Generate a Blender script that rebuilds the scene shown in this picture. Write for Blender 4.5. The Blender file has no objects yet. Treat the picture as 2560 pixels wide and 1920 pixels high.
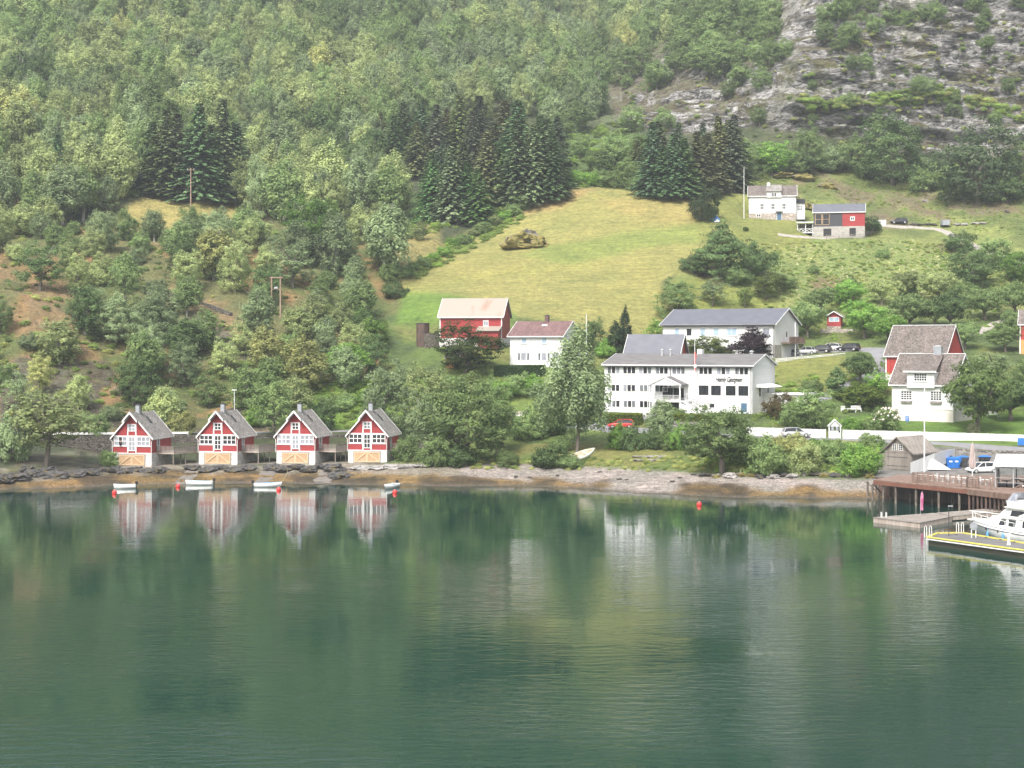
import bpy, math, random
import numpy as np
from mathutils import Vector, Matrix, noise as mnoise
random.seed(7); rng = np.random.default_rng(11)
R = math.radians
# ------------------------------------------------------------------ camera, sky, sun
HC, HV, F = 20.4, 860.0, 4000.0       # camera height (m), horizon row and focal length in pixels of the 2560 px photo
SC = bpy.context.scene
COL = SC.collection
cam = bpy.data.objects.new('camera', bpy.data.cameras.new('camera')); COL.objects.link(cam)
cam.location = (0, 0, HC); cam.rotation_euler = (R(90), 0, 0)
cam.data.sensor_width = 36; cam.data.lens = 36 * F / 2560
cam.data.shift_y = -(960 - HV) / 2560
cam.data.clip_end = 6000
SC.camera = cam
W = bpy.data.worlds.new('World'); SC.world = W; W.use_nodes = True
nt = W.node_tree; bg = nt.nodes['Background']
sky = nt.nodes.new('ShaderNodeTexSky'); sky.sky_type = 'NISHITA'; sky.sun_disc = False
SUN_EL, SUN_AZ = R(52), R(205)        # azimuth clockwise from +Y; sun stands behind the camera, to the left
sky.sun_elevation = SUN_EL; sky.sun_rotation = SUN_AZ
sky.air_density = 1.0; sky.dust_density = 6.0; sky.ozone_density = 1.0
hs = nt.nodes.new('ShaderNodeHueSaturation'); hs.inputs['Saturation'].default_value = 0.5
nt.links.new(sky.outputs[0], hs.inputs['Color']); nt.links.new(hs.outputs[0], bg.inputs[0])
bg.inputs[1].default_value = 0.15
sl = bpy.data.lights.new('sun', 'SUN'); sl.energy = 2.4; sl.angle = R(12); sl.color = (1, .975, .94)
so = bpy.data.objects.new('sun', sl); COL.objects.link(so)
sd = Vector((math.sin(SUN_AZ) * math.cos(SUN_EL), math.cos(SUN_AZ) * math.cos(SUN_EL), math.sin(SUN_EL)))
so.rotation_euler = sd.to_track_quat('Z', 'Y').to_euler()
SC.view_settings.view_transform = 'Standard'; SC.view_settings.look = 'None'
SC.view_settings.exposure = 0.95; SC.view_settings.gamma = 1; SC.view_settings.use_curve_mapping = False
SC.cycles.max_bounces = 6; SC.cycles.diffuse_bounces = 3; SC.cycles.glossy_bounces = 3
SC.cycles.transmission_bounces = 3; SC.cycles.volume_bounces = 1; SC.cycles.transparent_max_bounces = 4
SC.cycles.use_denoising = True; SC.cycles.caustics_reflective = False; SC.cycles.caustics_refractive = False

# ------------------------------------------------------------------ materials
MATS = {}
def newmat(name):
    m = bpy.data.materials.new(name); m.use_nodes = True
    n = m.node_tree; b = n.nodes['Principled BSDF']; MATS[name] = m
    return m, n, b
def N(n, t, **kw):
    x = n.nodes.new(t)
    for k, v in kw.items():
        if k in x.inputs.keys(): x.inputs[k].default_value = v
        else: setattr(x, k, v)
    return x
def L(n, a, b): n.links.new(a, b)
def ramp(n, fac, stops):
    r = n.nodes.new('ShaderNodeValToRGB'); e = r.color_ramp.elements
    while len(e) < len(stops): e.new(0.5)
    for i, (p, c) in enumerate(stops):
        e[i].position = p; e[i].color = (*c, 1) if len(c) == 3 else c
    L(n, fac, r.inputs[0]); return r
def coords(n, scale=(1, 1, 1), kind='Object', rot=(0, 0, 0)):
    t = n.nodes.new('ShaderNodeTexCoord'); mp = n.nodes.new('ShaderNodeMapping')
    mp.inputs['Scale'].default_value = scale; mp.inputs['Rotation'].default_value = rot
    L(n, t.outputs[kind], mp.inputs[0]); return mp.outputs[0]
def bump(n, b, h, dist=0.05, strength=1.0):
    bp = n.nodes.new('ShaderNodeBump'); bp.inputs['Distance'].default_value = dist; bp.inputs['Strength'].default_value = strength
    L(n, h, bp.inputs['Height']); L(n, bp.outputs[0], b.inputs['Normal']); return bp
def mat(name, c1, c2=None, scale=2.0, rough=0.7, stretch=(1, 1, 1), bmp=0.0, metal=0.0, lo=0.35, hi=0.65, detail=5):
    """two-tone noisy surface"""
    m, n, b = newmat(name); b.inputs['Roughness'].default_value = rough; b.inputs['Metallic'].default_value = metal
    if c2 is None: c2 = tuple(x * .82 for x in c1)
    nz = N(n, 'ShaderNodeTexNoise', Scale=scale, Detail=detail)
    L(n, coords(n, stretch), nz.inputs['Vector'])
    r = ramp(n, nz.outputs[0], [(lo, c1), (hi, c2)]); L(n, r.outputs[0], b.inputs['Base Color'])
    if bmp: bump(n, b, nz.outputs[0], bmp)
    return m
def boards(name, c1, c2, pitch=0.18, vertical=False, rough=0.65, dark=0.55, nscale=1.5):
    """painted or weathered boarding: seams every PITCH metres"""
    m, n, b = newmat(name); b.inputs['Roughness'].default_value = rough
    co = coords(n)
    sx = N(n, 'ShaderNodeSeparateXYZ'); L(n, co, sx.inputs[0])
    if vertical:
        ad = N(n, 'ShaderNodeMath', operation='ADD'); L(n, sx.outputs[0], ad.inputs[0]); L(n, sx.outputs[1], ad.inputs[1]); src = ad.outputs[0]
    else: src = sx.outputs[2]
    dv = N(n, 'ShaderNodeMath', operation='DIVIDE'); L(n, src, dv.inputs[0]); dv.inputs[1].default_value = pitch
    fr = N(n, 'ShaderNodeMath', operation='FRACT'); L(n, dv.outputs[0], fr.inputs[0])
    seam = ramp(n, fr.outputs[0], [(0, (dark,) * 3), (0.12, (1, 1, 1)), (1, (1, 1, 1))])
    fl = N(n, 'ShaderNodeMath', operation='FLOOR'); L(n, dv.outputs[0], fl.inputs[0])
    wn = N(n, 'ShaderNodeTexWhiteNoise', noise_dimensions='1D'); L(n, fl.outputs[0], wn.inputs['W'])
    nz = N(n, 'ShaderNodeTexNoise', Scale=nscale, Detail=6); 
    mp = N(n, 'ShaderNodeMapping'); L(n, co, mp.inputs[0]); mp.inputs['Scale'].default_value = (1, 1, .25) if vertical else (.4, .4, 2)
    L(n, mp.outputs[0], nz.inputs['Vector'])
    av = N(n, 'ShaderNodeMath', operation='MULTIPLY_ADD'); L(n, wn.outputs[0], av.inputs[0]); av.inputs[1].default_value = .35; L(n, nz.outputs[0], av.inputs[2])
    base = ramp(n, av.outputs[0], [(.35, c1), (.85, c2)])
    mx = N(n, 'ShaderNodeMixRGB', blend_type='MULTIPLY'); mx.inputs[0].default_value = 1
    L(n, base.outputs[0], mx.inputs[1]); L(n, seam.outputs[0], mx.inputs[2]); L(n, mx.outputs[0], b.inputs['Base Color'])
    bump(n, b, fr.outputs[0], 0.02)
    return m
def slate(name, c1, c2, c3, course=0.3, rough=.8):
    m, n, b = newmat(name); b.inputs['Roughness'].default_value = rough
    co = coords(n)
    v = N(n, 'ShaderNodeTexVoronoi', Scale=1 / course); L(n, co, v.inputs['Vector'])
    nz = N(n, 'ShaderNodeTexNoise', Scale=3.5, Detail=6, Roughness=.75); L(n, co, nz.inputs['Vector'])
    nz2 = N(n, 'ShaderNodeTexNoise', Scale=.5, Detail=4); L(n, co, nz2.inputs['Vector'])
    a = ramp(n, v.outputs['Color'], [(.15, c1), (.85, c2)])
    r = ramp(n, nz.outputs[0], [(.5, (0, 0, 0)), (.68, (1, 1, 1))])
    m2 = N(n, 'ShaderNodeMixRGB'); L(n, r.outputs[0], m2.inputs[0]); L(n, a.outputs[0], m2.inputs[1]); m2.inputs[2].default_value = (*c3, 1)
    r2 = ramp(n, nz2.outputs[0], [(.3, (.75, .75, .75)), (.7, (1.1, 1.1, 1.1))])
    m3 = N(n, 'ShaderNodeMixRGB', blend_type='MULTIPLY'); m3.inputs[0].default_value = 1; L(n, m2.outputs[0], m3.inputs[1]); L(n, r2.outputs[0], m3.inputs[2])
    L(n, m3.outputs[0], b.inputs['Base Color']); bump(n, b, v.outputs['Distance'], .05)
    return m
def stonework(name, c1, c2, mortar, size=.6, squash=2.2, rough=.9):
    m, n, b = newmat(name); b.inputs['Roughness'].default_value = rough
    co = coords(n, (1, 1, squash))
    nz = N(n, 'ShaderNodeTexNoise', Scale=1.2, Detail=3); L(n, co, nz.inputs['Vector'])
    mxv = N(n, 'ShaderNodeMixRGB'); mxv.inputs[0].default_value = .12; L(n, co, mxv.inputs[1]); L(n, nz.outputs['Color'], mxv.inputs[2])
    v = N(n, 'ShaderNodeTexVoronoi', Scale=1 / size); L(n, mxv.outputs[0], v.inputs['Vector'])
    ve = N(n, 'ShaderNodeTexVoronoi', Scale=1 / size, feature='DISTANCE_TO_EDGE'); L(n, mxv.outputs[0], ve.inputs['Vector'])
    a = ramp(n, v.outputs['Color'], [(.1, c1), (.9, c2)]); e = ramp(n, ve.outputs[0], [(.03, (0, 0, 0)), (.14, (1, 1, 1))])
    mx = N(n, 'ShaderNodeMixRGB'); L(n, e.outputs[0], mx.inputs[0]); mx.inputs[1].default_value = (*mortar, 1); L(n, a.outputs[0], mx.inputs[2])
    L(n, mx.outputs[0], b.inputs['Base Color']); bump(n, b, e.outputs[0], .08)
    return m

boards('red_boards', (.29, .03, .034), (.35, .045, .047), .17)
boards('dark_red_boards', (.30, .03, .025), (.38, .045, .035), .2, True)
boards('white_boards', (.66, .66, .65), (.73, .73, .72), .2, dark=.78)
boards('white_upright', (.64, .645, .63), (.71, .715, .70), .2, True, dark=.75)
boards('grey_wood', (.15, .13, .11), (.27, .24, .21), .16, True, dark=.4)
boards('deck_wood', (.30, .24, .20), (.42, .36, .31), .14, True, dark=.5)
boards('brown_deck', (.12, .075, .055), (.23, .16, .125), .14, True, dark=.45)
boards('tan_wood', (.40, .26, .145), (.48, .32, .19), .14, True, dark=.6); mat('pale_wood', (.60, .44, .28), (.54, .39, .24), 2, .7)
boards('charcoal_boards', (.045, .047, .055), (.06, .062, .07), .2, dark=.7)
boards('orange_wood', (.50, .22, .06), (.6, .3, .1), .18, True)
boards('dark_timber', (.035, .025, .022), (.13, .08, .06), .3, True, dark=.4)
mat('white_paint', (.73, .73, .72), (.62, .62, .61), 2.5, .5)
mat('pale_concrete', (.62, .61, .58), (.42, .41, .39), 1.1, .85, (1, 1, 2), .02)
mat('cream_concrete', (.40, .38, .35), (.28, .265, .24), 1.2, .9, (1, 1, 1.6)); mat('grey_concrete', (.42, .39, .35), (.26, .24, .22), 1.6, .9, (1, 1, 1.6), .03)
mat('cream_render', (.70, .66, .60), (.62, .58, .52), 1.2, .85)
slate('slate', (.13, .12, .11), (.24, .225, .205), (.46, .43, .40))
slate('brown_slate', (.065, .052, .046), (.145, .118, .105), (.27, .245, .22))
slate('purple_tiles', (.10, .055, .055), (.16, .09, .085), (.2, .13, .12), .35)
mat('grey_felt', (.155, .15, .15), (.095, .09, .09), .5, .9, (1, 3, 1), 0, 0, .3, .7, 8)
mat('slate_blue_metal', (.115, .12, .14), (.095, .10, .12), .7, .5)
mat('corrugated', (.27, .24, .20), (.24, .14, .10), .55, .55, (1, .35, .35), .02, 0, .58, .74, 8)
mat('dark_metal', (.05, .05, .055), None, 3, .5)
mat('wet_timber', (.02, .022, .014), (.05, .05, .03), 1.5, .5, (.4, .4, 4)); mat('zinc', (.36, .38, .40), (.28, .30, .32), 3, .45, metal=.3)
mat('steel', (.6, .6, .6), None, 3, .4, metal=.5)
mat('black', (.012, .012, .014), None, 3, .6)
boards('quay_beam', (.13, .05, .035), (.2, .09, .06), .3, False, dark=.5)
mat('trunk', (.20, .17, .14), (.06, .05, .04), 3, .9, (3, 3, .6), .03)
mat('birch_bark', (.5, .48, .44), (.10, .09, .08), 1.2, .8, (1, 1, 3))
mat('pole_wood', (.36, .25, .19), (.26, .18, .13), 2, .85, (3, 3, .3))
mat('blue_plastic', (.02, .16, .50), (.02, .12, .40), 2, .4)
mat('blue_door', (.06, .13, .22), None, 2, .5)
mat('red_plastic', (.70, .04, .03), (.6, .03, .03), 2, .35)
mat('red_paint', (.50, .02, .02), (.4, .02, .02), 2, .3)
mat('yellow_paint', (.62, .55, .10), (.5, .45, .1), 2, .5)
mat('pink_cloth', (.36, .06, .16), (.5, .2, .3), .9, .8, (1, 1, 3))
mat('beige_cloth', (.42, .35, .33), (.32, .26, .245), 4, .9, (3, 3, .3))
mat('skin', (.5, .3, .22), None, 3, .6); mat('black_cloth', (.02, .02, .025), None, 3, .9)
mat('boat_white', (.80, .80, .78), (.70, .70, .68), 1.5, .25); mat('boat_inside', (.42, .62, .66), (.36, .55, .6), 2, .5)
mat('boat_blue', (.12, .35, .6), (.1, .3, .5), 2, .5); mat('boat_buff', (.55, .47, .36), (.42, .34, .25), 2, .7)
mat('rubber', (.02, .02, .02), None, 4, .8)
mat('flower_white', (.75, .68, .6), (.6, .5, .45), 6, .8)
mat('rope', (.4, .36, .22), None, 4, .9)
stonework('dry_wall', (.085, .075, .06), (.21, .185, .155), (.018, .016, .014), .42, 3.0)
stonework('garden_wall', (.16, .15, .13), (.30, .28, .25), (.06, .055, .05), .6, 2.2)
stonework('house_stone', (.36, .31, .26), (.48, .42, .37), (.28, .25, .22), .8, 1.6)
for nm, c, r_ in (('silver_car', (.42, .43, .44), .3), ('dark_car', (.03, .03, .035), .25), ('white_car', (.7, .7, .7), .3), ('red_car', (.5, .03, .03), .3), ('grey_car', (.16, .17, .18), .3)):
    mat(nm, c, c, 2, r_)
def glass(name, c, r=.08, curtain=None):
    m, n, b = newmat(name); b.inputs['Roughness'].default_value = r; b.inputs['IOR'].default_value = 1.5
    c2 = curtain or tuple(x * 1.6 for x in c)
    nz = N(n, 'ShaderNodeTexNoise', Scale=1.3, Detail=3); L(n, coords(n, (3, 3, .5)), nz.inputs['Vector'])
    rr = ramp(n, nz.outputs[0], [(.42, c), (.62, c2)]); L(n, rr.outputs[0], b.inputs['Base Color'])
    bump(n, b, nz.outputs[0], .003)
glass('glass_dark', (.018, .02, .024), .08, (.035, .038, .042))
glass('glass_mid', (.08, .09, .10), .08, (.22, .23, .25))
glass('glass_pale', (.22, .235, .27), .12, (.34, .35, .38))
glass('glass_sky', (.36, .47, .52), .1, (.28, .36, .5))

def rock_mat(name, dark, mid, light, moss, moss_lo=.55, scale=.35, crack_depth=.35):
    m, n, b = newmat(name); b.inputs['Roughness'].default_value = .9
    co = coords(n, (1, 1, 2.6), rot=(0, R(8), 0))
    n1 = N(n, 'ShaderNodeTexNoise', Scale=scale, Detail=9, Roughness=.62, Distortion=.6); L(n, co, n1.inputs['Vector'])
    n2 = N(n, 'ShaderNodeTexNoise', Scale=scale * 3, Detail=8, Roughness=.7, Distortion=1.2); L(n, co, n2.inputs['Vector'])
    n3 = N(n, 'ShaderNodeTexNoise', Scale=scale * .35, Detail=6, Roughness=.6); L(n, coords(n), n3.inputs['Vector'])
    a = ramp(n, n2.outputs[0], [(.34, dark), (.46, mid), (.60, mid), (.74, light)])
    k = ramp(n, n1.outputs[0], [(.36, (.25, .25, .25)), (.46, (1, 1, 1))])
    mx = N(n, 'ShaderNodeMixRGB', blend_type='MULTIPLY'); mx.inputs[0].default_value = 1; L(n, a.outputs[0], mx.inputs[1]); L(n, k.outputs[0], mx.inputs[2])
    f = ramp(n, n3.outputs[0], [(moss_lo, (0, 0, 0)), (moss_lo + .06, (1, 1, 1))])
    mm = ramp(n, n2.outputs[0], [(.35, moss[0]), (.65, moss[1])])
    m2 = N(n, 'ShaderNodeMixRGB'); L(n, f.outputs[0], m2.inputs[0]); L(n, mx.outputs[0], m2.inputs[1]); L(n, mm.outputs[0], m2.inputs[2])
    L(n, m2.outputs[0], b.inputs['Base Color'])
    ad = N(n, 'ShaderNodeMath', operation='ADD'); L(n, n1.outputs[0], ad.inputs[0]); L(n, n2.outputs[0], ad.inputs[1])
    bump(n, b, ad.outputs[0], crack_depth * 2)
    return m
rock_mat('dark_rock', (.03, .028, .026), (.085, .08, .075), (.17, .16, .15), ((.10, .08, .03), (.16, .12, .05)), .60, 1.2, .1)
rock_mat('pale_rock', (.16, .15, .14), (.36, .34, .32), (.5, .48, .46), ((.10, .10, .04), (.2, .16, .06)), .66, 1.2, .1)
rock_mat('mossy_rock', (.08, .07, .06), (.20, .18, .16), (.32, .30, .28), ((.12, .13, .03), (.22, .16, .05)), .46, .8, .1)

def leaf_mat(name, var=.25, trans=.4):
    """foliage: own colour of each plant (object colour), varied in clumps and from leaf to leaf"""
    m = bpy.data.materials.new(name); m.use_nodes = True; n = m.node_tree; n.nodes.clear(); MATS[name] = m
    out = n.nodes.new('ShaderNodeOutputMaterial')
    oi = n.nodes.new('ShaderNodeObjectInfo')
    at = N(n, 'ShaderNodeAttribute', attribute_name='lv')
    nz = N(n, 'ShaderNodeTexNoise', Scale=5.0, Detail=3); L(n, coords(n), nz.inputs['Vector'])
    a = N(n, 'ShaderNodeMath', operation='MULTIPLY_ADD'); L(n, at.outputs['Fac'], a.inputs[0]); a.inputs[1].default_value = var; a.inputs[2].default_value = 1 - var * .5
    b_ = N(n, 'ShaderNodeMapRange'); L(n, nz.outputs[0], b_.inputs[0]); b_.inputs[1].default_value = .3; b_.inputs[2].default_value = .7; b_.inputs[3].default_value = .72; b_.inputs[4].default_value = 1.3
    c = N(n, 'ShaderNodeMath', operation='MULTIPLY'); L(n, a.outputs[0], c.inputs[0]); L(n, b_.outputs[0], c.inputs[1])
    rr = N(n, 'ShaderNodeMapRange'); L(n, oi.outputs['Random'], rr.inputs[0]); rr.inputs[3].default_value = .72; rr.inputs[4].default_value = 1.3
    d = N(n, 'ShaderNodeMath', operation='MULTIPLY'); L(n, c.outputs[0], d.inputs[0]); L(n, rr.outputs[0], d.inputs[1])
    ai = N(n, 'ShaderNodeAttribute', attribute_name='tint'); ai.attribute_type = 'INSTANCER'
    sm = N(n, 'ShaderNodeVectorMath', operation='ADD'); L(n, oi.outputs['Color'], sm.inputs[0]); L(n, ai.outputs['Vector'], sm.inputs[1])
    v = N(n, 'ShaderNodeVectorMath', operation='SCALE'); L(n, sm.outputs[0], v.inputs[0]); L(n, d.outputs[0], v.inputs['Scale'])
    hsv = N(n, 'ShaderNodeHueSaturation'); L(n, v.outputs[0], hsv.inputs['Color'])
    hr = N(n, 'ShaderNodeMapRange'); L(n, nz.outputs[0], hr.inputs[0]); hr.inputs[1].default_value = .3; hr.inputs[2].default_value = .7; hr.inputs[3].default_value = .515; hr.inputs[4].default_value = .485
    L(n, hr.outputs[0], hsv.inputs['Hue'])
    df = n.nodes.new('ShaderNodeBsdfDiffuse'); L(n, hsv.outputs[0], df.inputs[0])
    tr = n.nodes.new('ShaderNodeBsdfTranslucent'); L(n, hsv.outputs[0], tr.inputs[0])
    mx = n.nodes.new('ShaderNodeMixShader'); mx.inputs[0].default_value = trans
    L(n, df.outputs[0], mx.inputs[1]); L(n, tr.outputs[0], mx.inputs[2]); L(n, mx.outputs[0], out.inputs[0])
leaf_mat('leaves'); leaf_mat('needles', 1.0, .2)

# ------------------------------------------------------------------ object helpers
def link(o, parent=None):
    COL.objects.link(o)
    if parent is not None: o.parent = parent
    return o
def tag(o, label=None, cat=None, group=None, kind=None):
    if label: o['label'] = label
    if cat: o['category'] = cat
    if group: o['group'] = group
    if kind: o['kind'] = kind
    return o
def thing(name, label, cat, loc=(0, 0, 0), rz=0, group=None):
    o = bpy.data.objects.new(name, None); o.location = loc; o.rotation_euler = (0, 0, rz); o.empty_display_size = .5
    link(o); return tag(o, label, cat, group)
class MB:
    def __init__(s): s.v = []; s.f = []; s.m = []
    def add(s, vs, fs, mi=0):
        k = len(s.v); s.v += [tuple(p) for p in vs]; s.f += [tuple(i + k for i in f) for f in fs]; s.m += [mi] * len(fs); return s
    def box(s, x0, y0, z0, x1, y1, z1, mi=0):
        x0, x1 = min(x0, x1), max(x0, x1); y0, y1 = min(y0, y1), max(y0, y1); z0, z1 = min(z0, z1), max(z0, z1)
        return s.add([(x0, y0, z0), (x1, y0, z0), (x1, y1, z0), (x0, y1, z0), (x0, y0, z1), (x1, y0, z1), (x1, y1, z1), (x0, y1, z1)],
                     [(0, 3, 2, 1), (4, 5, 6, 7), (0, 1, 5, 4), (1, 2, 6, 5), (2, 3, 7, 6), (3, 0, 4, 7)], mi)
    def fbox(s, fc, a0, b0, c0, a1, b1, c1, mi=0):
        """box in a face frame FC(a along, b up, c out)"""
        vs = [fc(a, b, c) for (a, b, c) in ((a0, b0, c0), (a1, b0, c0), (a1, b0, c1), (a0, b0, c1), (a0, b1, c0), (a1, b1, c0), (a1, b1, c1), (a0, b1, c1))]
        return s.add(vs, [(0, 3, 2, 1), (4, 5, 6, 7), (0, 1, 5, 4), (1, 2, 6, 5), (2, 3, 7, 6), (3, 0, 4, 7)], mi)
    def prism(s, pts, z0, z1, mi=0):
        n = len(pts); zb = z0 if hasattr(z0, '__len__') else [z0] * n; zt = z1 if hasattr(z1, '__len__') else [z1] * n
        vs = [(p[0], p[1], zb[i]) for i, p in enumerate(pts)] + [(p[0], p[1], zt[i]) for i, p in enumerate(pts)]
        fs = [tuple(range(n))[::-1], tuple(range(n, 2 * n))] + [(i, (i + 1) % n, n + (i + 1) % n, n + i) for i in range(n)]
        return s.add(vs, fs, mi)
    def extr(s, prof, ax, a0, a1, mi=0):
        """profile of (h,z) points swept along axis AX ('x' or 'y')"""
        n = len(prof); mk = (lambda a, h, z: (a, h, z)) if ax == 'x' else (lambda a, h, z: (h, a, z))
        vs = [mk(a0, *p) for p in prof] + [mk(a1, *p) for p in prof]
        fs = [tuple(range(n))[::-1], tuple(range(n, 2 * n))] + [(i, (i + 1) % n, n + (i + 1) % n, n + i) for i in range(n)]
        return s.add(vs, fs, mi)
    def bar(s, p0, p1, w, h=None, mi=0):
        """straight square bar between two points"""
        h = h or w; p0 = Vector(p0); p1 = Vector(p1); d = (p1 - p0)
        if d.length < 1e-6: return s
        d.normalize(); up = Vector((0, 0, 1)) if abs(d.z) < .95 else Vector((0, 1, 0))
        a = d.cross(up).normalized() * w / 2; b = a.normalized().cross(d) * h / 2
        vs = [p + q for p in (p0, p1) for q in (-a - b, a - b, a + b, -a + b)]
        return s.add(vs, [(0, 1, 2, 3), (7, 6, 5, 4), (0, 4, 5, 1), (1, 5, 6, 2), (2, 6, 7, 3), (3, 7, 4, 0)], mi)
    def tube(s, pts, rs, n=6, mi=0):
        if not hasattr(rs, '__len__'): rs = [rs] * len(pts)
        P = [Vector(p) for p in pts]; vs = []
        for i, p in enumerate(P):
            d = (P[min(i + 1, len(P) - 1)] - P[max(i - 1, 0)]).normalized()
            up = Vector((0, 0, 1)) if abs(d.z) < .9 else Vector((1, 0, 0))
            a = d.cross(up).normalized(); b = d.cross(a)
            for k in range(n):
                t = 2 * math.pi * k / n; vs.append(p + (a * math.cos(t) + b * math.sin(t)) * rs[i])
        fs = [(i * n + k, i * n + (k + 1) % n, (i + 1) * n + (k + 1) % n, (i + 1) * n + k) for i in range(len(P) - 1) for k in range(n)]
        fs += [tuple(range(n))[::-1], tuple(range((len(P) - 1) * n, len(P) * n))]
        return s.add(vs, fs, mi)
    def lathe(s, prof, n=16, c=(0, 0), mi=0):
        vs = [(c[0] + r * math.cos(2 * math.pi * k / n), c[1] + r * math.sin(2 * math.pi * k / n), z) for r, z in prof for k in range(n)]
        m = len(prof)
        fs = [(i * n + k, i * n + (k + 1) % n, (i + 1) * n + (k + 1) % n, (i + 1) * n + k) for i in range(m - 1) for k in range(n)]
        fs += [tuple(range(n))[::-1], tuple(range((m - 1) * n, m * n))]
        return s.add(vs, fs, mi)
    def build(s, name, mats, parent=None, smooth=False):
        if isinstance(mats, str): mats = [mats]
        me = bpy.data.meshes.new(name); me.from_pydata(s.v, [], s.f)
        for x in mats: me.materials.append(MATS[x])
        if len(mats) > 1: me.polygons.foreach_set('material_index', s.m)
        if smooth: me.polygons.foreach_set('use_smooth', [True] * len(s.f))
        me.update(); o = bpy.data.objects.new(name, me); return link(o, parent)
def dup(root, loc=None, rz=None, label=None, group=None, parent=None):
    r = root.copy(); link(r, parent)
    if loc is not None: r.location = loc
    if rz is not None: r.rotation_euler = (0, 0, rz)
    if label: r['label'] = label
    if group: r['group'] = group
    for ch in list(root.children):
        c = ch.copy(); link(c, r)
        for g in ch.children:
            d = g.copy(); link(d, c)
    return r

# ------------------------------------------------------------------ terrain
def zv(v, D): return HC - (v - HV) * D / F
def xu(u, D): return (u - 1280) * D / F
def at_z(u, v, z): D = (HC - z) * F / (v - HV); return Vector((xu(u, D), D, z))
COLS = {
 -700: [(1240,214),(1190,224),(1100,240),(1085,254),(1084,262),(960,272),(860,290),(700,325),(560,365),(420,420),(280,470),(150,520),(0,580)],
 0: [(1224,224.2),(1200,228),(1165,236),(1130,244),(1095,254),(1084,258),(1083,266),(960,276),(860,292),(760,315),(640,345),(520,385),(400,430),(280,480),(150,530),(0,590)],
 300: [(1213,231.2),(1190,236),(1168,243),(1163,246),(1142,258),(1090,260.5),(1084,262),(1083,269),(1000,281),(900,295),(780,320),(650,355),(540,392),(500,408),(400,440),(250,500),(100,560),(0,600)],
 600: [(1207,235.3),(1187,239.5),(1163,246),(1160,249),(1137,261),(1092,263.5),(1084,265),(1080,272),(1000,284),(900,300),(780,327),(640,367),(560,400),(510,415),(450,436),(380,460),(200,540),(0,620)],
 900: [(1213,231.2),(1187,238),(1158,249),(1155,251),(1120,263),(1088,266),(1080,268),(1074,275),(1000,287),(900,303),(840,318),(780,336),(700,360),(600,395),(500,430),(400,470),(200,560),(0,640)],
 1150: [(1215,229.9),(1190,236),(1168,242),(1155,246),(1120,255),(1085,267),(1074,270),(1070,277),(1000,286),(930,294),(880,304),(860,312),(780,334),(700,362),(600,400),(540,425),(480,455),(400,490),(200,590),(0,690)],
 1400: [(1220,226.7),(1195,233),(1170,240),(1150,244),(1120,253),(1095,263),(1074,268),(1068,275),(1000,284),(945,291),(914,295),(905,304),(860,311),(780,333),(700,357),(600,387),(520,408),(470,420),(420,448),(370,482),(250,580),(100,690),(0,760)],
 1600: [(1232,219.4),(1205,226),(1180,232.5),(1160,237),(1110,250),(1080,258),(1066,264),(1040,269),(1031,273),(1010,290),(960,296),(900,304),(893,310),(870,318),(800,334),(700,357),(600,382),(540,397),(480,416),(430,446),(380,478),(300,530),(150,630),(0,700)],
 1850: [(1244,212.5),(1215,218),(1190,224),(1175,228),(1120,241),(1093,247),(1085,254),(1050,262),(1030,266),(1018,276),(960,288),(905,300),(895,304),(888,318),(850,326),(780,340),(700,357),(620,377),(575,390),(540,400),(500,414),(460,436),(420,458),(385,480),(330,500),(200,540),(0,590)],
 2050: [(1246,211.4),(1215,217),(1190,222),(1175,227),(1120,240),(1099,244),(1094,250),(1080,253),(1050,264),(990,276),(930,290),(895,300),(886,306),(878,322),(850,330),(800,343),(700,363),(620,381),(592,390),(560,402),(500,425),(440,450),(400,468),(372,478),(300,485),(200,495),(100,505),(0,520)],
 2300: [(1252,208),(1235,213),(1180,220),(1176,226),(1166,237),(1125,240),(1112,242),(1104,249),(1090,252),(1052,262),(1045,272),(960,282),(950,290),(880,302),(850,314),(760,342),(700,360),(640,377),(580,396),(520,420),(460,450),(400,480),(362,490),(280,498),(150,510),(0,525)],
 2600: [(1262,203),(1245,208),(1190,214),(1184,220),(1178,231),(1136,234),(1127,236),(1118,243),(1100,246),(1060,262),(1040,270),(950,282),(880,300),(830,318),(760,340),(700,358),(640,376),(580,396),(500,424),(450,448),(400,472),(372,484),(280,494),(150,506),(0,520)],
 3400: [(1262,203),(1245,208),(1190,214),(1184,220),(1178,231),(1136,234),(1127,236),(1118,243),(1100,246),(1060,262),(1040,270),(950,282),(880,300),(830,318),(760,340),(700,358),(640,376),(580,396),(500,424),(450,448),(400,472),(372,484),(280,494),(150,506),(0,520)],
}
Ds = np.concatenate([np.arange(180, 205, 5), np.arange(205, 300, .55), np.arange(300, 475, 1.1), np.arange(475, 530, .5), np.arange(530, 800, 3), np.arange(800, 1150, 25)])
Us = np.arange(-640, 3260, 6.0)
def vnoise(x, y, seed):
    r = np.random.default_rng(seed).random((256, 256))
    xi = np.floor(x).astype(int); yi = np.floor(y).astype(int); fx = x - xi; fy = y - yi
    fx = fx * fx * (3 - 2 * fx); fy = fy * fy * (3 - 2 * fy)
    g = lambda a, b: r[a % 256, b % 256]
    return (g(xi, yi) * (1 - fx) * (1 - fy) + g(xi + 1, yi) * fx * (1 - fy) + g(xi, yi + 1) * (1 - fx) * fy + g(xi + 1, yi + 1) * fx * fy) - .5
def fbm(x, y, seed, o=4):
    return sum(vnoise(x * 2 ** i, y * 2 ** i, seed + i) / 2 ** i for i in range(o))
cu = sorted(COLS); prof = []
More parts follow.
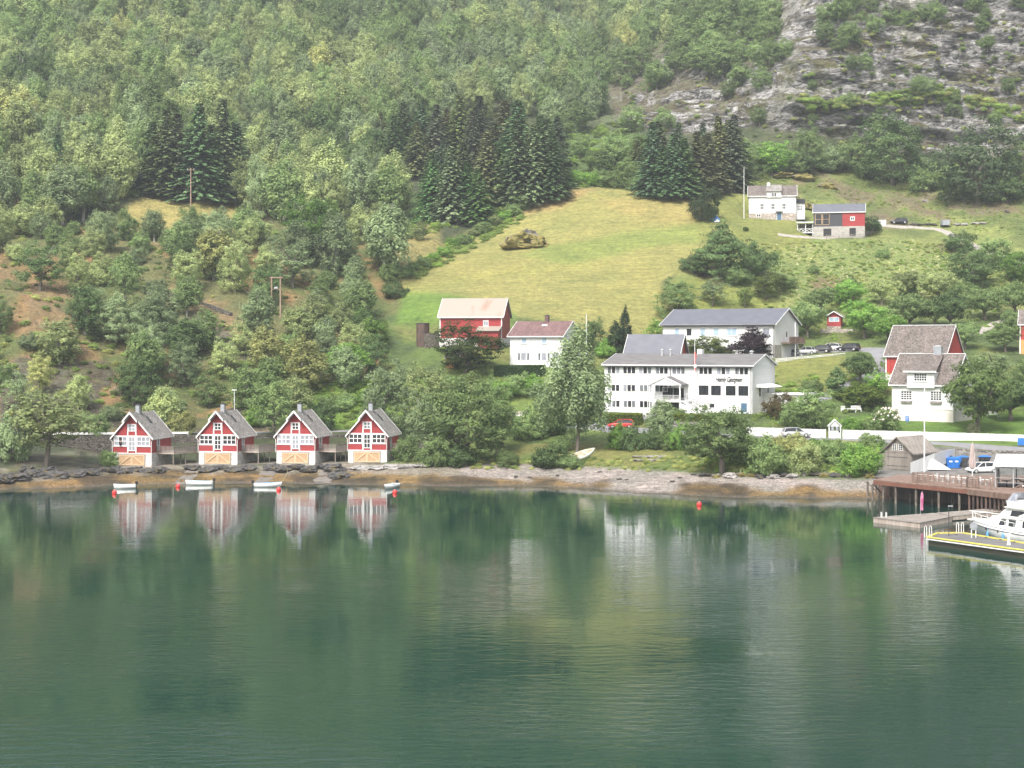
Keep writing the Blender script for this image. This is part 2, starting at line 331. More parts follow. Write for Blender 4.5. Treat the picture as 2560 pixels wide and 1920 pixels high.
for u in cu:
    p = COLS[u]; d = [q[1] for q in p]; z = [zv(*q) for q in p]; d0 = d[0]; dl, zl = d[-1], z[-1]
    z[0] = 0.0
    d = [d0 - 60, d0 - 10] + d + [dl + 60, dl + 250, max(dl + 400, 1150)]
    z = [-8, -1.6] + z + [zl + 38, zl + 140, zl + 240]
    prof.append(np.interp(Ds, d, z))
prof = np.array(prof)
k = np.exp(-np.linspace(-2, 2, 5) ** 2 / 2); k /= k.sum()
G = np.empty((len(Us), len(Ds)))
for j in range(len(Ds)):
    G[:, j] = np.interp(Us, cu, prof[:, j])
for _ in range(3):
    Gp = np.pad(G, ((10, 10), (0, 0)), mode='edge'); G = sum(Gp[i:i + len(Us)] for i in range(21)) / 21
UU, DD = np.meshgrid(Us, Ds, indexing='ij')
XX = (UU - 1280) * DD / F; VV = HV + (HC - G) * F / DD
def inpoly(px, py, poly):
    c = np.zeros(px.shape, bool); n = len(poly); j = n - 1
    for i in range(n):
        xi, yi = poly[i]; xj, yj = poly[j]
        if yi != yj:
            c ^= ((yi > py) != (yj > py)) & (px < (xj - xi) * (py - yi) / (yj - yi) + xi)
        j = i
    return c
P_MEADOW = [(1000,700),(1050,655),(1150,592),(1290,540),(1350,500),(1430,473),(1520,466),(1600,480),(1745,495),(1745,560),(1760,640),(1700,690),(1650,700),(1690,800),(1660,850),(1480,850),(1400,800),(1300,795),(1200,760),(1010,730)]
P_CLIFF = [(1500,240),(1560,160),(1700,100),(1900,0),(1900,-60),(2760,-60),(2760,390),(2350,400),(2100,340),(1900,320),(1650,330),(1560,310)]
# wild ground is uneven, the village, the meadow and the roads are smooth
wild = np.clip((DD - 272) / 14, 0, 1)
wild = np.where(inpoly(UU, VV, P_MEADOW), .12, wild)
wild = np.where((UU > 1180) & (DD < 335), .08, wild)
wild = np.where((UU > 1740) & (DD < 425), wild * .3, wild)
for _ in range(2):
    wp = np.pad(wild, ((3, 3), (0, 0)), mode='edge'); wild = sum(wp[i:i + len(Us)] for i in range(7)) / 7
    wp = np.pad(wild, ((0, 0), (3, 3)), mode='edge'); wild = sum(wp[:, i:i + len(Ds)] for i in range(7)) / 7
G += wild * (fbm(XX / 34 + 3, DD / 34, 5) * 7 + fbm(XX / 9, DD / 9, 21) * 1.8)
G += np.clip((DD - 600) / 200, 0, 1) * fbm(XX / 120 + 9, DD / 120, 51) * 60
shore = np.clip((G + .5) / 1.0, 0, 1) * np.clip((2.6 - G) / 1.5, 0, 1) * (DD < 262)
G += shore * (fbm(XX / 2.2, DD / 1.3, 33) * .35 + fbm(XX / 9, DD / 5, 34) * .35)
def H(x, y):
    """ground height at a world point"""
    u = 1280 + x * F / y; i = (u - Us[0]) / 6.0; i = min(max(i, 0), len(Us) - 1.001); i0 = int(i); fi = i - i0
    j = np.searchsorted(Ds, y) - 1; j = min(max(j, 0), len(Ds) - 2); fj = (y - Ds[j]) / (Ds[j + 1] - Ds[j])
    return float((G[i0, j] * (1 - fi) + G[i0 + 1, j] * fi) * (1 - fj) + (G[i0, j + 1] * (1 - fi) + G[i0 + 1, j + 1] * fi) * fj)
YD = None
def hit(u, v, dmin=200):
    """where the line of sight through photo pixel (u, v) first meets the ground"""
    i = min(max(int(round((u - Us[0]) / 6)), 0), len(Us) - 1)
    vg = HV + (HC - G[i]) * F / Ds
    ok = np.where((vg <= v) & (Ds > dmin))[0]
    j = ok[0] if len(ok) else len(Ds) - 1
    if j > 0 and vg[j - 1] > vg[j]: t = (vg[j - 1] - v) / (vg[j - 1] - vg[j]); D = Ds[j - 1] + (Ds[j] - Ds[j - 1]) * min(max(t, 0), 1)
    else: D = Ds[j]
    x = xu(u, D); return Vector((x, D + (float(YD[i, j] - Ds[j]) if YD is not None else 0), H(x, D)))
PADS = []
def pad(pts, z, m=2.5):
    """level the ground under a building: polygon of world (x, y)"""
    global G
    p = np.array(pts); c = p.mean(0)
    for i in range(len(p)):
        pass
    q = [tuple(c + (a - c) * (1 + m / max(np.linalg.norm(a - c), 1))) for a in p]
    w = inpoly(XX, DD, q).astype(float)
    i = np.where(w.any(1))[0]; j = np.where(w.any(0))[0]
    if not len(i): return
    i0, i1, j0, j1 = max(i[0] - 8, 0), i[-1] + 9, max(j[0] - 8, 0), j[-1] + 9
    ww = w[i0:i1, j0:j1]
    for _ in range(2):
        wp = np.pad(ww, ((2, 2), (2, 2)), mode='edge'); ww = sum(wp[a:a + ww.shape[0], b:b + ww.shape[1]] for a in range(5) for b in range(5)) / 25
    G[i0:i1, j0:j1] = G[i0:i1, j0:j1] * (1 - ww) + (z - .06) * ww
# building footprints: name -> (front-left u, D, front-right u, D or length+angle, depth, base z)
def foot(uFL, DFL, length, ang, depth, v_base):
    fl = np.array([xu(uFL, DFL), DFL]); a = R(-ang); dx = np.array([math.cos(a), math.sin(a)]); dy = np.array([-math.sin(a), math.cos(a)])
    z = zv(v_base, DFL); pts = [fl, fl + dx * length, fl + dx * length + dy * depth, fl + dy * depth]
    return dict(loc=(fl[0], fl[1], z), rz=a, L=length, W=depth, pts=pts)
FP = {
 'cottage1': foot(283.5, 245.6, 6.1, 10, 8, 1164), 'cottage2': foot(498, 248, 6.1, 10, 8, 1160), 'cottage3': foot(692, 249.5, 6.1, 10, 8, 1158.5), 'cottage4': foot(871, 251, 6.1, 10, 8, 1156),
 'hotel': foot(1511, 281, 27.3, 28.4, 11.5, 1030), 'annex': foot(1657, 313, 23.2, 31, 12.5, 893),
 'farm': foot(1275, 296, 10.7, 27, 7.6, 913), 'barn': foot(1099, 309, 12.3, 11, 8, 866), 'greybarn': foot(1562, 296, 9.9, 20, 8, 935),
 'villa': foot(2230, 265, 10.3, 34, 9.5, 1050), 'redbarn': foot(2214, 290, 11.2, 36, 8.5, 958),
 'boathouse': foot(2209, 229, 4.6, 45, 6.2, 1172), 'upper': foot(1872, 402, 11.7, 9, 7, 553), 'upbarn': foot(2034, 391, 12.2, 12, 7, 591),
}
for k_, f_ in FP.items():
    if k_.startswith('cottage'): pad(f_['pts'], f_['loc'][2] - .1, 1.0)
    elif k_ == 'boathouse': pad(f_['pts'], f_['loc'][2], 1)
    else: pad(f_['pts'], f_['loc'][2], 2.2)
VV = HV + (HC - G) * F / DD
# ground colours by kind of ground
def C(*a): return np.array(a)
gc = np.empty(UU.shape + (3,)); rock = np.zeros(UU.shape); tex = np.zeros(UU.shape)
gc[:] = C(.055, .07, .028)                                   # forest floor
nA = fbm(XX / 14, DD / 20, 71); nB = fbm(XX / 5, DD / 8, 91); nC = fbm(XX / 40, DD / 40, 101)
def zone(mask, col, r=None, t=None):
    gc[mask] = col
    if r is not None: rock[mask] = r
    if t is not None: tex[mask] = t
nU = nA * 60; nV = nA * 26
def poly(p, jit=1.0): return inpoly(UU + nU * jit, VV + nV * jit, p)
left = (UU < 1020) & (VV > 560 + nA * 60) & (DD > 268)
zone(left, C(.135, .14, .05), t=.3)
zone(left & (nA + nB * .6 > -.06), C(.26, .165, .07), t=.3)
zone(left & (nB > .16), C(.10, .13, .035))
lf = (UU < 900) & (VV > 250) & (VV < 560) & (nA > .2); zone(lf, C(.20, .13, .06))
zone((UU < 760) & (VV > 820) & (VV < 1075) & (nA - nB * .5 > .12), C(.1, .09, .08), 1)
zone(poly([(0,930),(120,900),(200,960),(260,1040),(330,1060),(600,1075),(0,1110)], .6) & (nB > -.1), C(.1, .09, .08), 1)
zone(poly([(370,690),(610,765),(590,900),(440,850)], .5) & (nB > .06), C(.26, .18, .08), .25, .3)
zone(poly([(-60,630),(150,700),(270,830),(210,905),(-60,800)], .5) & (nB > .06), C(.26, .17, .075), .25, .3)
zone(poly([(440,780),(500,790),(640,880),(600,900),(480,840)], .8), C(.1, .1, .08), .8)
zone(poly([(700,905),(880,930),(860,985),(700,960)], .6), C(.1, .1, .08), .9)
zone(poly([(280,545),(400,468),(455,475),(640,530),(650,580),(560,590),(450,575),(330,562)], .6), C(.30, .26, .085), 0)
vil = (UU > 960) & (VV > 740) & (DD < 340)
zone(vil, C(.11, .165, .035), 0)
zone(vil & (nB > .12), C(.17, .19, .05), 0)
zone(vil & (nB < -.2), C(.07, .11, .03), 0)
zone(poly([(620,960),(1000,950),(1250,960),(1250,1100),(620,1060)], .4) & (DD > 270), C(.14, .24, .035), 0)
zone(poly([(990,580),(1110,560),(1110,640),(1000,660)], .5), C(.26, .23, .08), 0)
zone(poly([(1390,330),(1600,300),(1640,480),(1380,480),(1200,560),(1000,560),(1010,480),(1200,470)], .5), C(.08, .13, .035), 0)
br = poly([(1700,560),(2760,540),(2760,800),(1900,800),(1660,860)], .3)
zone(br, C(.18, .23, .065), 0); zone(br & (nB > .1), C(.23, .26, .08), 0); zone(br & (nA < -.38), C(.16, .13, .06), 0)
up = poly([(1840,400),(2060,390),(2300,400),(2760,430),(2760,640),(2330,600),(2150,580),(1840,560)], .4)
zone(up, C(.20, .24, .065), 0); zone(up & (nA + nB > .18), C(.12, .155, .04), 0)
zone(up & (nA - nB > .42), C(.17, .14, .07), .4)
zone(poly([(1740,500),(1860,460),(2010,540),(2030,610),(1900,640),(1750,660)], .2), C(.20, .22, .055), 0)
me = poly(P_MEADOW, .08)
zone(me, C(.27, .26, .08), 0)
zone(me & inpoly(UU, VV + nC * 40, [(1290,640),(1500,600),(1780,560),(1780,625),(1560,640),(1430,655)]), C(.21, .25, .06), 0)
zone(me & inpoly(UU, VV, [(1000,716),(1300,668),(1560,655),(1500,668),(1250,690),(1040,735)]), C(.29, .28, .08), 0)
zone(me & inpoly(UU, VV + nC * 20, [(1480,500),(1745,495),(1745,560),(1600,560)]), C(.30, .26, .085), 0)
zone(me & inpoly(UU, VV + nC * 30, [(1280,470),(1520,460),(1400,530),(1280,560)]), C(.37, .27, .11), 0)
zone(inpoly(UU + nU * .2, VV + nV * .3, [(1000,725),(1120,735),(1240,765),(1300,790),(1250,812),(990,812)]), C(.13, .22, .035), 0)
zone(inpoly(UU + nU * .2, VV + nV * .3, [(1670,700),(1800,690),(1960,770),(1960,800),(1680,800)]), C(.22, .25, .055), 0)
zone(inpoly(UU, VV, [(1250,870),(1520,860),(1530,1130),(1200,1180),(1100,1100)]) & (DD < 300) & (nB > -.05), C(.15, .21, .045), 0)
zone(inpoly(UU + nU * .1, VV, [(2160,1035),(2760,1030),(2760,1120),(2100,1098),(2060,1060)]), C(.10, .19, .022), 0)
zone(inpoly(UU, VV, [(1900,890),(2110,895),(2110,980),(1900,960)]), C(.20, .22, .05), 0)
zone(inpoly(UU, VV, [(1180,1105),(1760,1110),(1900,1190),(1100,1190)]) & (DD < 258), C(.22, .22, .06), 0)
zone(inpoly(UU, VV, [(1180,1105),(1760,1110),(1900,1190),(1100,1190)]) & (DD < 258) & (nB > .1), C(.13, .18, .04), 0)
cl = poly(P_CLIFF, .5); zone(cl, C(.12, .10, .06), 1)
zone(cl & (nA + nC > .48), C(.11, .12, .05), .6)
zone((UU > 1500) & (VV < 330) & (UU < 1760) & ~cl, C(.07, .10, .04), .1)
# beach and tide line
bz = 1.95 + nC * .5
beach = (G < bz) & (DD < 262); zone(beach, C(.33, .30, .275), 0, 1)
zone(beach & (UU < 1150), C(.28, .25, .20), 0, 1)
zone((DD < 262) & (UU < 250) & (G < 3.4) & (nB > -.25), C(.10, .09, .08), .9)
weed = beach & (G < np.where(UU < 1100, 1.15, .75) + nB * .9 + nA * .5) & ((UU < 1100) | (nA + nC > -.08))
zone(weed, C(.24, .155, .055), 0, 1)
zone(weed & (nB + fbm(XX / 1.6, DD / 1.1, 131) > .1), C(.07, .05, .025), 0, 1)
zone(beach & (G < .16), C(.12, .10, .075), 0, 1)
zone((UU > 2170) & (DD > 210) & (DD < 241) & (G > 1.5), C(.22, .21, .20), 0)   # gravel yard by the quay
for _ in range(2):
    for arr in (gc, rock[..., None], tex[..., None]):
        for ax in (0, 1):
            arr[...] = (np.roll(arr, 1, ax) + arr * 1.4 + np.roll(arr, -1, ax)) / 3.4
# pull the cliff into ledges
Yd = DD.copy(); strat = np.clip(cl.astype(float) * (DD > 470), 0, 1)
for _ in range(2):
    wp = np.pad(strat, ((2, 2), (2, 2)), mode='edge'); strat = sum(wp[a:a + strat.shape[0], b:b + strat.shape[1]] for a in range(5) for b in range(5)) / 25
zz_ = G + XX * .12
st = vnoise(zz_ / 8.0, XX / 45, 201) * 10 + vnoise(zz_ / 2.6, XX / 18, 202) * 5.0 + vnoise(zz_ / 1.0 + 5, XX / 8, 203) * 1.8 + vnoise(XX / 6, zz_ / 18, 204) * 2.6 + vnoise(XX / 2.2, zz_ / 6, 205) * 1.0
t1 = np.mod(zz_ / 10.5 + vnoise(XX / 30, zz_ / 30, 206) * 1.6, 1); t2 = np.mod(zz_ / 3.4 + vnoise(XX / 12, zz_ / 20, 207) * 1.4, 1)
st = st * .55 - t1 * 5.0 - t2 * 1.6
Yd += strat * st
YD = Yd
verts = np.stack([XX, Yd, G], -1).reshape(-1, 3)
nu, nd = UU.shape
idx = np.arange(nu * nd).reshape(nu, nd)
quads = np.stack([idx[:-1, :-1], idx[1:, :-1], idx[1:, 1:], idx[:-1, 1:]], -1).reshape(-1, 4)
def mesh_np(name, verts, quads, mats):
    me = bpy.data.meshes.new(name); me.vertices.add(len(verts)); me.vertices.foreach_set('co', np.ascontiguousarray(verts, np.float32).ravel())
    me.loops.add(quads.size); me.loops.foreach_set('vertex_index', quads.ravel().astype(np.int32))
    me.polygons.add(len(quads)); me.polygons.foreach_set('loop_start', (np.arange(len(quads)) * quads.shape[1]).astype(np.int32))
    try: me.polygons.foreach_set('loop_total', np.full(len(quads), quads.shape[1], np.int32))
    except Exception: pass
    for x in mats: me.materials.append(MATS[x])
    me.update(calc_edges=True); me.validate(); return me
m, n, b = newmat('ground'); b.inputs['Roughness'].default_value = .95
ac = N(n, 'ShaderNodeAttribute', attribute_name='gcol'); ar = N(n, 'ShaderNodeAttribute', attribute_name='rock'); atx = N(n, 'ShaderNodeAttribute', attribute_name='tex')
co = coords(n)
n1 = N(n, 'ShaderNodeTexNoise', Scale=.9, Detail=8, Roughness=.7); L(n, co, n1.inputs['Vector'])
n2 = N(n, 'ShaderNodeTexNoise', Scale=.12, Detail=6, Roughness=.6); L(n, co, n2.inputs['Vector'])
ms = N(n, 'ShaderNodeTexNoise', Scale=1.0, Detail=5); L(n, coords(n, (.12, 1.1, .5), rot=(0, 0, R(12))), ms.inputs['Vector']); kms = ramp(n, ms.outputs[0], [(.35, (.86, .88, .86)), (.65, (1.12, 1.1, 1.1))])
k1 = ramp(n, n1.outputs[0], [(.3, (.62, .62, .62)), (.7, (1.4, 1.4, 1.4))]); k2 = ramp(n, n2.outputs[0], [(.3, (.8, .86, .8)), (.7, (1.22, 1.14, 1.15))])
a1 = N(n, 'ShaderNodeMixRGB', blend_type='MULTIPLY'); a1.inputs[0].default_value = 1; L(n, ac.outputs['Color'], a1.inputs[1]); L(n, k1.outputs[0], a1.inputs[2])
a2 = N(n, 'ShaderNodeMixRGB', blend_type='MULTIPLY'); a2.inputs[0].default_value = 1; L(n, a1.outputs[0], a2.inputs[1]); L(n, k2.outputs[0], a2.inputs[2])
# pebbles and weed
a2b = N(n, 'ShaderNodeMixRGB', blend_type='MULTIPLY'); a2b.inputs[0].default_value = 1; L(n, a2.outputs[0], a2b.inputs[1]); L(n, kms.outputs[0], a2b.inputs[2]); a2 = a2b
vo = N(n, 'ShaderNodeTexVoronoi', Scale=5.5); L(n, co, vo.inputs['Vector'])
kp = ramp(n, vo.outputs['Color'], [(.1, (.6, .58, .56)), (.5, (1, 1, 1)), (.95, (1.4, 1.36, 1.32))])
a3 = N(n, 'ShaderNodeMixRGB', blend_type='MULTIPLY'); L(n, atx.outputs['Fac'], a3.inputs[0]); L(n, a2.outputs[0], a3.inputs[1]); L(n, kp.outputs[0], a3.inputs[2]); a3.use_clamp = False
# rock: strata, cracks, moss
cr = coords(n, (.42, .42, 1.25), rot=(0, R(9), 0))
r1 = N(n, 'ShaderNodeTexNoise', Scale=.16, Detail=10, Roughness=.68, Distortion=.7); L(n, cr, r1.inputs['Vector'])
r2 = N(n, 'ShaderNodeTexNoise', Scale=.55, Detail=9, Roughness=.7, Distortion=1.4); L(n, cr, r2.inputs['Vector'])
r3 = N(n, 'ShaderNodeTexNoise', Scale=.11, Detail=9, Roughness=.72, Distortion=.6); L(n, coords(n, (.6, .6, 1.5), rot=(0, R(9), 0)), r3.inputs['Vector'])
q1 = ramp(n, r2.outputs[0], [(.38, (.05, .048, .047)), (.46, (.26, .25, .24)), (.54, (.46, .445, .43)), (.64, (.72, .70, .68))])
q2 = ramp(n, r1.outputs[0], [(.40, (.15, .15, .15)), (.47, (.9, .9, .9)), (.7, (1.1, 1.1, 1.1))])
r4 = N(n, 'ShaderNodeTexNoise', Scale=1.9, Detail=8, Roughness=.75, Distortion=1.0); L(n, cr, r4.inputs['Vector'])
qc = ramp(n, r4.outputs[0], [(.40, (.3, .3, .3)), (.47, (1, 1, 1)), (.62, (1.15, 1.15, 1.15))])
q0 = N(n, 'ShaderNodeMixRGB', blend_type='MULTIPLY'); q0.inputs[0].default_value = 1; L(n, q1.outputs[0], q0.inputs[1]); L(n, qc.outputs[0], q0.inputs[2])
cv_ = N(n, 'ShaderNodeTexVoronoi', Scale=1.0, feature='DISTANCE_TO_EDGE'); wv = N(n, 'ShaderNodeTexNoise', Scale=.25, Detail=5); cw = coords(n, (.11, .02, .07), rot=(0, R(9), 0)); L(n, coords(n), wv.inputs['Vector'])
wm_ = N(n, 'ShaderNodeMixRGB'); wm_.inputs[0].default_value = .22; L(n, cw, wm_.inputs[1]); L(n, wv.outputs['Color'], wm_.inputs[2]); L(n, wm_.outputs[0], cv_.inputs['Vector']); kc = ramp(n, cv_.outputs[0], [(.0, (.5, .48, .47)), (.03, (1, 1, 1))])
q0b = N(n, 'ShaderNodeMixRGB', blend_type='MULTIPLY'); q0b.inputs[0].default_value = 1; L(n, q0.outputs[0], q0b.inputs[1]); L(n, kc.outputs[0], q0b.inputs[2]); q0 = q0b
q3 = N(n, 'ShaderNodeMixRGB', blend_type='MULTIPLY'); q3.inputs[0].default_value = 1; L(n, q0.outputs[0], q3.inputs[1]); L(n, q2.outputs[0], q3.inputs[2])
qm = ramp(n, r2.outputs[0], [(.35, (.06, .05, .03)), (.48, (.13, .10, .055)), (.56, (.13, .14, .05)), (.7, (.15, .20, .06))])
qf = ramp(n, r3.outputs[0], [(.53, (0, 0, 0)), (.585, (1, 1, 1))])
gn = N(n, 'ShaderNodeNewGeometry'); sn = N(n, 'ShaderNodeSeparateXYZ'); L(n, gn.outputs['Normal'], sn.inputs[0]); sf = ramp(n, sn.outputs[2], [(.66, (0, 0, 0)), (.80, (.85, .85, .85))])
sm = N(n, 'ShaderNodeMath', operation='MAXIMUM'); L(n, qf.outputs[0], sm.inputs[0]); L(n, sf.outputs[0], sm.inputs[1])
q4 = N(n, 'ShaderNodeMixRGB'); L(n, sm.outputs[0], q4.inputs[0]); L(n, q3.outputs[0], q4.inputs[1]); L(n, qm.outputs[0], q4.inputs[2])
fin = N(n, 'ShaderNodeMixRGB'); L(n, ar.outputs['Fac'], fin.inputs[0]); L(n, a3.outputs[0], fin.inputs[1]); L(n, q4.outputs[0], fin.inputs[2])
L(n, fin.outputs[0], b.inputs['Base Color'])
bh = N(n, 'ShaderNodeMixRGB'); L(n, ar.outputs['Fac'], bh.inputs[0]); L(n, n1.outputs[0], bh.inputs[1])
rs = N(n, 'ShaderNodeMath', operation='MULTIPLY_ADD'); L(n, r2.outputs[0], rs.inputs[0]); rs.inputs[1].default_value = 2.5; L(n, r1.outputs[0], rs.inputs[2]); L(n, rs.outputs[0], bh.inputs[2])
bump(n, b, bh.outputs[0], 1.4)
tm = mesh_np('hillside', verts, quads, ['ground'])
tm.polygons.foreach_set('use_smooth', np.ones(len(tm.polygons), bool))
ca = tm.color_attributes.new('gcol', 'FLOAT_COLOR', 'POINT'); ca.data.foreach_set('color', np.concatenate([gc, np.ones(UU.shape + (1,))], -1).astype(np.float32).ravel())
fa = tm.attributes.new('rock', 'FLOAT', 'POINT'); fa.data.foreach_set('value', rock.astype(np.float32).ravel())
fa = tm.attributes.new('tex', 'FLOAT', 'POINT'); fa.data.foreach_set('value', np.clip(tex, 0, 1).astype(np.float32).ravel())
tag(link(bpy.data.objects.new('hillside', tm)), 'steep fjord hillside with meadow, heath, beach and grey cliff', None, None, 'structure')
# ------------------------------------------------------------------ water
m, n, b = newmat('sea'); b.inputs['Base Color'].default_value = (.004, .029, .0215, 1); b.inputs['Roughness'].default_value = .015; b.inputs['IOR'].default_value = 1.5
w1 = N(n, 'ShaderNodeTexNoise', Scale=1.0, Detail=4, Roughness=.55, Distortion=.3); L(n, coords(n, (.55, 1.5, 1), rot=(0, 0, R(6))), w1.inputs['Vector'])
w2 = N(n, 'ShaderNodeTexNoise', Scale=.16, Detail=2); L(n, coords(n, (.6, 1.3, 1), rot=(0, 0, R(-9))), w2.inputs['Vector'])
w3 = N(n, 'ShaderNodeTexNoise', Scale=.034, Detail=4, Distortion=.8); L(n, coords(n, (.8, 1.5, 1)), w3.inputs['Vector'])
wr = ramp(n, w3.outputs[0], [(.42, (.32,) * 3), (.60, (1.0,) * 3)])
sy = N(n, 'ShaderNodeSeparateXYZ'); L(n, coords(n), sy.inputs[0])
wy = N(n, 'ShaderNodeMapRange'); L(n, sy.outputs[1], wy.inputs[0]); wy.inputs[1].default_value = 65; wy.inputs[2].default_value = 165; wy.inputs[3].default_value = 1.15; wy.inputs[4].default_value = .26
wa = N(n, 'ShaderNodeMath', operation='MULTIPLY'); L(n, wr.outputs[0], wa.inputs[0]); L(n, wy.outputs[0], wa.inputs[1])
wh = N(n, 'ShaderNodeMath', operation='MULTIPLY'); L(n, w1.outputs[0], wh.inputs[0]); L(n, wa.outputs[0], wh.inputs[1])
wb = N(n, 'ShaderNodeMath', operation='MULTIPLY_ADD'); L(n, w2.outputs[0], wb.inputs[0]); wb.inputs[1].default_value = .25; L(n, wh.outputs[0], wb.inputs[2])
bump(n, b, wb.outputs[0], .062)
wm = MB(); wm.add([(-420, -60, 0), (420, -60, 0), (420, 262, 0), (-420, 262, 0)], [(0, 1, 2, 3)])
tag(wm.build('water', 'sea'), 'deep green calm fjord water with fine ripples', None, None, 'structure')
# ------------------------------------------------------------------ trees and plants: unit meshes (height 1) copied and scaled
def leafmesh(cen, nrm, size, asp=1.0, flat=None):
    n = len(cen); nrm = nrm / np.linalg.norm(nrm, axis=1, keepdims=True)
    t = rng.normal(size=(n, 3)); t -= (t * nrm).sum(1, keepdims=True) * nrm; t /= np.linalg.norm(t, axis=1, keepdims=True)
    if flat is not None: t = flat - (flat * nrm).sum(1, keepdims=True) * nrm; t /= np.linalg.norm(t, axis=1, keepdims=True) + 1e-9
    b = np.cross(nrm, t); s = (size * (.65 + .7 * rng.random(n)))[:, None]
    v = np.stack([cen - t * s * asp, cen - b * s * .62, cen + t * s * asp, cen + b * s * .62], 1)
    return v.reshape(-1, 3)
def lobes(nc, rx, zc, rz, taper=0, lo=.45, hole=.25, seed=1):
    r = np.random.default_rng(seed); out = []
    while len(out) < nc:
        d = r.normal(size=3); d /= np.linalg.norm(d); q = lo + (1 - lo) * r.random() ** .6
        bumpy = 1 + hole * (vnoise(np.array([d[0] * 1.7 + 9]), np.array([d[2] * 1.7 + d[1] * 1.3 + 7]), seed + 60)[0] * 2)
        p = d * q * bumpy; z = zc + p[2] * rz; k = 1 - taper * max(0, p[2]) ** 1.3
        if z < .04: continue
        out.append((p[0] * rx * k, p[1] * rx * k, z))
    return np.array(out)
SPT = []
def crown(kind, seed):
    r = np.random.default_rng(seed)
    if kind == 'spruce':
        cs, ns, fl = [], [], []; SPT.clear()
        for i in range(36):
            z = .05 + .94 * (i / 36) ** .95; rad = .205 * (1 - z) ** .8 * (.82 + .36 * r.random()) + .006
            nb = max(4, int(10 * (1 - z) + 4)); a0 = r.random() * 6
            for j in range(nb):
                a = a0 + 6.283 * j / nb + r.normal() * .18; rr = rad * (.72 + .5 * r.random()); m_ = max(4, int(15 * rr / .2))
                t = np.linspace(.12, 1, m_); d = np.array([math.cos(a), math.sin(a)])
                for tt in t:
                    w = .022 * (1.2 - tt) + .004
                    for s_ in (-1, -.4, .5, 1):
                        off = s_ * w * (.6 + .6 * r.random())
                        cs.append((d[0] * rr * tt - d[1] * off, d[1] * rr * tt + d[0] * off, z - .32 * rr * tt ** 1.4 + r.normal() * .004))
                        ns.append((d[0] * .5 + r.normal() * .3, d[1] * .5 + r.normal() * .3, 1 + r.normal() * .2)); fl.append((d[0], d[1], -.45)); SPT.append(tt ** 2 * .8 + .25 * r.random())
        return leafmesh(np.array(cs), np.array(ns), .0105, 1.25, np.array(fl))
    if kind == 'birch': c = lobes(260, .27, .54, .44, .45, .35, .45, seed); n, sg, sz = 30, (.026, .026, .034), .0155
    elif kind == 'willow': c = lobes(700, .29, .54, .44, .42, .25, .5, seed); n, sg, sz = 26, (.016, .016, .034), .0105
    elif kind == 'broad': c = lobes(230, .40, .53, .47, .2, .45, .5, seed); n, sg, sz = 36, (.036, .036, .024), .0155
    elif kind == 'airy': c = lobes(150, .33, .56, .42, .3, .3, .6, seed); n, sg, sz = 28, (.028, .028, .024), .0145
    elif kind == 'apple': c = lobes(200, .52, .64, .32, .1, .45, .5, seed); n, sg, sz = 34, (.045, .045, .03), .021
    elif kind == 'shrub': c = lobes(170, .62, .42, .55, .1, .5, .5, seed); n, sg, sz = 34, (.06, .06, .05), .03
    elif kind == 'thuja': c = lobes(130, .17, .5, .49, .75, .5, .2, seed); n, sg, sz = 50, (.02, .02, .03), .013
    elif kind == 'beech': c = lobes(110, .42, .5, .47, .55, .45, .5, seed); n, sg, sz = 50, (.06, .06, .02), .02
    cc = np.repeat(c, n, 0); g = r.normal(size=cc.shape); ctr = np.array([0, 0, .5])
    p = cc + g * np.array(sg)
    if kind in ('birch', 'willow'): p[:, 2] -= np.abs(r.normal(size=len(p))) * .02
    out = cc - ctr; out /= np.linalg.norm(out, axis=1, keepdims=True)
    nr = g * .8 + out * .7 + np.array([0, 0, .6]) + r.normal(size=g.shape) * .35
    p[:, 2] = np.maximum(p[:, 2], .012)
    return leafmesh(p, nr, sz, 1.15)
def trunk_mb(kind, seed):
    r = random.Random(seed); mb = MB()
    if kind == 'spruce': return mb.tube([(0, 0, -.05), (0, 0, .4), (0, 0, .97)], [.016, .011, .002], 6)
    top = {'birch': .9, 'willow': .9, 'thuja': .9, 'airy': .85}.get(kind, .7); r0 = {'birch': .017, 'willow': .012, 'airy': .017, 'apple': .04, 'shrub': .03, 'thuja': .012}.get(kind, .03)
    fork = {'apple': .26, 'shrub': .04, 'broad': .2}.get(kind, .3); p = [(0, 0, -.06)]
    for i in range(1, 5): p.append((r.uniform(-.02, .02) * i, r.uniform(-.02, .02) * i, (top if kind not in ('apple', 'shrub') else fork + .2) * i / 4))
    mb.tube(p, [r0 * 1.25, r0, r0 * .8, r0 * .5, r0 * .2], 6)
    wd = {'apple': .42, 'shrub': .4, 'broad': .3, 'beech': .3, 'thuja': .05, 'willow': .18, 'birch': .16, 'airy': .24}[kind]
    for i in range({'birch': 8, 'willow': 14, 'airy': 9, 'thuja': 3}.get(kind, 8)):
        a = r.random() * 6.28; z0 = fork * r.uniform(.8, 1.2) if kind in ('apple', 'shrub', 'broad') else r.uniform(.2, .7)
        z1 = min(.93, z0 + r.uniform(.18, .42)); k = r.uniform(.6, 1)
        mb.tube([(0, 0, z0), (math.cos(a) * wd * .5 * k, math.sin(a) * wd * .5 * k, z0 + (z1 - z0) * .45), (math.cos(a) * wd * k, math.sin(a) * wd * k, z1)], [r0 * .55, r0 * .38, r0 * .1], 5)
    return mb
def face_attr(me, nf, r, vals=None):
    a = me.attributes.new('lv', 'FLOAT', 'FACE'); a.data.foreach_set('value', (r.random(nf) if vals is None else np.array(vals)).astype(np.float32))
KIND_N = {'willow': 2, 'birch': 6, 'broad': 5, 'airy': 4, 'spruce': 4, 'apple': 4, 'shrub': 5, 'thuja': 1, 'beech': 1}
UNIT = {}
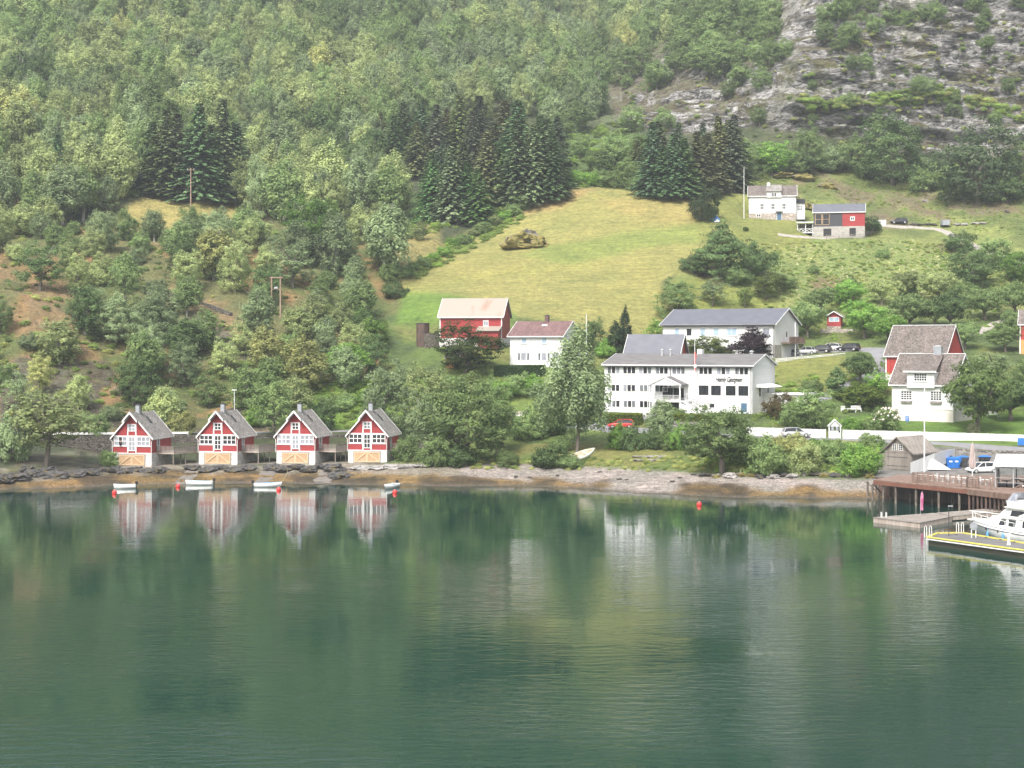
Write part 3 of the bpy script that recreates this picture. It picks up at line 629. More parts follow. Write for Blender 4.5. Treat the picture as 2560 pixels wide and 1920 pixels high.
for kd, cnt in KIND_N.items():
    for i in range(cnt):
        sd_ = 100 * i + len(kd) * 7 + 3; v = crown(kd, sd_); q = np.arange(len(v)).reshape(-1, 4)
        lm = 'needles' if kd in ('spruce', 'thuja') else 'leaves'; bark = 'birch_bark' if kd == 'birch' else 'trunk'
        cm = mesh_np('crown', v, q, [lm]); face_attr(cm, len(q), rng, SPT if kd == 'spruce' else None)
        t = trunk_mb(kd, sd_); tmh = bpy.data.meshes.new('trunk'); tmh.from_pydata(t.v, [], t.f); tmh.materials.append(MATS[bark]); tmh.update()
        # one-piece version for trees too far away to show parts
        nv = len(v); me = bpy.data.meshes.new('tree'); me.from_pydata(np.concatenate([v, np.array(t.v)]).tolist(), [], q.tolist() + [tuple(k + nv for k in f) for f in t.f])
        me.materials.append(MATS[lm]); me.materials.append(MATS[bark]); me.polygons.foreach_set('material_index', [0] * len(q) + [1] * len(t.f)); me.update(); face_attr(me, len(me.polygons), rng, (SPT + [.5] * len(t.f)) if kd == 'spruce' else None)
        w = np.percentile(np.abs(v[:, 0]), 97) * 2; UNIT.setdefault(kd, []).append((cm, tmh, me, w))
NAMES = {'willow': ('birch_tree', 'birch'), 'birch': ('birch_tree', 'birch'), 'broad': ('deciduous_tree', 'tree'), 'airy': ('deciduous_tree', 'tree'), 'spruce': ('spruce_tree', 'spruce'), 'apple': ('apple_tree', 'fruit tree'),
         'shrub': ('shrub', 'shrub'), 'thuja': ('columnar_conifer', 'conifer'), 'beech': ('deciduous_tree', 'tree')}
def plant(kd, loc, h, w, tint, label, group=None, parts=True, var=None, name=None, cat=None):
    var = rng.integers(len(UNIT[kd])) if var is None else var
    cm, tmh, me, uw = UNIT[kd][var]; nm, ct = NAMES[kd]; nm = name or nm; ct = cat or ct
    s = (w / uw, w / uw, h); rz = float(rng.random() * 6.28)
    if not parts:
        o = link(bpy.data.objects.new(nm, me)); o.location = loc; o.scale = s; o.rotation_euler = (0, 0, rz); o.color = (*tint, 1)
        return tag(o, label, ct, group)
    r_ = thing(nm, label, ct, loc, rz, group); r_.scale = s
    c = link(bpy.data.objects.new('foliage' if kd == 'shrub' else 'crown', cm), r_); c.color = (*tint, 1)
    link(bpy.data.objects.new('stem' if kd == 'shrub' else 'trunk', tmh), r_)
    return r_
T_PALE, T_MID, T_DARK, T_YEL, T_BRI, T_GREY = (.32, .38, .165), (.20, .28, .11), (.115, .175, .07), (.36, .38, .15), (.19, .33, .075), (.235, .305, .155)
T_SPR = (.11, .155, .072)
def P(kd, u, v, hp, wp, tint, label, D=None, **kw):
    p = hit(u, v) if D is None else Vector((xu(u, D), D, H(xu(u, D), D))); s = p.y / F
    p.z -= .1
    return plant(kd, p, hp * s, wp * s, tint, label, **kw)
PL = [  # kind, u, base row, height px, width px, tint, label
 ('willow',1443,1131,292,165,T_GREY,'tall weeping birch with a double trunk beside the white boat on the grass'),
 ('broad',1160,1158,222,180,T_MID,'broad willow with several stems at the left end of the pebble beach'),
 ('birch',1062,1112,125,82,T_GREY,'slim pale birch with white trunk right of the fourth red cabin deck'),
 ('broad',965,1085,178,140,T_GREY,'large grey-green tree directly behind the fourth red cabin'),
 ('broad',1240,1130,180,110,T_MID,'dense tree between the beach willow and the small brown shed'),
 ('broad',1075,1060,150,130,T_PALE,'rounded pale tree behind the slim birch near the fourth cabin'),
 ('shrub',1020,1150,60,70,T_MID,'leafy bush beside the deck of the fourth red cabin'),
 ('shrub',1090,1165,70,90,T_MID,'low wide bush under the beach willow, left one'),
 ('shrub',1150,1166,62,80,T_DARK,'dark low bush under the beach willow, right one'),
 ('birch',408,1080,122,82,T_PALE,'weeping pale birch between the first and second red cabins'),
 ('shrub',455,1085,62,64,T_YEL,'yellow-green bush in the gap between the first two cabins'),
 ('broad',684,1085,140,110,T_MID,'willowy tree behind the roof of the third red cabin, left side'),
 ('birch',740,1050,110,80,T_PALE,'pale tree on the bank above the third red cabin'),
 ('shrub',800,1078,70,80,T_DARK,'dark bush behind the gap between third and fourth cabins'),
 ('airy',115,1165,205,200,T_PALE,'wide feathery pale green tree leaning over the shore left of the stone wall'),
 ('shrub',30,1150,120,110,T_GREY,'grey-green bush at the left edge above the brown shore'),
 ('shrub',232,1092,66,80,T_MID,'bush on the road edge above the dry stone wall'),
 ('shrub',275,1166,44,44,T_MID,'small bush at the left corner of the first red cabin'),
 ('broad',1805,1182,172,175,T_MID,'large willow standing at the beach edge below the hotel'),
 ('shrub',1915,1186,98,105,T_MID,'big bush right of the beach willow below the hotel'),
 ('shrub',2010,1186,78,90,T_PALE,'light bush on the bank left of the grey boathouse, second from it'),
 ('shrub',2152,1188,86,100,T_BRI,'bright green bush beside the grey wooden boathouse doors'),
 ('shrub',2085,1165,70,90,T_MID,'bush with pale blossoms on the bank below the white fence'),
 ('shrub',2180,1120,40,60,T_MID,'small bush behind the left wall of the grey boathouse'),
 ('birch',1652,1115,125,64,T_GREY,'young slender birch in front of the hotel hedge'),
 ('shrub',1380,1085,75,90,T_DARK,'dark shrub left of the weeping birch crown'),
 ('shrub',1310,1100,80,80,T_MID,'shrub below the small brown shed'),
 ('shrub',1402,1128,42,52,T_MID,'round shrub on the lawn left of the birch trunk'),
 ('shrub',1272,1166,44,52,T_MID,'small shrub at the top of the beach, left of two'),
 ('shrub',1372,1168,58,88,T_DARK,'dark shrub at the top of the beach left of the white boat'),
 ('shrub',1425,1170,38,60,T_MID,'low shrub touching the stern of the white boat'),
 ('shrub',1948,1045,62,66,(.12,.10,.045),'reddish-brown topped bush at the right corner of the hotel'),
 ('shrub',1990,1066,70,90,T_MID,'green bush below the reddish bush by the hotel'),
 ('broad',2032,1075,108,100,T_MID,'bushy tree in the garden between hotel and white gate'),
 ('shrub',2028,988,44,56,T_MID,'bush just right of the hotel side wing'),
 ('thuja',2092,985,72,50,T_DARK,'dark upright yew in the garden below the grass slope'),
 ('apple',2150,958,80,82,T_DARK,'dark rounded tree beside the narrow garden drive'),
 ('airy',2192,985,62,64,T_BRI,'bright yellow-green shrub left of the white villa'),
 ('shrub',2150,1012,56,122,(.12,.17,.04),'wide clipped round bush behind the white garden seats'),
 ('shrub',2130,1082,42,56,T_BRI,'small light bush just right of the white garden gate'),
 ('shrub',2175,1080,36,48,T_MID,'small bush left of the white flowering bush'),
 ('shrub',2310,1052,32,36,(.14,.16,.07),'climbing rose against the base of the white villa'),
 ('apple',2443,1080,182,150,(.13,.185,.065),'large old tree leaning in front of the white villa, right side'),
 ('shrub',2432,1082,28,30,(.3,.32,.18),'small white rose bush at the foot of the large old tree'),
 ('apple',2525,1052,112,120,T_DARK,'dark wide tree at the right edge above the villa lawn'),
 ('broad',2570,1010,120,90,T_MID,'tall tree cut by the right edge above the villa lawn'),
 ('airy',2480,965,92,110,T_GREY,'open thin tree on the slope behind the villa'),
 ('apple',2513,880,76,76,T_MID,'small apple tree alone on the right slope near the edge'),
 ('apple',2161,846,98,104,T_BRI,'bright apple tree right of the little red summerhouse'),
 ('apple',2222,858,76,78,T_BRI,'apple tree leaning over the red barn roof, left end'),
 ('apple',2275,826,98,104,T_MID,'fork-trunked apple tree above the red barn ridge'),
 ('apple',2335,822,80,84,T_MID,'apple tree behind the middle of the red barn ridge'),
 ('apple',2375,826,104,92,T_DARK,'dark apple tree above the right half of the red barn'),
 ('apple',2413,872,72,66,T_MID,'crooked apple tree right of the red barn gable'),
 ('apple',2018,846,98,84,T_MID,'apple tree next to the right gable of the long white building'),
 ('apple',2462,800,88,92,T_MID,'apple tree beside the stony path at right'),
 ('apple',2050,792,76,80,T_MID,'apple tree uphill of the red summerhouse, left'),
 ('apple',2122,776,80,84,T_BRI,'apple tree uphill of the red summerhouse, right'),
 ('airy',2205,762,76,86,T_PALE,'pale orchard tree in the upper row above the red barn, first from left'),
 ('apple',2270,742,70,80,T_PALE,'pale orchard tree in the upper row above the red barn, second from left'),
 ('apple',2345,758,86,90,T_PALE,'pale orchard tree in the upper row above the red barn, third from left'),
 ('apple',2410,770,70,76,T_MID,'green orchard tree in the upper row left of the stony path'),
 ('apple',2535,790,90,90,T_MID,'orchard tree at the right edge above the stony path'),
 ('apple',2545,850,80,74,T_MID,'orchard tree hiding the corner of the red and orange house'),
 ('broad',2428,718,92,120,T_DARK,'big dark round tree in the middle of the right slope'),
 ('shrub',2400,628,48,72,T_DARK,'dark bush at the bend of the farm track'),
 ('shrub',2480,660,60,100,T_MID,'broad bush below the farm track near the right edge'),
 ('broad',2545,705,80,90,T_BRI,'bright tree at the right edge below the farm track'),
 ('airy',1914,750,72,66,(.13,.17,.05),'thin apple tree with forked dark trunk on the grass above the long white building'),
 ('airy',1952,738,60,50,(.13,.17,.05),'thin young tree behind the forked thin apple tree'),
 ('airy',1782,765,74,76,T_GREY,'thin grey-green tree above the long white roof, left half'),
 ('airy',1862,770,62,50,(.14,.19,.06),'sapling on the grass above the middle of the long white roof'),
 ('broad',1694,798,102,105,T_MID,'dense green tree rising behind the left end of the long white building'),
 ('beech',1802,697,150,118,T_DARK,'dark tall tree at the lower right edge of the hay meadow'),
 ('shrub',1872,690,86,115,T_DARK,'dark spreading bush right of the tall dark meadow tree'),
 ('shrub',1738,682,52,86,T_DARK,'low dark bush left of the tall dark meadow tree'),
 ('shrub',1842,710,48,74,T_MID,'lighter low bush in front of the tall dark meadow tree'),
 ('shrub',1764,552,80,70,(.07,.10,.05),'round grey-green bush beside the blue tarpaulin'),
 ('broad',1865,440,92,86,T_MID,'tree under the cliff just right of the right-hand spruces'),
 ('broad',1932,436,86,92,T_BRI,'brighter tree under the cliff above the upper white farmhouse'),
 ('broad',2022,428,112,84,T_MID,'tree under the cliff above the grey-roofed upper barn'),
 ('shrub',2092,426,70,72,T_GREY,'grey-green bush under the cliff between two trees'),
 ('broad',2150,440,112,92,T_MID,'middle tree of those under the cliff, left of the darkest one'),
 ('broad',2232,462,178,158,T_DARK,'biggest dark tree under the cliff'),
 ('broad',2448,508,196,190,(.075,.105,.055),'large pale-trunked tree under the cliff near the right edge'),
 ('broad',2550,470,120,110,T_MID,'tree under the cliff cut by the right edge'),
 ('shrub',2320,478,60,80,T_MID,'low bush right of the biggest dark tree under the cliff'),
 ('shrub',2520,505,70,110,T_DARK,'dark bush under the right edge tree below the cliff'),
 ('shrub',1985,432,60,70,T_MID,'bush between the second and third trees under the cliff'),
 ('shrub',2395,498,66,90,T_DARK,'dark bush hugging the left side of the large pale-trunked tree'),
 ('shrub',2360,470,66,110,T_MID,'wide bush between the two largest trees under the cliff'),
 ('broad',1166,926,118,150,(.075,.11,.04),'wide feathery tree in front of the red barn with rusty roof'),
 ('thuja',1540,892,94,46,(.045,.075,.035),'shorter dark conifer behind the left end of the hotel roof'),
 ('thuja',1563,890,130,30,(.04,.065,.035),'tall narrow conifer behind the left end of the hotel roof'),
 ('shrub',1514,892,46,50,T_BRI,'bright yellow-green bush left of the two narrow conifers'),
 ('broad',1482,880,84,64,T_DARK,'dark tree behind the right gable of the white farmhouse'),
 ('beech',1883,902,88,104,(.035,.022,.030),'dark purple copper beech in front of the long white building'),
 ('shrub',1768,897,54,118,(.12,.155,.055),'wide spiky bush in front of the long white building'),
 ('broad',1662,862,64,90,T_BRI,'light green tree at the left end of the long white building'),
 ('broad',868,950,98,120,T_BRI,'vivid lime-green tree on the slope left of the village'),
 ('shrub',935,868,74,84,(.10,.17,.04),'fresh green bush upslope of the vivid lime-green tree'),
 ('broad',905,830,60,60,T_BRI,'small bright tree above the vivid lime-green tree'),
 ('broad',792,648,158,138,(.10,.19,.04),'rounded bright green maple among the grey-green hillside birches'),
 ('birch',535,700,140,96,T_YEL,'yellowish birch on the brown slope below the pale clearing'),
 ('shrub',985,745,46,56,T_DARK,'dark bush at the left tip of the hay meadow, lower'),
 ('shrub',972,700,46,50,T_MID,'bush at the left tip of the hay meadow, upper'),
 ('birch',840,690,170,90,T_GREY,'tall grey-green birch right of the bright maple'),
 ('birch',965,690,200,110,T_GREY,'tall grey birch at the left border of the hay meadow'),
 ('birch',1052,600,50,32,T_PALE,'tiny young birch in the small yellow patch left of the hay meadow'),
 ('shrub',1745,1015,34,52,T_DARK,'round dark bush beside the hotel entrance stairs'),
 ('shrub',1690,1040,22,50,T_MID,'low bush under the hotel balcony'),
 ('shrub',2186,576,30,40,T_DARK,'bush in front of the right end of the upper barn'),
 ('airy',2176,590,56,56,T_DARK,'small dark tree at the right corner of the upper barn'),
 ('shrub',1864,577,12,16,T_DARK,'tiny clipped bush on the lawn below the upper farmhouse'),
 ('airy',1640,900,40,40,T_MID,'low leafy tree left of the grey-roofed small barn'),
]
for a in PL: P(*a)
# white hydrangea: green bush carrying blossoms
hy = P('shrub', 2217, 1074, 60, 66, T_MID, 'big bush covered with cream-white blossoms in the villa garden')
bl = MB()
for i in range(90):
    a, e = random.random() * 6.28, random.uniform(.0, 1.4); c = Vector((math.cos(a) * math.cos(e) * .62, math.sin(a) * math.cos(e) * .62, .42 + math.sin(e) * .52)); s_ = random.uniform(.03, .06)
    bl.add([c + Vector((s_, 0, 0)), c + Vector((0, s_, 0)), c + Vector((-s_, 0, 0)), c + Vector((0, -s_, 0)), c + Vector((0, 0, s_)), c + Vector((0, 0, -s_))],
           [(0, 1, 4), (1, 2, 4), (2, 3, 4), (3, 0, 4), (1, 0, 5), (2, 1, 5), (3, 2, 5), (0, 3, 5)])
bl.build('blossom', 'flower_white', hy)

# bushes in rows, one object each; labels get their place in the row
def row(pts, kd, hp, wp, tints, text, group):
    pts = sorted(pts); ordn = ['first', 'second', 'third', 'fourth', 'fifth', 'sixth', 'seventh', 'eighth', 'ninth', 'tenth', 'eleventh', 'twelfth', 'thirteenth', 'fourteenth', 'fifteenth', 'sixteenth', 'seventeenth', 'eighteenth', 'nineteenth', 'twentieth']
    for i, (u, v) in enumerate(pts):
        k = random.uniform(.8, 1.25); P(kd, u, v, hp * k, wp * k * random.uniform(.9, 1.15), random.choice(tints), f'{ordn[i]} from the left of {text}', group=group)
row([(1545 + 31 * i + random.uniform(-6, 6), 1122 + random.uniform(-5, 5)) for i in range(8)], 'shrub', 54, 52, [T_MID, T_DARK, T_BRI], 'the bushes on the bank below the hotel hedges', 'bushes on the bank below the hotel')
row([(1300 + 24 * i, 1092 + random.uniform(-6, 6)) for i in range(4)], 'shrub', 44, 48, [T_MID, T_DARK], 'four bushes below the brown shed', 'bushes below the brown shed')
row([(1850 + 47 * i + random.uniform(-6, 6), 1130 + i * 3) for i in range(7)], 'shrub', 50, 60, [T_MID, T_YEL, T_BRI], 'the bushes along the road below the white fence', 'bushes along the road below the white fence')
row([(1008 + 25 * i, 694 - 14.2 * i + random.uniform(-5, 5)) for i in range(12)], 'shrub', 26, 38, [T_MID, T_BRI, T_PALE], 'the scrub line climbing the left meadow edge', 'scrub along the left edge of the meadow')
row([(1300 + 29 * i, 520 - 17 * min(i, 4) + 2 * i + random.uniform(-4, 4)) for i in range(13)], 'shrub', 40, 52, [T_MID, T_BRI, T_MID], 'the bushes along the top edge of the meadow', 'bushes along the top edge of the meadow')
row([(1960 + 60 * i + random.uniform(-20, 20), 700 + random.uniform(-60, 50)) for i in range(9)], 'shrub', 26, 38, [T_MID, T_MID], 'the dark bushes in the flowering weeds below the upper barn', 'bushes in the weedy slope below the upper barn')
row([(640 + 45 * i, 1062 - 8 * i + random.uniform(-6, 6)) for i in range(8)], 'shrub', 40, 56, [T_BRI, T_MID], 'the bushes on the green bank behind the cabins', 'bushes on the green bank behind the cabins')
row([(1140 + 38 * i, 985 + random.uniform(-12, 12)) for i in range(6)], 'shrub', 44, 60, [T_MID, T_BRI, T_PALE], 'the bushes below the dark farmhouse hedge', 'bushes below the farmhouse hedge')
row([(1905 + 52 * i + random.uniform(-12, 12), 425 + 2.5 * i + random.uniform(-8, 10)) for i in range(13)], 'shrub', 52, 70, [T_MID, T_DARK, T_GREY], 'the bushes filling the foot of the cliff', 'bushes along the foot of the cliff')
# spruces
SPR = [(385,470,200),(415,490,245),(448,495,200),(478,480,190),(505,500,235),(535,505,205),(560,495,235),(588,500,185),(618,470,120),(150,492,175),(128,470,120)]
MID = [(950,380,110),(985,395,125),(1010,380,150),(1060,400,170),(1095,420,175),(1120,380,140),(1150,400,170),(1175,430,175),(1200,395,150),(1232,440,180),(1262,420,190),(1290,470,215),(1322,490,205),(1350,440,180),(1372,480,190),(1395,430,150),(1085,552,150),(1130,558,185),(1165,545,160),(1190,556,150),(1215,520,180),(1245,508,165),(1340,505,230),(1300,510,210),(1075,500,120),(1040,440,150),(1110,470,150),(1160,480,150),(1385,500,170),(915,370,90)]
RGT = [(1625,488,180),(1655,492,150),(1685,494,195),(1715,490,170),(1742,486,180),(1772,480,170),(1800,476,190),(1830,474,195),(1700,440,140),(1760,440,150),(1645,430,120),(1590,440,90),(1815,440,160)]
def spruces(lst, text, group, wk=.60):
    lst = sorted(lst); nn = len(lst)
    for i, (u, v, h) in enumerate(lst):
        j = i + 1; o_ = {1: '1st', 2: '2nd', 3: '3rd'}.get(j, f'{j}th'); side = 'left'
        if i >= nn // 2: j = nn - i; o_ = {1: '1st', 2: '2nd', 3: '3rd'}.get(j, f'{j}th'); side = 'right'
        t = tuple(c * random.uniform(.8, 1.25) for c in T_SPR)
        h *= random.uniform(.78, 1.1); P('spruce', u + random.uniform(-7, 7), v, h, h * wk * random.uniform(.78, 1.1), t, f'{"tall" if h > 180 else "shorter"} spruce, {o_} from the {side} in {text}', group=group)
spruces(SPR, 'the spruce group above the pale left clearing', 'spruces on the left hillside')
spruces(MID, 'the dark spruce stand left of the meadow top', 'spruces of the middle stand')
spruces(RGT, 'the spruce stand right of the meadow top', 'spruces of the right stand')
# clipped hedges
def hedge(u0, v0, u1, v1, hm, wm_, tint, label):
    a, b_ = hit(u0, v0), hit(u1, v1); d = b_ - a; ln = math.hypot(d.x, d.y); r_ = thing('hedge', label, 'hedge', a, math.atan2(d.y, d.x))
    nleaf = int(ln * hm * 260); p = rng.random((nleaf, 3)) * np.array([ln, wm_, hm]); f = rng.integers(0, 5, nleaf)
    p[f < 2, 1] = 0; p[f == 2, 2] = hm; p[f == 3, 2] = hm; p[f == 4, 0] = rng.integers(0, 2, (f == 4).sum()) * ln
    p += rng.normal(size=p.shape) * .06; p[:, 2] += p[:, 0] * d.z / ln
    nr = rng.normal(size=p.shape) * .6 + np.array([0, -.5, .6]); v = leafmesh(p, nr, .11)
    q = np.arange(len(v)).reshape(-1, 4); me = mesh_np('foliage', v, q, ['leaves']); face_attr(me, len(q), rng); o = link(bpy.data.objects.new('foliage', me), r_); o.color = (*tint, 1)
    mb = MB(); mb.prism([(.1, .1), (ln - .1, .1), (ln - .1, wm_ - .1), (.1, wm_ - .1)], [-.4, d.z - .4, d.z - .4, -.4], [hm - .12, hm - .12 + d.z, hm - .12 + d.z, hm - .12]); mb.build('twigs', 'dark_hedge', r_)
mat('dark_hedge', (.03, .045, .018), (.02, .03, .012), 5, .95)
hedge(1236, 942, 1360, 942, 2.0, 1.4, (.04, .075, .025), 'dark trimmed hedge under the white farmhouse')
hedge(1516, 1064, 1601, 1064, 1.9, 1.6, (.12, .16, .03), 'long green hedge left of the drive under the hotel')
hedge(1672, 1066, 1776, 1066, 1.9, 1.6, (.12, .16, .03), 'green hedge right of the drive under the hotel')

# ---- the hillside forest: the 300 trees that show largest are things, the rest is one wood
LM = [(320,1050,'the first red cabin'),(540,1050,'the second red cabin'),(735,1050,'the third red cabin'),(905,1040,'the fourth red cabin'),(200,1080,'the dry stone wall'),(700,740,'the H-shaped pole'),
      (475,450,'the lone power pole'),(430,530,'the pale clearing'),(500,360,'the left spruce group'),(150,400,'the lone left spruce'),(1020,640,'the left meadow tip'),(1150,380,'the middle spruces'),
      (1560,240,'the left end of the cliff'),(800,580,'the bright maple'),(30,700,'the left photo edge, midway up'),(250,120,'the upper left corner'),(700,120,'the top edge, left of centre'),(1100,120,'the top edge, centre'),(1450,120,'the top edge by the mist'),(700,330,'the dense wood right of the left spruces')]
def describe(kd, tn, u, v, h):
    j = min(range(len(LM)), key=lambda i: (LM[i][0] - u) ** 2 + ((LM[i][1] - v) * 1.2) ** 2); lu, lv, nm = LM[j]; dx, dy = u - lu, v - lv
    rel = ('left of' if dx < 0 else 'right of') if abs(dx) > abs(dy) else ('above' if dy < 0 else 'below')
    return tn, kd, rel, nm
P_F = [(-120,-25),(1640,-25),(1760,70),(1600,140),(1500,220),(1500,300),(1380,330),(1330,300),(1000,340),(960,420),(1000,560),(640,560),(560,470),(360,470),(290,560),(-120,560)]
P_S = [(-120,560),(290,560),(560,590),(1000,560),(980,690),(900,800),(960,950),(620,1060),(-60,1070),(-120,900)]
ok_pts = []
CLEAR = [[(-60,630),(150,700),(270,830),(210,905),(-60,800)], [(370,690),(610,765),(590,900),(440,850)], [(120,810),(270,820),(350,960),(180,1010)], [(700,900),(880,930),(860,990),(690,960)], [(300,620),(420,640),(440,700),(320,700)]]
def try_add(u, v, sp, lst):
    p = hit(u, v, 272); sp2 = sp * sp
    for q in lst:
        if (q[0] - p.x) ** 2 + (q[1] - p.y) ** 2 < sp2: return None
    lst.append((p.x, p.y)); return p
def in1(u, v, poly_):
    return bool(inpoly(np.array([u]), np.array([v]), poly_)[0])
cand = []
sprp = [(u, v) for u, v, h in SPR + MID + RGT]
for t_ in range(9000):
    u, v = random.uniform(-110, 1740), random.uniform(-25, 560)
    if not in1(u, v, P_F) or any(abs(u - a) < 26 and -18 < v - b < 30 for a, b in sprp): continue
    p = try_add(u, v, 6.1, ok_pts)
    if p is None: continue
    d = fbm(np.array([p.x / 40]), np.array([p.y / 40]), 301)[0]
    kd = 'birch' if random.random() < .72 else 'broad'
    tn, tint = random.choice([('pale', T_PALE), ('pale', T_PALE), ('grey-green', T_GREY), ('green', T_MID)]) if d > -.1 else random.choice([('green', T_MID), ('grey-green', T_GREY), ('dark', T_DARK)])
    if random.random() < .04: tn, tint = 'yellowish', T_YEL
    hm = random.uniform(11, 17); cand.append((kd, u, v, p, hm, hm * random.uniform(.46, .64), tn, tint))
for t_ in range(1500):
    u, v = random.uniform(-110, 1000), random.uniform(560, 1070)
    if not in1(u, v, P_S): continue
    if abs(u - 700) < 30 and 740 < v < 900: continue
    if any(in1(u, v, pg) for pg in CLEAR) and random.random() < .78: continue
    if random.random() < .5 or (fbm(np.array([p_0 / 16 for p_0 in (u,)]) / 3, np.array([v / 40]), 611)[0] > .1 and random.random() < .8): continue
    p = try_add(u, v, 5.2, ok_pts)
    if p is None: continue
    kd = random.choice(['birch', 'birch', 'airy', 'broad', 'shrub']); tn, tint = random.choice([('pale', T_PALE), ('grey-green', T_GREY), ('grey-green', T_GREY), ('green', T_MID), ('yellowish', T_YEL if random.random() < .4 else T_PALE), ('dark', T_DARK)])
    hm = random.uniform(5, 10.5) if kd != 'shrub' else random.uniform(2, 4); cand.append((kd, u, v, p, hm, hm * (random.uniform(.6, .85) if kd != 'shrub' else 1.3), tn, tint))
_cl = [(random.uniform(1560, 2580), random.uniform(-10, 330), random.uniform(26, 62)) for _ in range(26)]
for (u, v, h) in [q_ for q_ in _cl if in1(q_[0], q_[1], P_CLIFF)] + [(1700 + 37 * (i_ % 7) + random.uniform(-12, 12), 20 + 52 * (i_ // 7) + 9 * (i_ % 7) + random.uniform(-10, 10), random.uniform(60, 95)) for i_ in range(26)] + [(2090 + 42 * i_, 40 + random.uniform(-20, 40), random.uniform(45, 70)) for i_ in range(7)] + [(1850,60,80),(1880,110,70),(1810,175,95),(1780,120,90),(1900,230,60),(1640,230,80),(1560,210,90),(1600,180,80),(1700,150,80),(1730,60,90),(1660,330,60),(1580,330,70),(2120,110,60),(2180,90,50),(2060,70,60),(2330,60,50),(2440,40,60),(2300,255,60),(2260,270,50),(2380,300,50),(2110,280,44),(1960,150,50),(2540,30,60),(1540,420,90),(1500,440,70),(1570,470,80),(1450,400,60),(1600,400,70),(1440,330,80),(1400,350,70)]:
    p = hit(u, v); hm = h * p.y / F; cand.append((random.choice(['broad', 'broad', 'birch']), u, v, p, hm, hm * .9, 'green', T_MID))
cand.sort(key=lambda c: -(c[4] / c[3].y)); cut = {'tree': 0, 'birch': 0}; named, far = [], []
for c in cand:
    kk = 'birch' if c[0] == 'birch' else ('shrub' if c[0] == 'shrub' else 'tree'); cut[kk] = cut.get(kk, 0)
    if cut[kk] < (185 if kk == 'birch' else 150): cut[kk] += 1; named.append(c)
    else: far.append(c)
buckets = {}
for c in named: buckets.setdefault(describe(c[0], c[6], c[1], c[2], c[4]), []).append(c)
def nth(i, side): return ('' if i == 1 else {2: 'second ', 3: 'third ', 4: 'fourth ', 5: 'fifth ', 6: 'sixth ', 7: 'seventh ', 8: 'eighth '}.get(i, f'{i}th ')) + ('leftmost' if side < 0 else 'rightmost')
for (tn, kd, rel, nm), lst in buckets.items():
    word = {'birch': 'birch', 'broad': 'round-crowned tree', 'airy': 'open-crowned tree', 'shrub': 'hillside bush'}[kd]; lst.sort(key=lambda c: c[1]); n_ = len(lst)
    for i, c in enumerate(lst):
        if n_ == 1: lab = f'{tn} {word} {rel} {nm}'
        else: lab = f'{nth(i + 1, -1) if i < (n_ + 1) // 2 else nth(n_ - i, 1)} {tn} {word} {rel} {nm}'
        p = c[3].copy(); p.z -= .2
        plant(kd, p, c[4], c[5], c[7], lab, group='bushes scattered on the left slope' if kd == 'shrub' else 'birches of the hillside wood' if kd == 'birch' else 'other leafy trees of the hillside wood', parts=(c[4] / p.y * F > 125))
# scatter object: points that carry instances of the unit meshes (uncountable far wood, undergrowth)
def scatter(name, label, pts, scl, which, rots, srcs):
    """srcs: (mesh, colour) list; one object whose geometry nodes set the copies"""
    sc = bpy.data.collections.new(name + '_kinds')
    for i, (me, tint) in enumerate(srcs):
        o = bpy.data.objects.new(f'{name}_{i:02d}', me); o.color = (*tint, 1); sc.objects.link(o)
    me = bpy.data.meshes.new(name); me.from_pydata([tuple(p) for p in pts], [], [])
    a = me.attributes.new('scl', 'FLOAT_VECTOR', 'POINT'); a.data.foreach_set('vector', np.array(scl, np.float32).ravel())
    a = me.attributes.new('rz', 'FLOAT', 'POINT'); a.data.foreach_set('value', np.array(rots, np.float32))
    a = me.attributes.new('kd', 'INT', 'POINT'); a.data.foreach_set('value', np.array(which, np.int32))
    a = me.attributes.new('tint', 'FLOAT_VECTOR', 'POINT'); a.data.foreach_set('vector', np.array([srcs[w_][1] for w_ in which], np.float32).ravel())
    o = link(bpy.data.objects.new(name, me)); o.color = (0, 0, 0, 1); g = bpy.data.node_groups.new(name, 'GeometryNodeTree')
    g.interface.new_socket('Geometry', in_out='INPUT', socket_type='NodeSocketGeometry'); g.interface.new_socket('Geometry', in_out='OUTPUT', socket_type='NodeSocketGeometry')
    gi, go = g.nodes.new('NodeGroupInput'), g.nodes.new('NodeGroupOutput'); ip = g.nodes.new('GeometryNodeInstanceOnPoints'); ci = g.nodes.new('GeometryNodeCollectionInfo')
    ci.inputs[0].default_value = sc; ci.inputs['Separate Children'].default_value = True; ci.inputs['Reset Children'].default_value = True
    def at(nm, ty): x = g.nodes.new('GeometryNodeInputNamedAttribute'); x.data_type = ty; x.inputs[0].default_value = nm; return x.outputs[0]
    cx = g.nodes.new('ShaderNodeCombineXYZ'); g.links.new(at('rz', 'FLOAT'), cx.inputs[2])
    g.links.new(gi.outputs[0], ip.inputs['Points']); g.links.new(ci.outputs[0], ip.inputs['Instance']); ip.inputs['Pick Instance'].default_value = True
    g.links.new(at('kd', 'INT'), ip.inputs['Instance Index']); g.links.new(cx.outputs[0], ip.inputs['Rotation']); g.links.new(at('scl', 'FLOAT_VECTOR'), ip.inputs['Scale']); g.links.new(ip.outputs[0], go.inputs[0])
    md = o.modifiers.new('scatter', 'NODES'); md.node_group = g
    tag(o, label, None, None, 'stuff'); return o
srcs = []
for kd in ('birch', 'broad'):
    for i in range(4):
        for tint in (T_PALE, T_GREY, T_MID): srcs.append((UNIT[kd][i][2], tint))
pts, scl, wh, rt = [], [], [], []
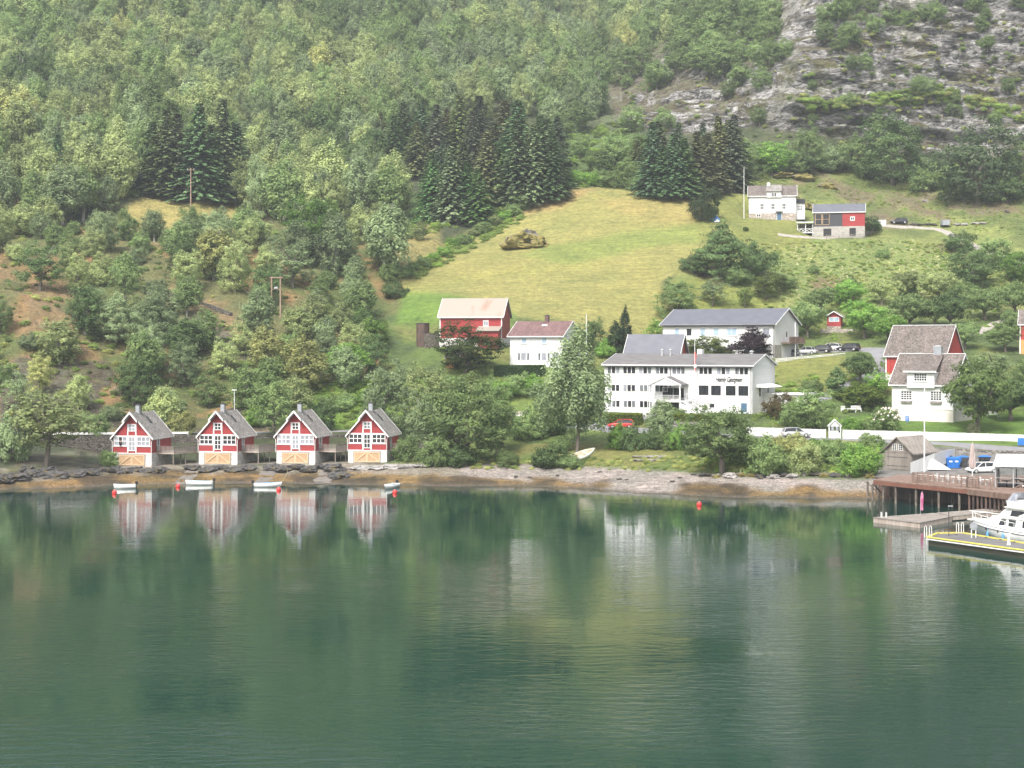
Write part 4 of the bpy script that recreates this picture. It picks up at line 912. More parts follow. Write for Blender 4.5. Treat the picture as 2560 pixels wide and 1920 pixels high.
for c in far:
    if c[0] == 'shrub': continue
    kb = 0 if c[0] == 'birch' else 12; ti = {T_PALE: 0, T_YEL: 0, T_GREY: 1, T_MID: 2, T_DARK: 2}[c[7]]; i = random.randrange(4)
    uw = UNIT['birch' if kb == 0 else 'broad'][i][3]; pts.append((c[3].x, c[3].y, c[3].z - .2)); scl.append((c[5] / uw, c[5] / uw, c[4])); wh.append(kb + i * 3 + ti); rt.append(random.random() * 6.28)
scatter('distant_wood', 'far birch wood covering the upper hillside into the mist', pts, scl, wh, rt, srcs)
print('forest', len(named), len(far))
# undergrowth, bracken and tall weeds
srcs = [(UNIT['shrub'][i][0], t) for i in range(4) for t in ((.27, .36, .11), (.30, .43, .10), (.17, .23, .08), (.42, .45, .16), (.75, .74, .5))]
pts, scl, wh, rt = [], [], [], []
def weeds(poly_, nmb, h0, h1, tints, dmin=200, cond=None):
    us = [p[0] for p in poly_]; vs = [p[1] for p in poly_]; c = 0
    for _ in range(nmb * 5):
        u, v = random.uniform(min(us), max(us)), random.uniform(min(vs), max(vs))
        if not in1(u, v, poly_): continue
        p = hit(u, v, dmin); h = random.uniform(h0, h1); s = h * random.uniform(1.0, 1.9)
        for f_ in FP.values():
            if inpoly(np.array([p.x]), np.array([p.y]), [tuple(q) for q in f_['pts']])[0]: break
        else:
            pts.append((p.x, p.y, p.z - h * .25)); scl.append((s, s, h)); wh.append(random.randrange(4) * 5 + random.choice(tints)); rt.append(random.random() * 6.28); c += 1
            if c >= nmb: return
weeds(P_S, 650, .3, 1.1, (0, 0, 2, 3), 270)
weeds(P_F, 500, .8, 2.2, (0, 2), 270)
weeds([(1840,610),(2300,600),(2560,650),(2560,760),(1980,770),(1880,710)], 1200, .2, .6, (0, 0, 1, 3, 3))
weeds([(1870,400),(2600,430),(2600,600),(2330,560),(2140,540),(1870,470)], 900, .15, .5, (0, 3, 3, 1))
weeds([(1850,610),(2300,600),(2480,650),(2460,740),(1980,760),(1890,690)], 700, .12, .3, (4,))
weeds([(1000,680),(1290,530),(1320,545),(1040,700)], 160, .4, 1.3, (0, 1, 0))
weeds([(1010,560),(1250,490),(1420,330),(1560,300),(1600,470),(1400,470),(1200,560),(1000,600)], 420, .5, 1.6, (0, 1, 0, 2))
weeds([(1180,1172),(1780,1180),(1780,1140),(1180,1150)], 160, .2, .6, (0, 3, 3))
weeds([(1760,1110),(2190,1125),(2180,1185),(1780,1180)], 260, .4, 1.2, (0, 1, 0, 3))
weeds([(620,1060),(1250,1090),(1250,960),(640,960)], 320, .4, 1.3, (1, 1, 0))
weeds([(1850,940),(2200,930),(2180,1060),(1880,1060)], 100, .4, 1.0, (0, 1))
weeds([(1980,260),(2330,225),(2560,270),(2560,310),(2340,262),(2000,290)], 260, .5, 1.8, (0, 3, 0, 1), 440)
weeds([(1530,200),(2600,-20),(2600,400),(1600,330)], 420, .3, 1.2, (0, 2, 3), 440)
weeds([(1900,760),(2560,760),(2560,850),(2000,850)], 120, .3, .8, (0, 1, 1))
scatter('undergrowth', 'bracken, heather and tall weeds between the trees', pts, scl, wh, rt, srcs)
# ------------------------------------------------------------------ buildings
def faces(L_, Wd):
    """frames of the four walls: a runs to the right as seen from outside, b up, c out"""
    return {'f': lambda a, b, c: (a, -c, b), 'r': lambda a, b, c: (L_ + c, a, b), 'l': lambda a, b, c: (-c, Wd - a, b), 'b': lambda a, b, c: (L_ - a, Wd + c, b)}
def window(par, fc, a, b, w, h, nx=2, ny=2, tone='glass_dark', fr='white_paint', fw=.11, mw=.06, out=.06, name='window', trim=.0):
    mb = MB()
    for q in ((0, 0, fw, h), (w - fw, 0, w, h), (fw, 0, w - fw, fw), (fw, h - fw, w - fw, h)): mb.fbox(fc, a + q[0], b + q[1], -.01, a + q[2], b + q[3], out)
    if trim: mb.fbox(fc, a - trim, b - .09, -.01, a + w + trim, b - .002, out + .06); mb.fbox(fc, a - trim, b + h + .002, -.01, a + w + trim, b + h + .1, out + .05)
    iw, ih = w - 2 * fw, h - 2 * fw
    for i in range(1, nx): x = a + fw + iw * i / nx; mb.fbox(fc, x - mw / 2, b + fw, .0, x + mw / 2, b + h - fw, out - .012)
    for j in range(1, ny): z = b + fw + ih * j / ny; mb.fbox(fc, a + fw, z - mw / 2, .0, a + w - fw, z + mw / 2, out - .02)
    o = mb.build(name, fr, par); p = MB(); p.fbox(fc, a + fw * .9, b + fw * .9, -.012, a + w - fw * .9, b + h - fw * .9, .016); p.build('pane', tone, o); return o
def door(par, fc, a, b, w, h, mt='white_paint', fr='white_paint', gl=None):
    mb = MB()
    for q in ((-.1, 0, 0, h + .1), (w, 0, w + .1, h + .1), (0, h, w, h + .1)): mb.fbox(fc, a + q[0], b + q[1], -.01, a + q[2], b + q[3], .07)
    f_ = mb.build('door_frame', fr, par); d = MB(); d.fbox(fc, a, b, -.01, a + w, b + h, .035); d_ = d.build('door', mt, par)
    k = MB(); k.fbox(fc, a + w * .86, b + h * .47, .035, a + w * .94, b + h * .5, .09); k.build('handle', 'steel', d_)
    if gl: g = MB(); g.fbox(fc, a + w * .2, b + h * .45, .03, a + w * .8, b + h * .92, .045); g.build('pane', gl, d_)
    return d_
def gable_house(name, label, cat, fp, wall_h, rise, base_h=0, ridge='x', wall='white_boards', base='grey_concrete', roof='slate', trim='white_paint', over=.45, eave=.45, thick=.16, group=None, z=None, barge=.22):
    Ln, Wd = fp['L'], fp['W']; x, y, z0 = fp['loc']; r_ = thing(name, label, cat, (x, y, z0 if z is None else z), fp['rz'], group)
    if base_h: mb = MB(); mb.box(-.04, -.04, -1.6, Ln + .04, Wd + .04, base_h); mb.build('foundation', base, r_)
    span = Wd if ridge == 'x' else Ln; run = Ln if ridge == 'x' else Wd; zt = base_h + wall_h; lo = base_h if base_h else -1.6
    mb = MB(); mb.extr([(0, lo), (span, lo), (span, zt), (span / 2, zt + rise), (0, zt)], ridge, 0, run); mb.build('wall', wall, r_)
    sl_ = rise / (span / 2); e = eave; pr = [(-e, zt - e * sl_), (span / 2, zt + rise), (span + e, zt - e * sl_), (span + e, zt - e * sl_ + thick), (span / 2, zt + rise + thick), (-e, zt - e * sl_ + thick)]
    pr = [(h_, zz + .02) for h_, zz in pr]
    mb = MB(); mb.extr(pr, ridge, -over, run + over); rf = mb.build('roof', roof, r_)
    if barge:
        for a0, a1 in ((-over - .07, -over - .003), (run + over + .003, run + over + .07)):
            mb = MB(); pb = [(-e, zt - e * sl_ - barge + thick), (span / 2, zt + rise - barge + thick), (span + e, zt - e * sl_ - barge + thick), (span + e, zt - e * sl_ + thick + .05), (span / 2, zt + rise + thick + .05), (-e, zt - e * sl_ + thick + .05)]
            mb.extr([(h_, zz + .02) for h_, zz in pb], ridge, a0, a1); mb.build('barge_board', trim, r_)
        for s_ in (0, 1):
            mb = MB(); h0 = -e - .06 if s_ == 0 else span + e + .003; zz = zt - e * sl_ - .04
            if ridge == 'x': mb.box(-over, h0, zz, run + over, h0 + .057, zz + thick + .04)
            else: mb.box(h0, -over, zz, h0 + .057, run + over, zz + thick + .04)
            mb.build('gutter', trim, r_)
    return r_, faces(Ln, Wd), rf, zt
def chimney(rf, x, y, z0, z1, w=.7, d=.6, mt='zinc', cap='dark_metal'):
    mb = MB(); mb.box(x - w / 2, y - d / 2, z0, x + w / 2, y + d / 2, z1); mb.build('chimney', mt, rf)
    mb = MB(); mb.box(x - w / 2 - .05, y - d / 2 - .05, z1 + .003, x + w / 2 + .05, y + d / 2 + .05, z1 + .1); mb.box(x - w * .35, y - d * .35, z1 + .1, x + w * .35, y + d * .35, z1 + .22); mb.build('chimney_cap', cap, rf)

def railing(par, pts, z, h=1.0, mt='grey_wood', step=.16, slat=.1, top=.12, name='railing'):
    mb = MB()
    for (x0, y0), (x1, y1) in zip(pts[:-1], pts[1:]):
        ln = math.hypot(x1 - x0, y1 - y0); n_ = max(1, int(ln / step)); dx, dy = (x1 - x0) / ln, (y1 - y0) / ln
        for i in range(n_ + 1):
            t = i / n_ * ln; mb.bar((x0 + dx * t, y0 + dy * t, z), (x0 + dx * t, y0 + dy * t, z + h - .05), slat * .9, .03)
        mb.bar((x0, y0, z + h), (x1, y1, z + h), top, .05); mb.bar((x0 + dx * .01 - dy * .04, y0 + dy * .01 + dx * .04, z + h * .3), (x1 - dy * .04, y1 + dx * .04, z + h * .3), .05, .08)
    return mb.build(name, mt, par)

def cottage(key, label, tones, sash_gap_shade=False, wide_door=False):
    fp = FP[key]; Ln, Wd = 6.1, 8.0; BH, WH, RI = 1.95, 2.55, 3.45
    r_, fc, rf, zt = gable_house('boathouse_cabin', label, 'cabin', fp, WH, RI, BH, 'y', 'red_boards', 'pale_concrete', 'slate', group='red cabins in a row along the shore', over=.3, eave=.4, barge=.26, z=fp['loc'][2])
    # the upper third of the gable roof juts out as a hood
    sl_ = RI / (Ln / 2); cx = Ln / 2; hw = 1.15; top = zt + RI + .2
    pr = [(cx - hw, top - hw * sl_), (cx, top), (cx + hw, top - hw * sl_), (cx + hw, top - hw * sl_ + .14), (cx, top + .14), (cx - hw, top - hw * sl_ + .14)]
    mb = MB(); mb.extr(pr, 'y', -1.0, -.38); mb.build('hood', 'slate', rf)
    pb = [(cx - hw - .05, top - (hw + .05) * sl_ - .16), (cx, top - .16), (cx + hw + .05, top - (hw + .05) * sl_ - .16), (cx + hw + .05, top - (hw + .05) * sl_ + .2), (cx, top + .2), (cx - hw - .05, top - (hw + .05) * sl_ + .2)]
    mb = MB(); mb.extr(pb, 'y', -1.07, -1.003); mb.build('barge_board', 'white_paint', r_)
    f = fc['f']
    mb = MB()                                    # white posts, sills and corner boards on the front
    for a in (2.28, 3.60): mb.fbox(f, a, BH, -.01, a + .18, zt + 1.95, .09)
    for b in (BH + 2.56, BH + .98): mb.fbox(f, .0, b, -.01, 2.27, b + .12, .075); mb.fbox(f, 3.79, b, -.01, Ln, b + .12, .075)
    mb.fbox(f, 2.47, BH + 2.56, -.01, 3.59, BH + 2.70, .07); mb.fbox(f, -.02, BH - .05, -.01, 2.27, BH + .06, .08); mb.fbox(f, 3.79, BH - .05, -.01, Ln + .02, BH + .06, .08)
    mb.build('front_trim', 'white_paint', r_)
    t0, t1, t2, t3 = tones
    window(r_, f, .08, BH + 1.12, 2.16, 1.42, 3, 2, t0, mw=.11); window(r_, f, 3.82, BH + 1.12, 2.16, 1.42, 3, 2, t2, mw=.11)
    window(r_, f, 2.47, BH + .32, 1.12, 2.2, 2, 3, t1, mw=.09, name='glazed_door'); window(r_, f, 2.47, zt + .78, 1.12, 1.12, 2, 2, t3, mw=.09)
    if sash_gap_shade: mb = MB(); mb.fbox(f, .93, BH + 1.23, .018, 1.5, BH + 2.43, .034); mb.build('sash_gap_shade', 'black', r_)  # black panel painted as the unlit room behind the open sash
    # garage doors: two tan leaves with frame and brace
    gd = MB(); gd.fbox(f, .95, .1, .05, 5.1, 1.68, .10); g_ = gd.build('garage_door', 'tan_wood', r_); mb = MB()
    for a0 in (.95, 3.04):
        a1 = a0 + 2.06
        for q in ((a0, .1, a0 + .13, 1.68), (a1 - .13, .1, a1, 1.68), (a0 + .13, 1.54, a1 - .13, 1.68), (a0 + .13, .1, a1 - .13, .24)): mb.fbox(f, q[0], q[1], .1, q[2], q[3], .15)
    for (xa, xb) in ((1.1, 2.9), (4.95, 3.15)):
        mb.bar(f(xa, .2, .14), f(xb, 1.56, .14), .10, .15)
    mb.build('brace_frame', 'pale_wood', g_)
    fr = MB(); fr.fbox(f, .85, .05, -.01, .95, 1.76, .12); fr.fbox(f, 5.1, .05, -.01, 5.2, 1.76, .12); fr.fbox(f, .95, 1.68, -.01, 5.1, 1.76, .12); fr.build('garage_frame', 'grey_wood', r_)
    r = fc['r']                                   # side door, lamp, downpipes, skylight, chimney
    dw = 1.5 if wide_door else .95
    door(r_, r, 2.3, BH + .1, dw, 2.1, 'white_paint', gl='glass_pale')
    lp = MB(); lp.fbox(r, 3.75 + (dw - .95), BH + 1.85, 0, 3.9 + (dw - .95), BH + 2.05, .18); lp.build('wall_lamp', 'boat_white', r_)
    for sx in (0, 1):
        dp = MB(); x_ = -.12 if sx == 0 else Ln + .12; xe = -.42 if sx == 0 else Ln + .42
        dp.tube([(xe, -.25, zt - .45), (x_, -.14, zt - .8), (x_, -.14, BH - .2 if sx == 0 else .15)], .05, 6); dp.build('downpipe', 'white_paint', r_)
    chimney(rf, cx - .05, 2.35, zt + RI - .3, zt + RI + 1.25, .62, .55)
    sk = MB(); s0 = .62; 
    def onroof(k, y, o): return (cx + k, y, zt + RI - k * sl_ + .18 + o)
    sk.add([onroof(.75, 3.5, .03), onroof(.75, 4.1, .03), onroof(1.55, 4.1, .03), onroof(1.55, 3.5, .03), onroof(.75, 3.5, .16), onroof(.75, 4.1, .16), onroof(1.55, 4.1, .16), onroof(1.55, 3.5, .16)],
           [(0, 1, 2, 3), (7, 6, 5, 4), (0, 4, 5, 1), (1, 5, 6, 2), (2, 6, 7, 3), (3, 7, 4, 0)]); sk.build('skylight', 'dark_metal', rf)
    # timber deck on posts
    zd = BH - .02; A, B, Cc, D_ = (Ln + .05, 2.1), (Ln + 2.9, 2.0), (Ln + 5.0, 7.2), (Ln + .05, 8.6); dk = MB()
    dk.prism([A, B, Cc, D_], zd - .22, zd); d_ = dk.build('deck', 'deck_wood', r_)
    railing(d_, [A, B, Cc, (Ln + 4.2, 9.0)], zd, 1.0); 
    for (px, py) in ((Ln + 2.7, 2.25), (Ln + 3.7, 4.6), (Ln + 4.7, 7.0), (Ln + 2.7, 5.2), (Ln + 1.3, 2.3)):
        if px < Ln + 2: continue
        q = MB(); q.tube([(px, py, -2.2), (px, py, zd - .2)], .09, 6); q.build('deck_post', 'grey_wood', d_)
    return r_
cottage('cottage1', 'leftmost red cabin, pale curtained windows with one sash open', ('glass_pale', 'glass_pale', 'glass_pale', 'glass_pale'), True)
cottage('cottage2', 'second red cabin from the left, dark panes and longer grey deck', ('glass_dark', 'glass_dark', 'glass_dark', 'glass_dark'))
cottage('cottage3', 'third red cabin from the left, curtained windows and wide white side door', ('glass_pale', 'glass_pale', 'glass_pale', 'glass_dark'), wide_door=True)
cottage('cottage4', 'rightmost red cabin, dark lower windows, standing beside the trees', ('glass_dark', 'glass_dark', 'glass_dark', 'glass_mid'))
# hotel
def hotel():
    fp = FP['hotel']; Ln, Wd = fp['L'], fp['W']; WH, RI = 8.35, 1.75
    r_, fc, rf, zt = gable_house('guesthouse', 'long three-storey white guesthouse with grey roof and black lettering', 'guesthouse', fp, WH, RI, 0, 'x', 'white_boards', roof='grey_felt', over=.35, eave=.4, thick=.14)
    f, r = fc['f'], fc['r']; k = Ln / 1405.0; zr = lambda y: (1112 - y + (0)) / 53.5
    D_, M_, G_, K_ = 'glass_dark', 'glass_mid', 'glass_pale', 'glass_dark'
    def tri(x0, x1, y0, y1, tones):
        w = (x1 - x0) * k / 3; b, h = zr(y1), (y1 - y0) / 53.5
        for i, t in enumerate(tones): window(r_, f, (x0 - 120) * k + i * w + .03, b, w - .06, h, 1, 1, t, fw=.045)
    for x0, t in ((150, (M_, D_, G_)), (305, (D_, D_, D_)), (460, (G_, D_, M_)), (618, (M_, D_, D_)), (780, (M_, M_, M_)), (1035, (D_, D_, D_)), (1200, (G_, D_, G_)), (1367, (M_, D_, D_))): tri(x0, x0 + 124, 686, 748, t)
    for x0, t in ((150, (G_, D_, D_)), (305, (G_, D_, D_)), (465, (M_, M_, G_)), (618, (M_, D_, M_))): tri(x0, x0 + 122, 852, 914, t)
    for x0, t in ((155, (G_, M_, D_)), (310, (M_, D_, M_)), (467, (D_, D_, D_)), (620, (M_, M_, D_))): tri(x0, x0 + 120, 1000, 1062, t)
    for x0, x1 in ((1030, 1128), (1144, 1242), (1280, 1378), (1396, 1494)): window(r_, f, (x0 - 120) * k, zr(942), (x1 - x0) * k, 96 / 53.5, 1, 1, D_, fw=.07)
    window(r_, f, (1128 - 120) * k, zr(1056), 1.1, .9, 1, 1, D_)
    door(r_, f, (1424 - 120) * k, zr(1085), 1.05, 1.4 + .1, 'blue_door')
    # side wall
    for a, b, w, h, t in ((3.0, 2.95, 1.3, 1.85, D_), (7.2, 2.95, 1.3, 1.85, G_)): window(r_, r, a, b, w, h, 1, 1, t)
    # floor bands, downpipes
    mb = MB()
    for b in (2.62, 5.25): mb.fbox(f, .0, b, -.01, Ln, b + .08, .035)
    mb.build('floor_band', 'white_paint', r_)
    for a in ((765 - 120) * k, Ln - .2):
        mb = MB(); mb.tube([f(a, zt - .1, .4), f(a, zt - .5, .1), f(a, .2, .1)], .06, 6); mb.build('downpipe', 'dark_metal', r_)
    mb = MB(); mb.box(-.3, -.52, zt - .35, Ln + .3, -.41, zt - .17); mb.build('gutter', 'dark_metal', r_)
    # vents and chimney
    for x_, y_, w, h, mt in ((9.0, 4.6, .35, .75, 'steel'), (10.6, 4.6, .35, .75, 'steel'), (25.0, 6.0, .6, .5, 'steel')):
        mb = MB(); mb.lathe([(w / 2, zt + RI - .4), (w / 2, zt + RI + h), (w * .8, zt + RI + h + .05), (w * .2, zt + RI + h + .25)], 10, (x_, y_)); mb.build('roof_vent', mt, rf)
    mb = MB(); mb.box(15.2, 5.6, zt + .6, 16.1, 6.6, zt + RI + .95); mb.build('chimney', 'white_paint', rf)
    # entrance porch: gabled roof on posts, balcony, glazed room, stairs
    px0, px1 = (640 - 120) * k, (1030 - 120) * k; pd = 3.4; zb = zr(990); zp = zr(850); pr = MB()
    cx = (px0 + px1) / 2 - 1.1; hw = 3.1
    pr.extr([(cx - hw, zp), (cx, zp + 1.35), (cx + hw, zp), (cx + hw, zp + .16), (cx, zp + 1.51), (cx - hw, zp + .16)], 'y', -pd, -.02); p_ = pr.build('porch_roof', 'grey_felt', r_)
    g = MB(); g.extr([(cx - hw + .15, zp + .02), (cx + hw - .15, zp + .02), (cx, zp + 1.3)], 'y', -pd + .1, -pd + .25); g.build('porch_gable', 'white_boards', p_)
    for s_ in (-1, 1):
        g = MB(); g.add([(cx + s_ * (hw + .02), -pd - .06, zp - .1), (cx, -pd - .06, zp + 1.3), (cx, -pd - .06, zp + 1.56), (cx + s_ * (hw + .02), -pd - .06, zp + .2)] + [(cx + s_ * (hw + .02), -pd - .003, zp - .1), (cx, -pd - .003, zp + 1.3), (cx, -pd - .003, zp + 1.56), (cx + s_ * (hw + .02), -pd - .003, zp + .2)],
                 [(0, 1, 2, 3), (7, 6, 5, 4), (0, 4, 5, 1), (1, 5, 6, 2), (2, 6, 7, 3), (3, 7, 4, 0)]); g.build('barge_board', 'white_paint', p_)
    s = MB(); s.box(cx - hw + .2, -pd + .05, zb - .2, cx + hw + .6, -.02, zb); bal = s.build('balcony', 'white_paint', r_)
    for a in (cx - hw + .35, cx + hw - .3):
        s = MB(); s.box(a - .1, -pd + .12, -1.2, a + .1, -pd + .32, zp); s.build('porch_post', 'white_paint', r_)
    railing(bal, [(cx - hw + .25, -.1), (cx - hw + .25, -pd + .1), (cx + hw - .3, -pd + .1)], zb, .95, 'white_paint', .22, .05, .07)
    window(r_, f, cx - hw + 1.3, zb + .05, 4.1, 2.15, 2, 1, D_, fw=.08); window(r_, f, cx - hw + 1.3, .25, 4.6, 2.1, 3, 1, 'glass_mid', fw=.08)
    st = MB(); sx = cx + hw + .5
    for i in range(13):
        st.box(sx + i * .36, -pd + .1, zb - .21 * (i + 1), sx + (i + 1) * .36 + .04, -pd + 1.5, zb - .21 * i - .08)
    for yy in (-pd + .08, -pd + 1.5): st.bar((sx, yy, zb - .2), (sx + 13 * .36, yy, zb - .21 * 13 - .2), .06, .3)
    st_ = st.build('stairs', 'white_paint', r_); hr = MB()
    for yy in (-pd + .05, -pd + 1.54):
        hr.bar((sx, yy, zb + .95), (sx + 13 * .36, yy, zb - .21 * 13 + .95), .05)
        for i in range(0, 14, 3): hr.bar((sx + i * .36, yy, zb - .21 * i - .1), (sx + i * .36, yy, zb - .21 * i + .95), .04)
    hr.build('handrail', 'dark_metal', st_)
    sc_ = MB(); sc_.prism([(sx - .6, -pd + .02), (sx + 4.9, -pd + .02), (sx + 4.9, -pd + .07), (sx - .6, -pd + .07)], -1.2, [zb - .3, -.3, -.3, zb - .3]); sc_.build('stair_side', 'white_boards', st_)
    # lettering on the facade
    cv = bpy.data.curves.new('lettering', 'FONT'); cv.body = 'Heimly Gjestgiveri'; cv.size = 1.0; cv.shear = .45; cv.extrude = .015; cv.offset = .012; cv.space_character = .95
    to = bpy.data.objects.new('tmp', cv); COL.objects.link(to); bpy.context.view_layer.update()
    me = bpy.data.meshes.new_from_object(to.evaluated_get(bpy.context.evaluated_depsgraph_get())); COL.objects.unlink(to); bpy.data.objects.remove(to)
    me.materials.clear(); me.materials.append(MATS['black']); w = max(v.co.x for v in me.vertices); kx = (1440 - 1188) * k / w
    o = link(bpy.data.objects.new('lettering', me), r_); o.rotation_euler = (R(90), 0, 0); o.scale = (kx, kx * 1.8, 1); o.location = ((1188 - 120) * k, -.05, zr(815))
    # low white side wing to the right
    sw = MB(); sw.box(Ln + .02, 5.5, -.6, Ln + 7.6, 10.5, 3.35); s_ = sw.build('side_wing', 'white_boards', r_)
    sr = MB(); sr.box(Ln + .1, 5.2, 3.353, Ln + 7.8, 10.8, 3.6); sr.build('wing_roof', 'white_paint', s_)
    lr = MB(); lr.prism([(Ln + .03, 2.0), (Ln + 1.9, 2.0), (Ln + 1.9, 10.0), (Ln + .03, 10.0)], 4.6, [5.2, 4.62, 4.62, 5.2]); lr.build('lean_to_roof', 'white_paint', s_)
    ff = lambda a, b, c: (Ln + a, 5.5 - c, b); door(s_, ff, 4.6, 1.2, 1.0, 1.9, 'pole_wood'); window(s_, ff, 2.4, 1.5, .8, 1.5, 1, 1, 'glass_mid')
hotel()
# long white annex behind the hotel
def annex():
    fp = FP['annex']; Ln, Wd = fp['L'], fp['W']; WH, RI = 6.4, 2.9
    r_, fc, rf, zt = gable_house('annex_building', 'long white two-storey building with dark grey roof behind the guesthouse', 'building', fp, WH, RI, 0, 'x', 'white_upright', roof='slate_blue_metal', over=.5, eave=.5, thick=.14)
    f, r = fc['f'], fc['r']; k = Ln / 1055.
    for x0, w, t, nx in ((905, 50, 'glass_dark', 1), (1036, 50, 'glass_sky', 1), (1162, 52, 'glass_sky', 1), (1292, 88, 'glass_sky', 2), (1625, 60, 'glass_pale', 1), (790, 45, 'glass_sky', 1)):
        window(r_, f, (x0 - 675) * k, 4.15, w * k * 1.05, 1.45, nx, 1, t, fw=.07, trim=.12)
    for x0 in (1290, 1480): window(r_, f, (x0 - 675) * k, 1.2, 1.2, 1.3, 1, 1, 'glass_mid')
    mb = MB(); mb.box(-.4, -.62, zt - .3, Ln + .4, -.5, zt - .12); mb.tube([f(Ln - .1, zt - .3, .1), f(Ln - .1, .1, .1)], .07, 6); mb.build('gutter', 'dark_metal', r_)
    # recessed balcony on the gable with stair
    b_ = MB(); b_.fbox(r, 3.6, 2.9, -.01, 9.4, 6.5, .03); b_.build('recess', 'white_paint', r_)
    door(r_, r, 5.6, 3.0, 1.0, 2.1, 'white_paint', gl='glass_mid')
    g_ = MB(); g_.fbox(r, 0, .0, -.01, 3.4, 2.4, .05); g_.build('plinth', 'grey_concrete', r_)
    s = MB(); s.fbox(r, 3.4, 2.65, .0, 11.6, 2.85, 1.7); d_ = s.build('balcony', 'brown_deck', r_)
    railing(d_, [r(3.4, 0, 1.65)[:2], r(11.6, 0, 1.65)[:2]], 2.85, 1.1, 'brown_deck', .14)
    q = MB(); q.tube([r(6.6, -.8, 1.6), r(6.6, zt + .4, 1.6)], .1, 6); q.build('post', 'white_paint', r_)
    s = MB()
    for i in range(12): s.fbox(r, 11.6 + i * .27, 2.65 - .22 * (i + 1), .2, 11.6 + (i + 1) * .27, 2.7 - .22 * i - .1, 1.3)
    s.build('stairs', 'brown_deck', r_)
annex()
# white farmhouse
fp = FP['farm']; r_, fc, rf, zt = gable_house('farmhouse', 'white farmhouse with dark purple tiled roof above the dark hedge', 'house', fp, 5.25, 2.5, .25, 'x', 'white_boards', 'white_paint', 'purple_tiles', over=.4, eave=.45)
f, r = fc['f'], fc['r']; k = 10.7 / 600.
for x0 in (1172, 1405): window(r_, f, (x0 - 1040) * k, 3.95, 1.1, 1.35, 1, 1, 'glass_sky', trim=.1)
for x0 in (1128, 1362):
    window(r_, f, (x0 - 1040) * k, .85, .62, 1.5, 1, 1, 'glass_mid'); window(r_, f, (x0 + 38 - 1040) * k, .85, 1.15, 1.5, 1, 1, 'glass_pale'); window(r_, f, (x0 + 106 - 1040) * k, .85, .62, 1.5, 1, 1, 'glass_mid')
window(r_, f, 8.6, .85, 1.4, 1.5, 2, 1, 'glass_mid'); window(r_, r, 3.5, 6.4, .5, .9, 1, 1, 'glass_dark')
chimney(rf, 5.9, 3.6, 7.4, 9.1, .7, .6, 'purple_tiles'); mb = MB(); mb.box(5.4, 2.4, 6.95, 6.5, 3.2, 7.55); mb.build('flashing', 'white_paint', rf)
# red barn with rusty sheet roof
fp = FP['barn']; r_, fc, rf, zt = gable_house('barn', 'red barn with pale rust-streaked sheet roof', 'barn', fp, 4.2, 3.4, 1.6, 'x', 'red_boards', 'pale_concrete', 'corrugated', over=.35, eave=.35, barge=.1)
f, r = fc['f'], fc['r']; window(r_, f, 8.6, 3.9, 1.05, 1.0, 2, 1, 'glass_pale', trim=.05)
mb = MB()
for a in (0, 12.1): mb.fbox(f, a, 1.6, -.01, a + .2, 5.8, .05)
mb.build('corner_board', 'white_paint', r_)
mb = MB(); mb.box(8.0, -2.4, -.4, 12.0, -.02, 2.9); p_ = mb.build('lean_to', 'red_boards', r_); mb = MB(); mb.prism([(7.7, -2.8), (12.3, -2.8), (12.3, -.03), (7.7, -.03)], [2.92, 2.92, 3.75, 3.75], [3.05, 3.05, 3.9, 3.9]); mb.build('lean_to_roof', 'corrugated', p_)
# grey-roofed red outbuilding
fp = FP['greybarn']; r_, fc, rf, zt = gable_house('outbuilding', 'red outbuilding with steep smooth grey roof just behind the guesthouse', 'outbuilding', fp, 2.9, 4.3, 0, 'x', 'dark_red_boards', roof='slate_blue_metal', over=.5, eave=.5)
window(r_, fc['r'], 3.4, 3.6, .9, 1.3, 1, 1, 'glass_mid')
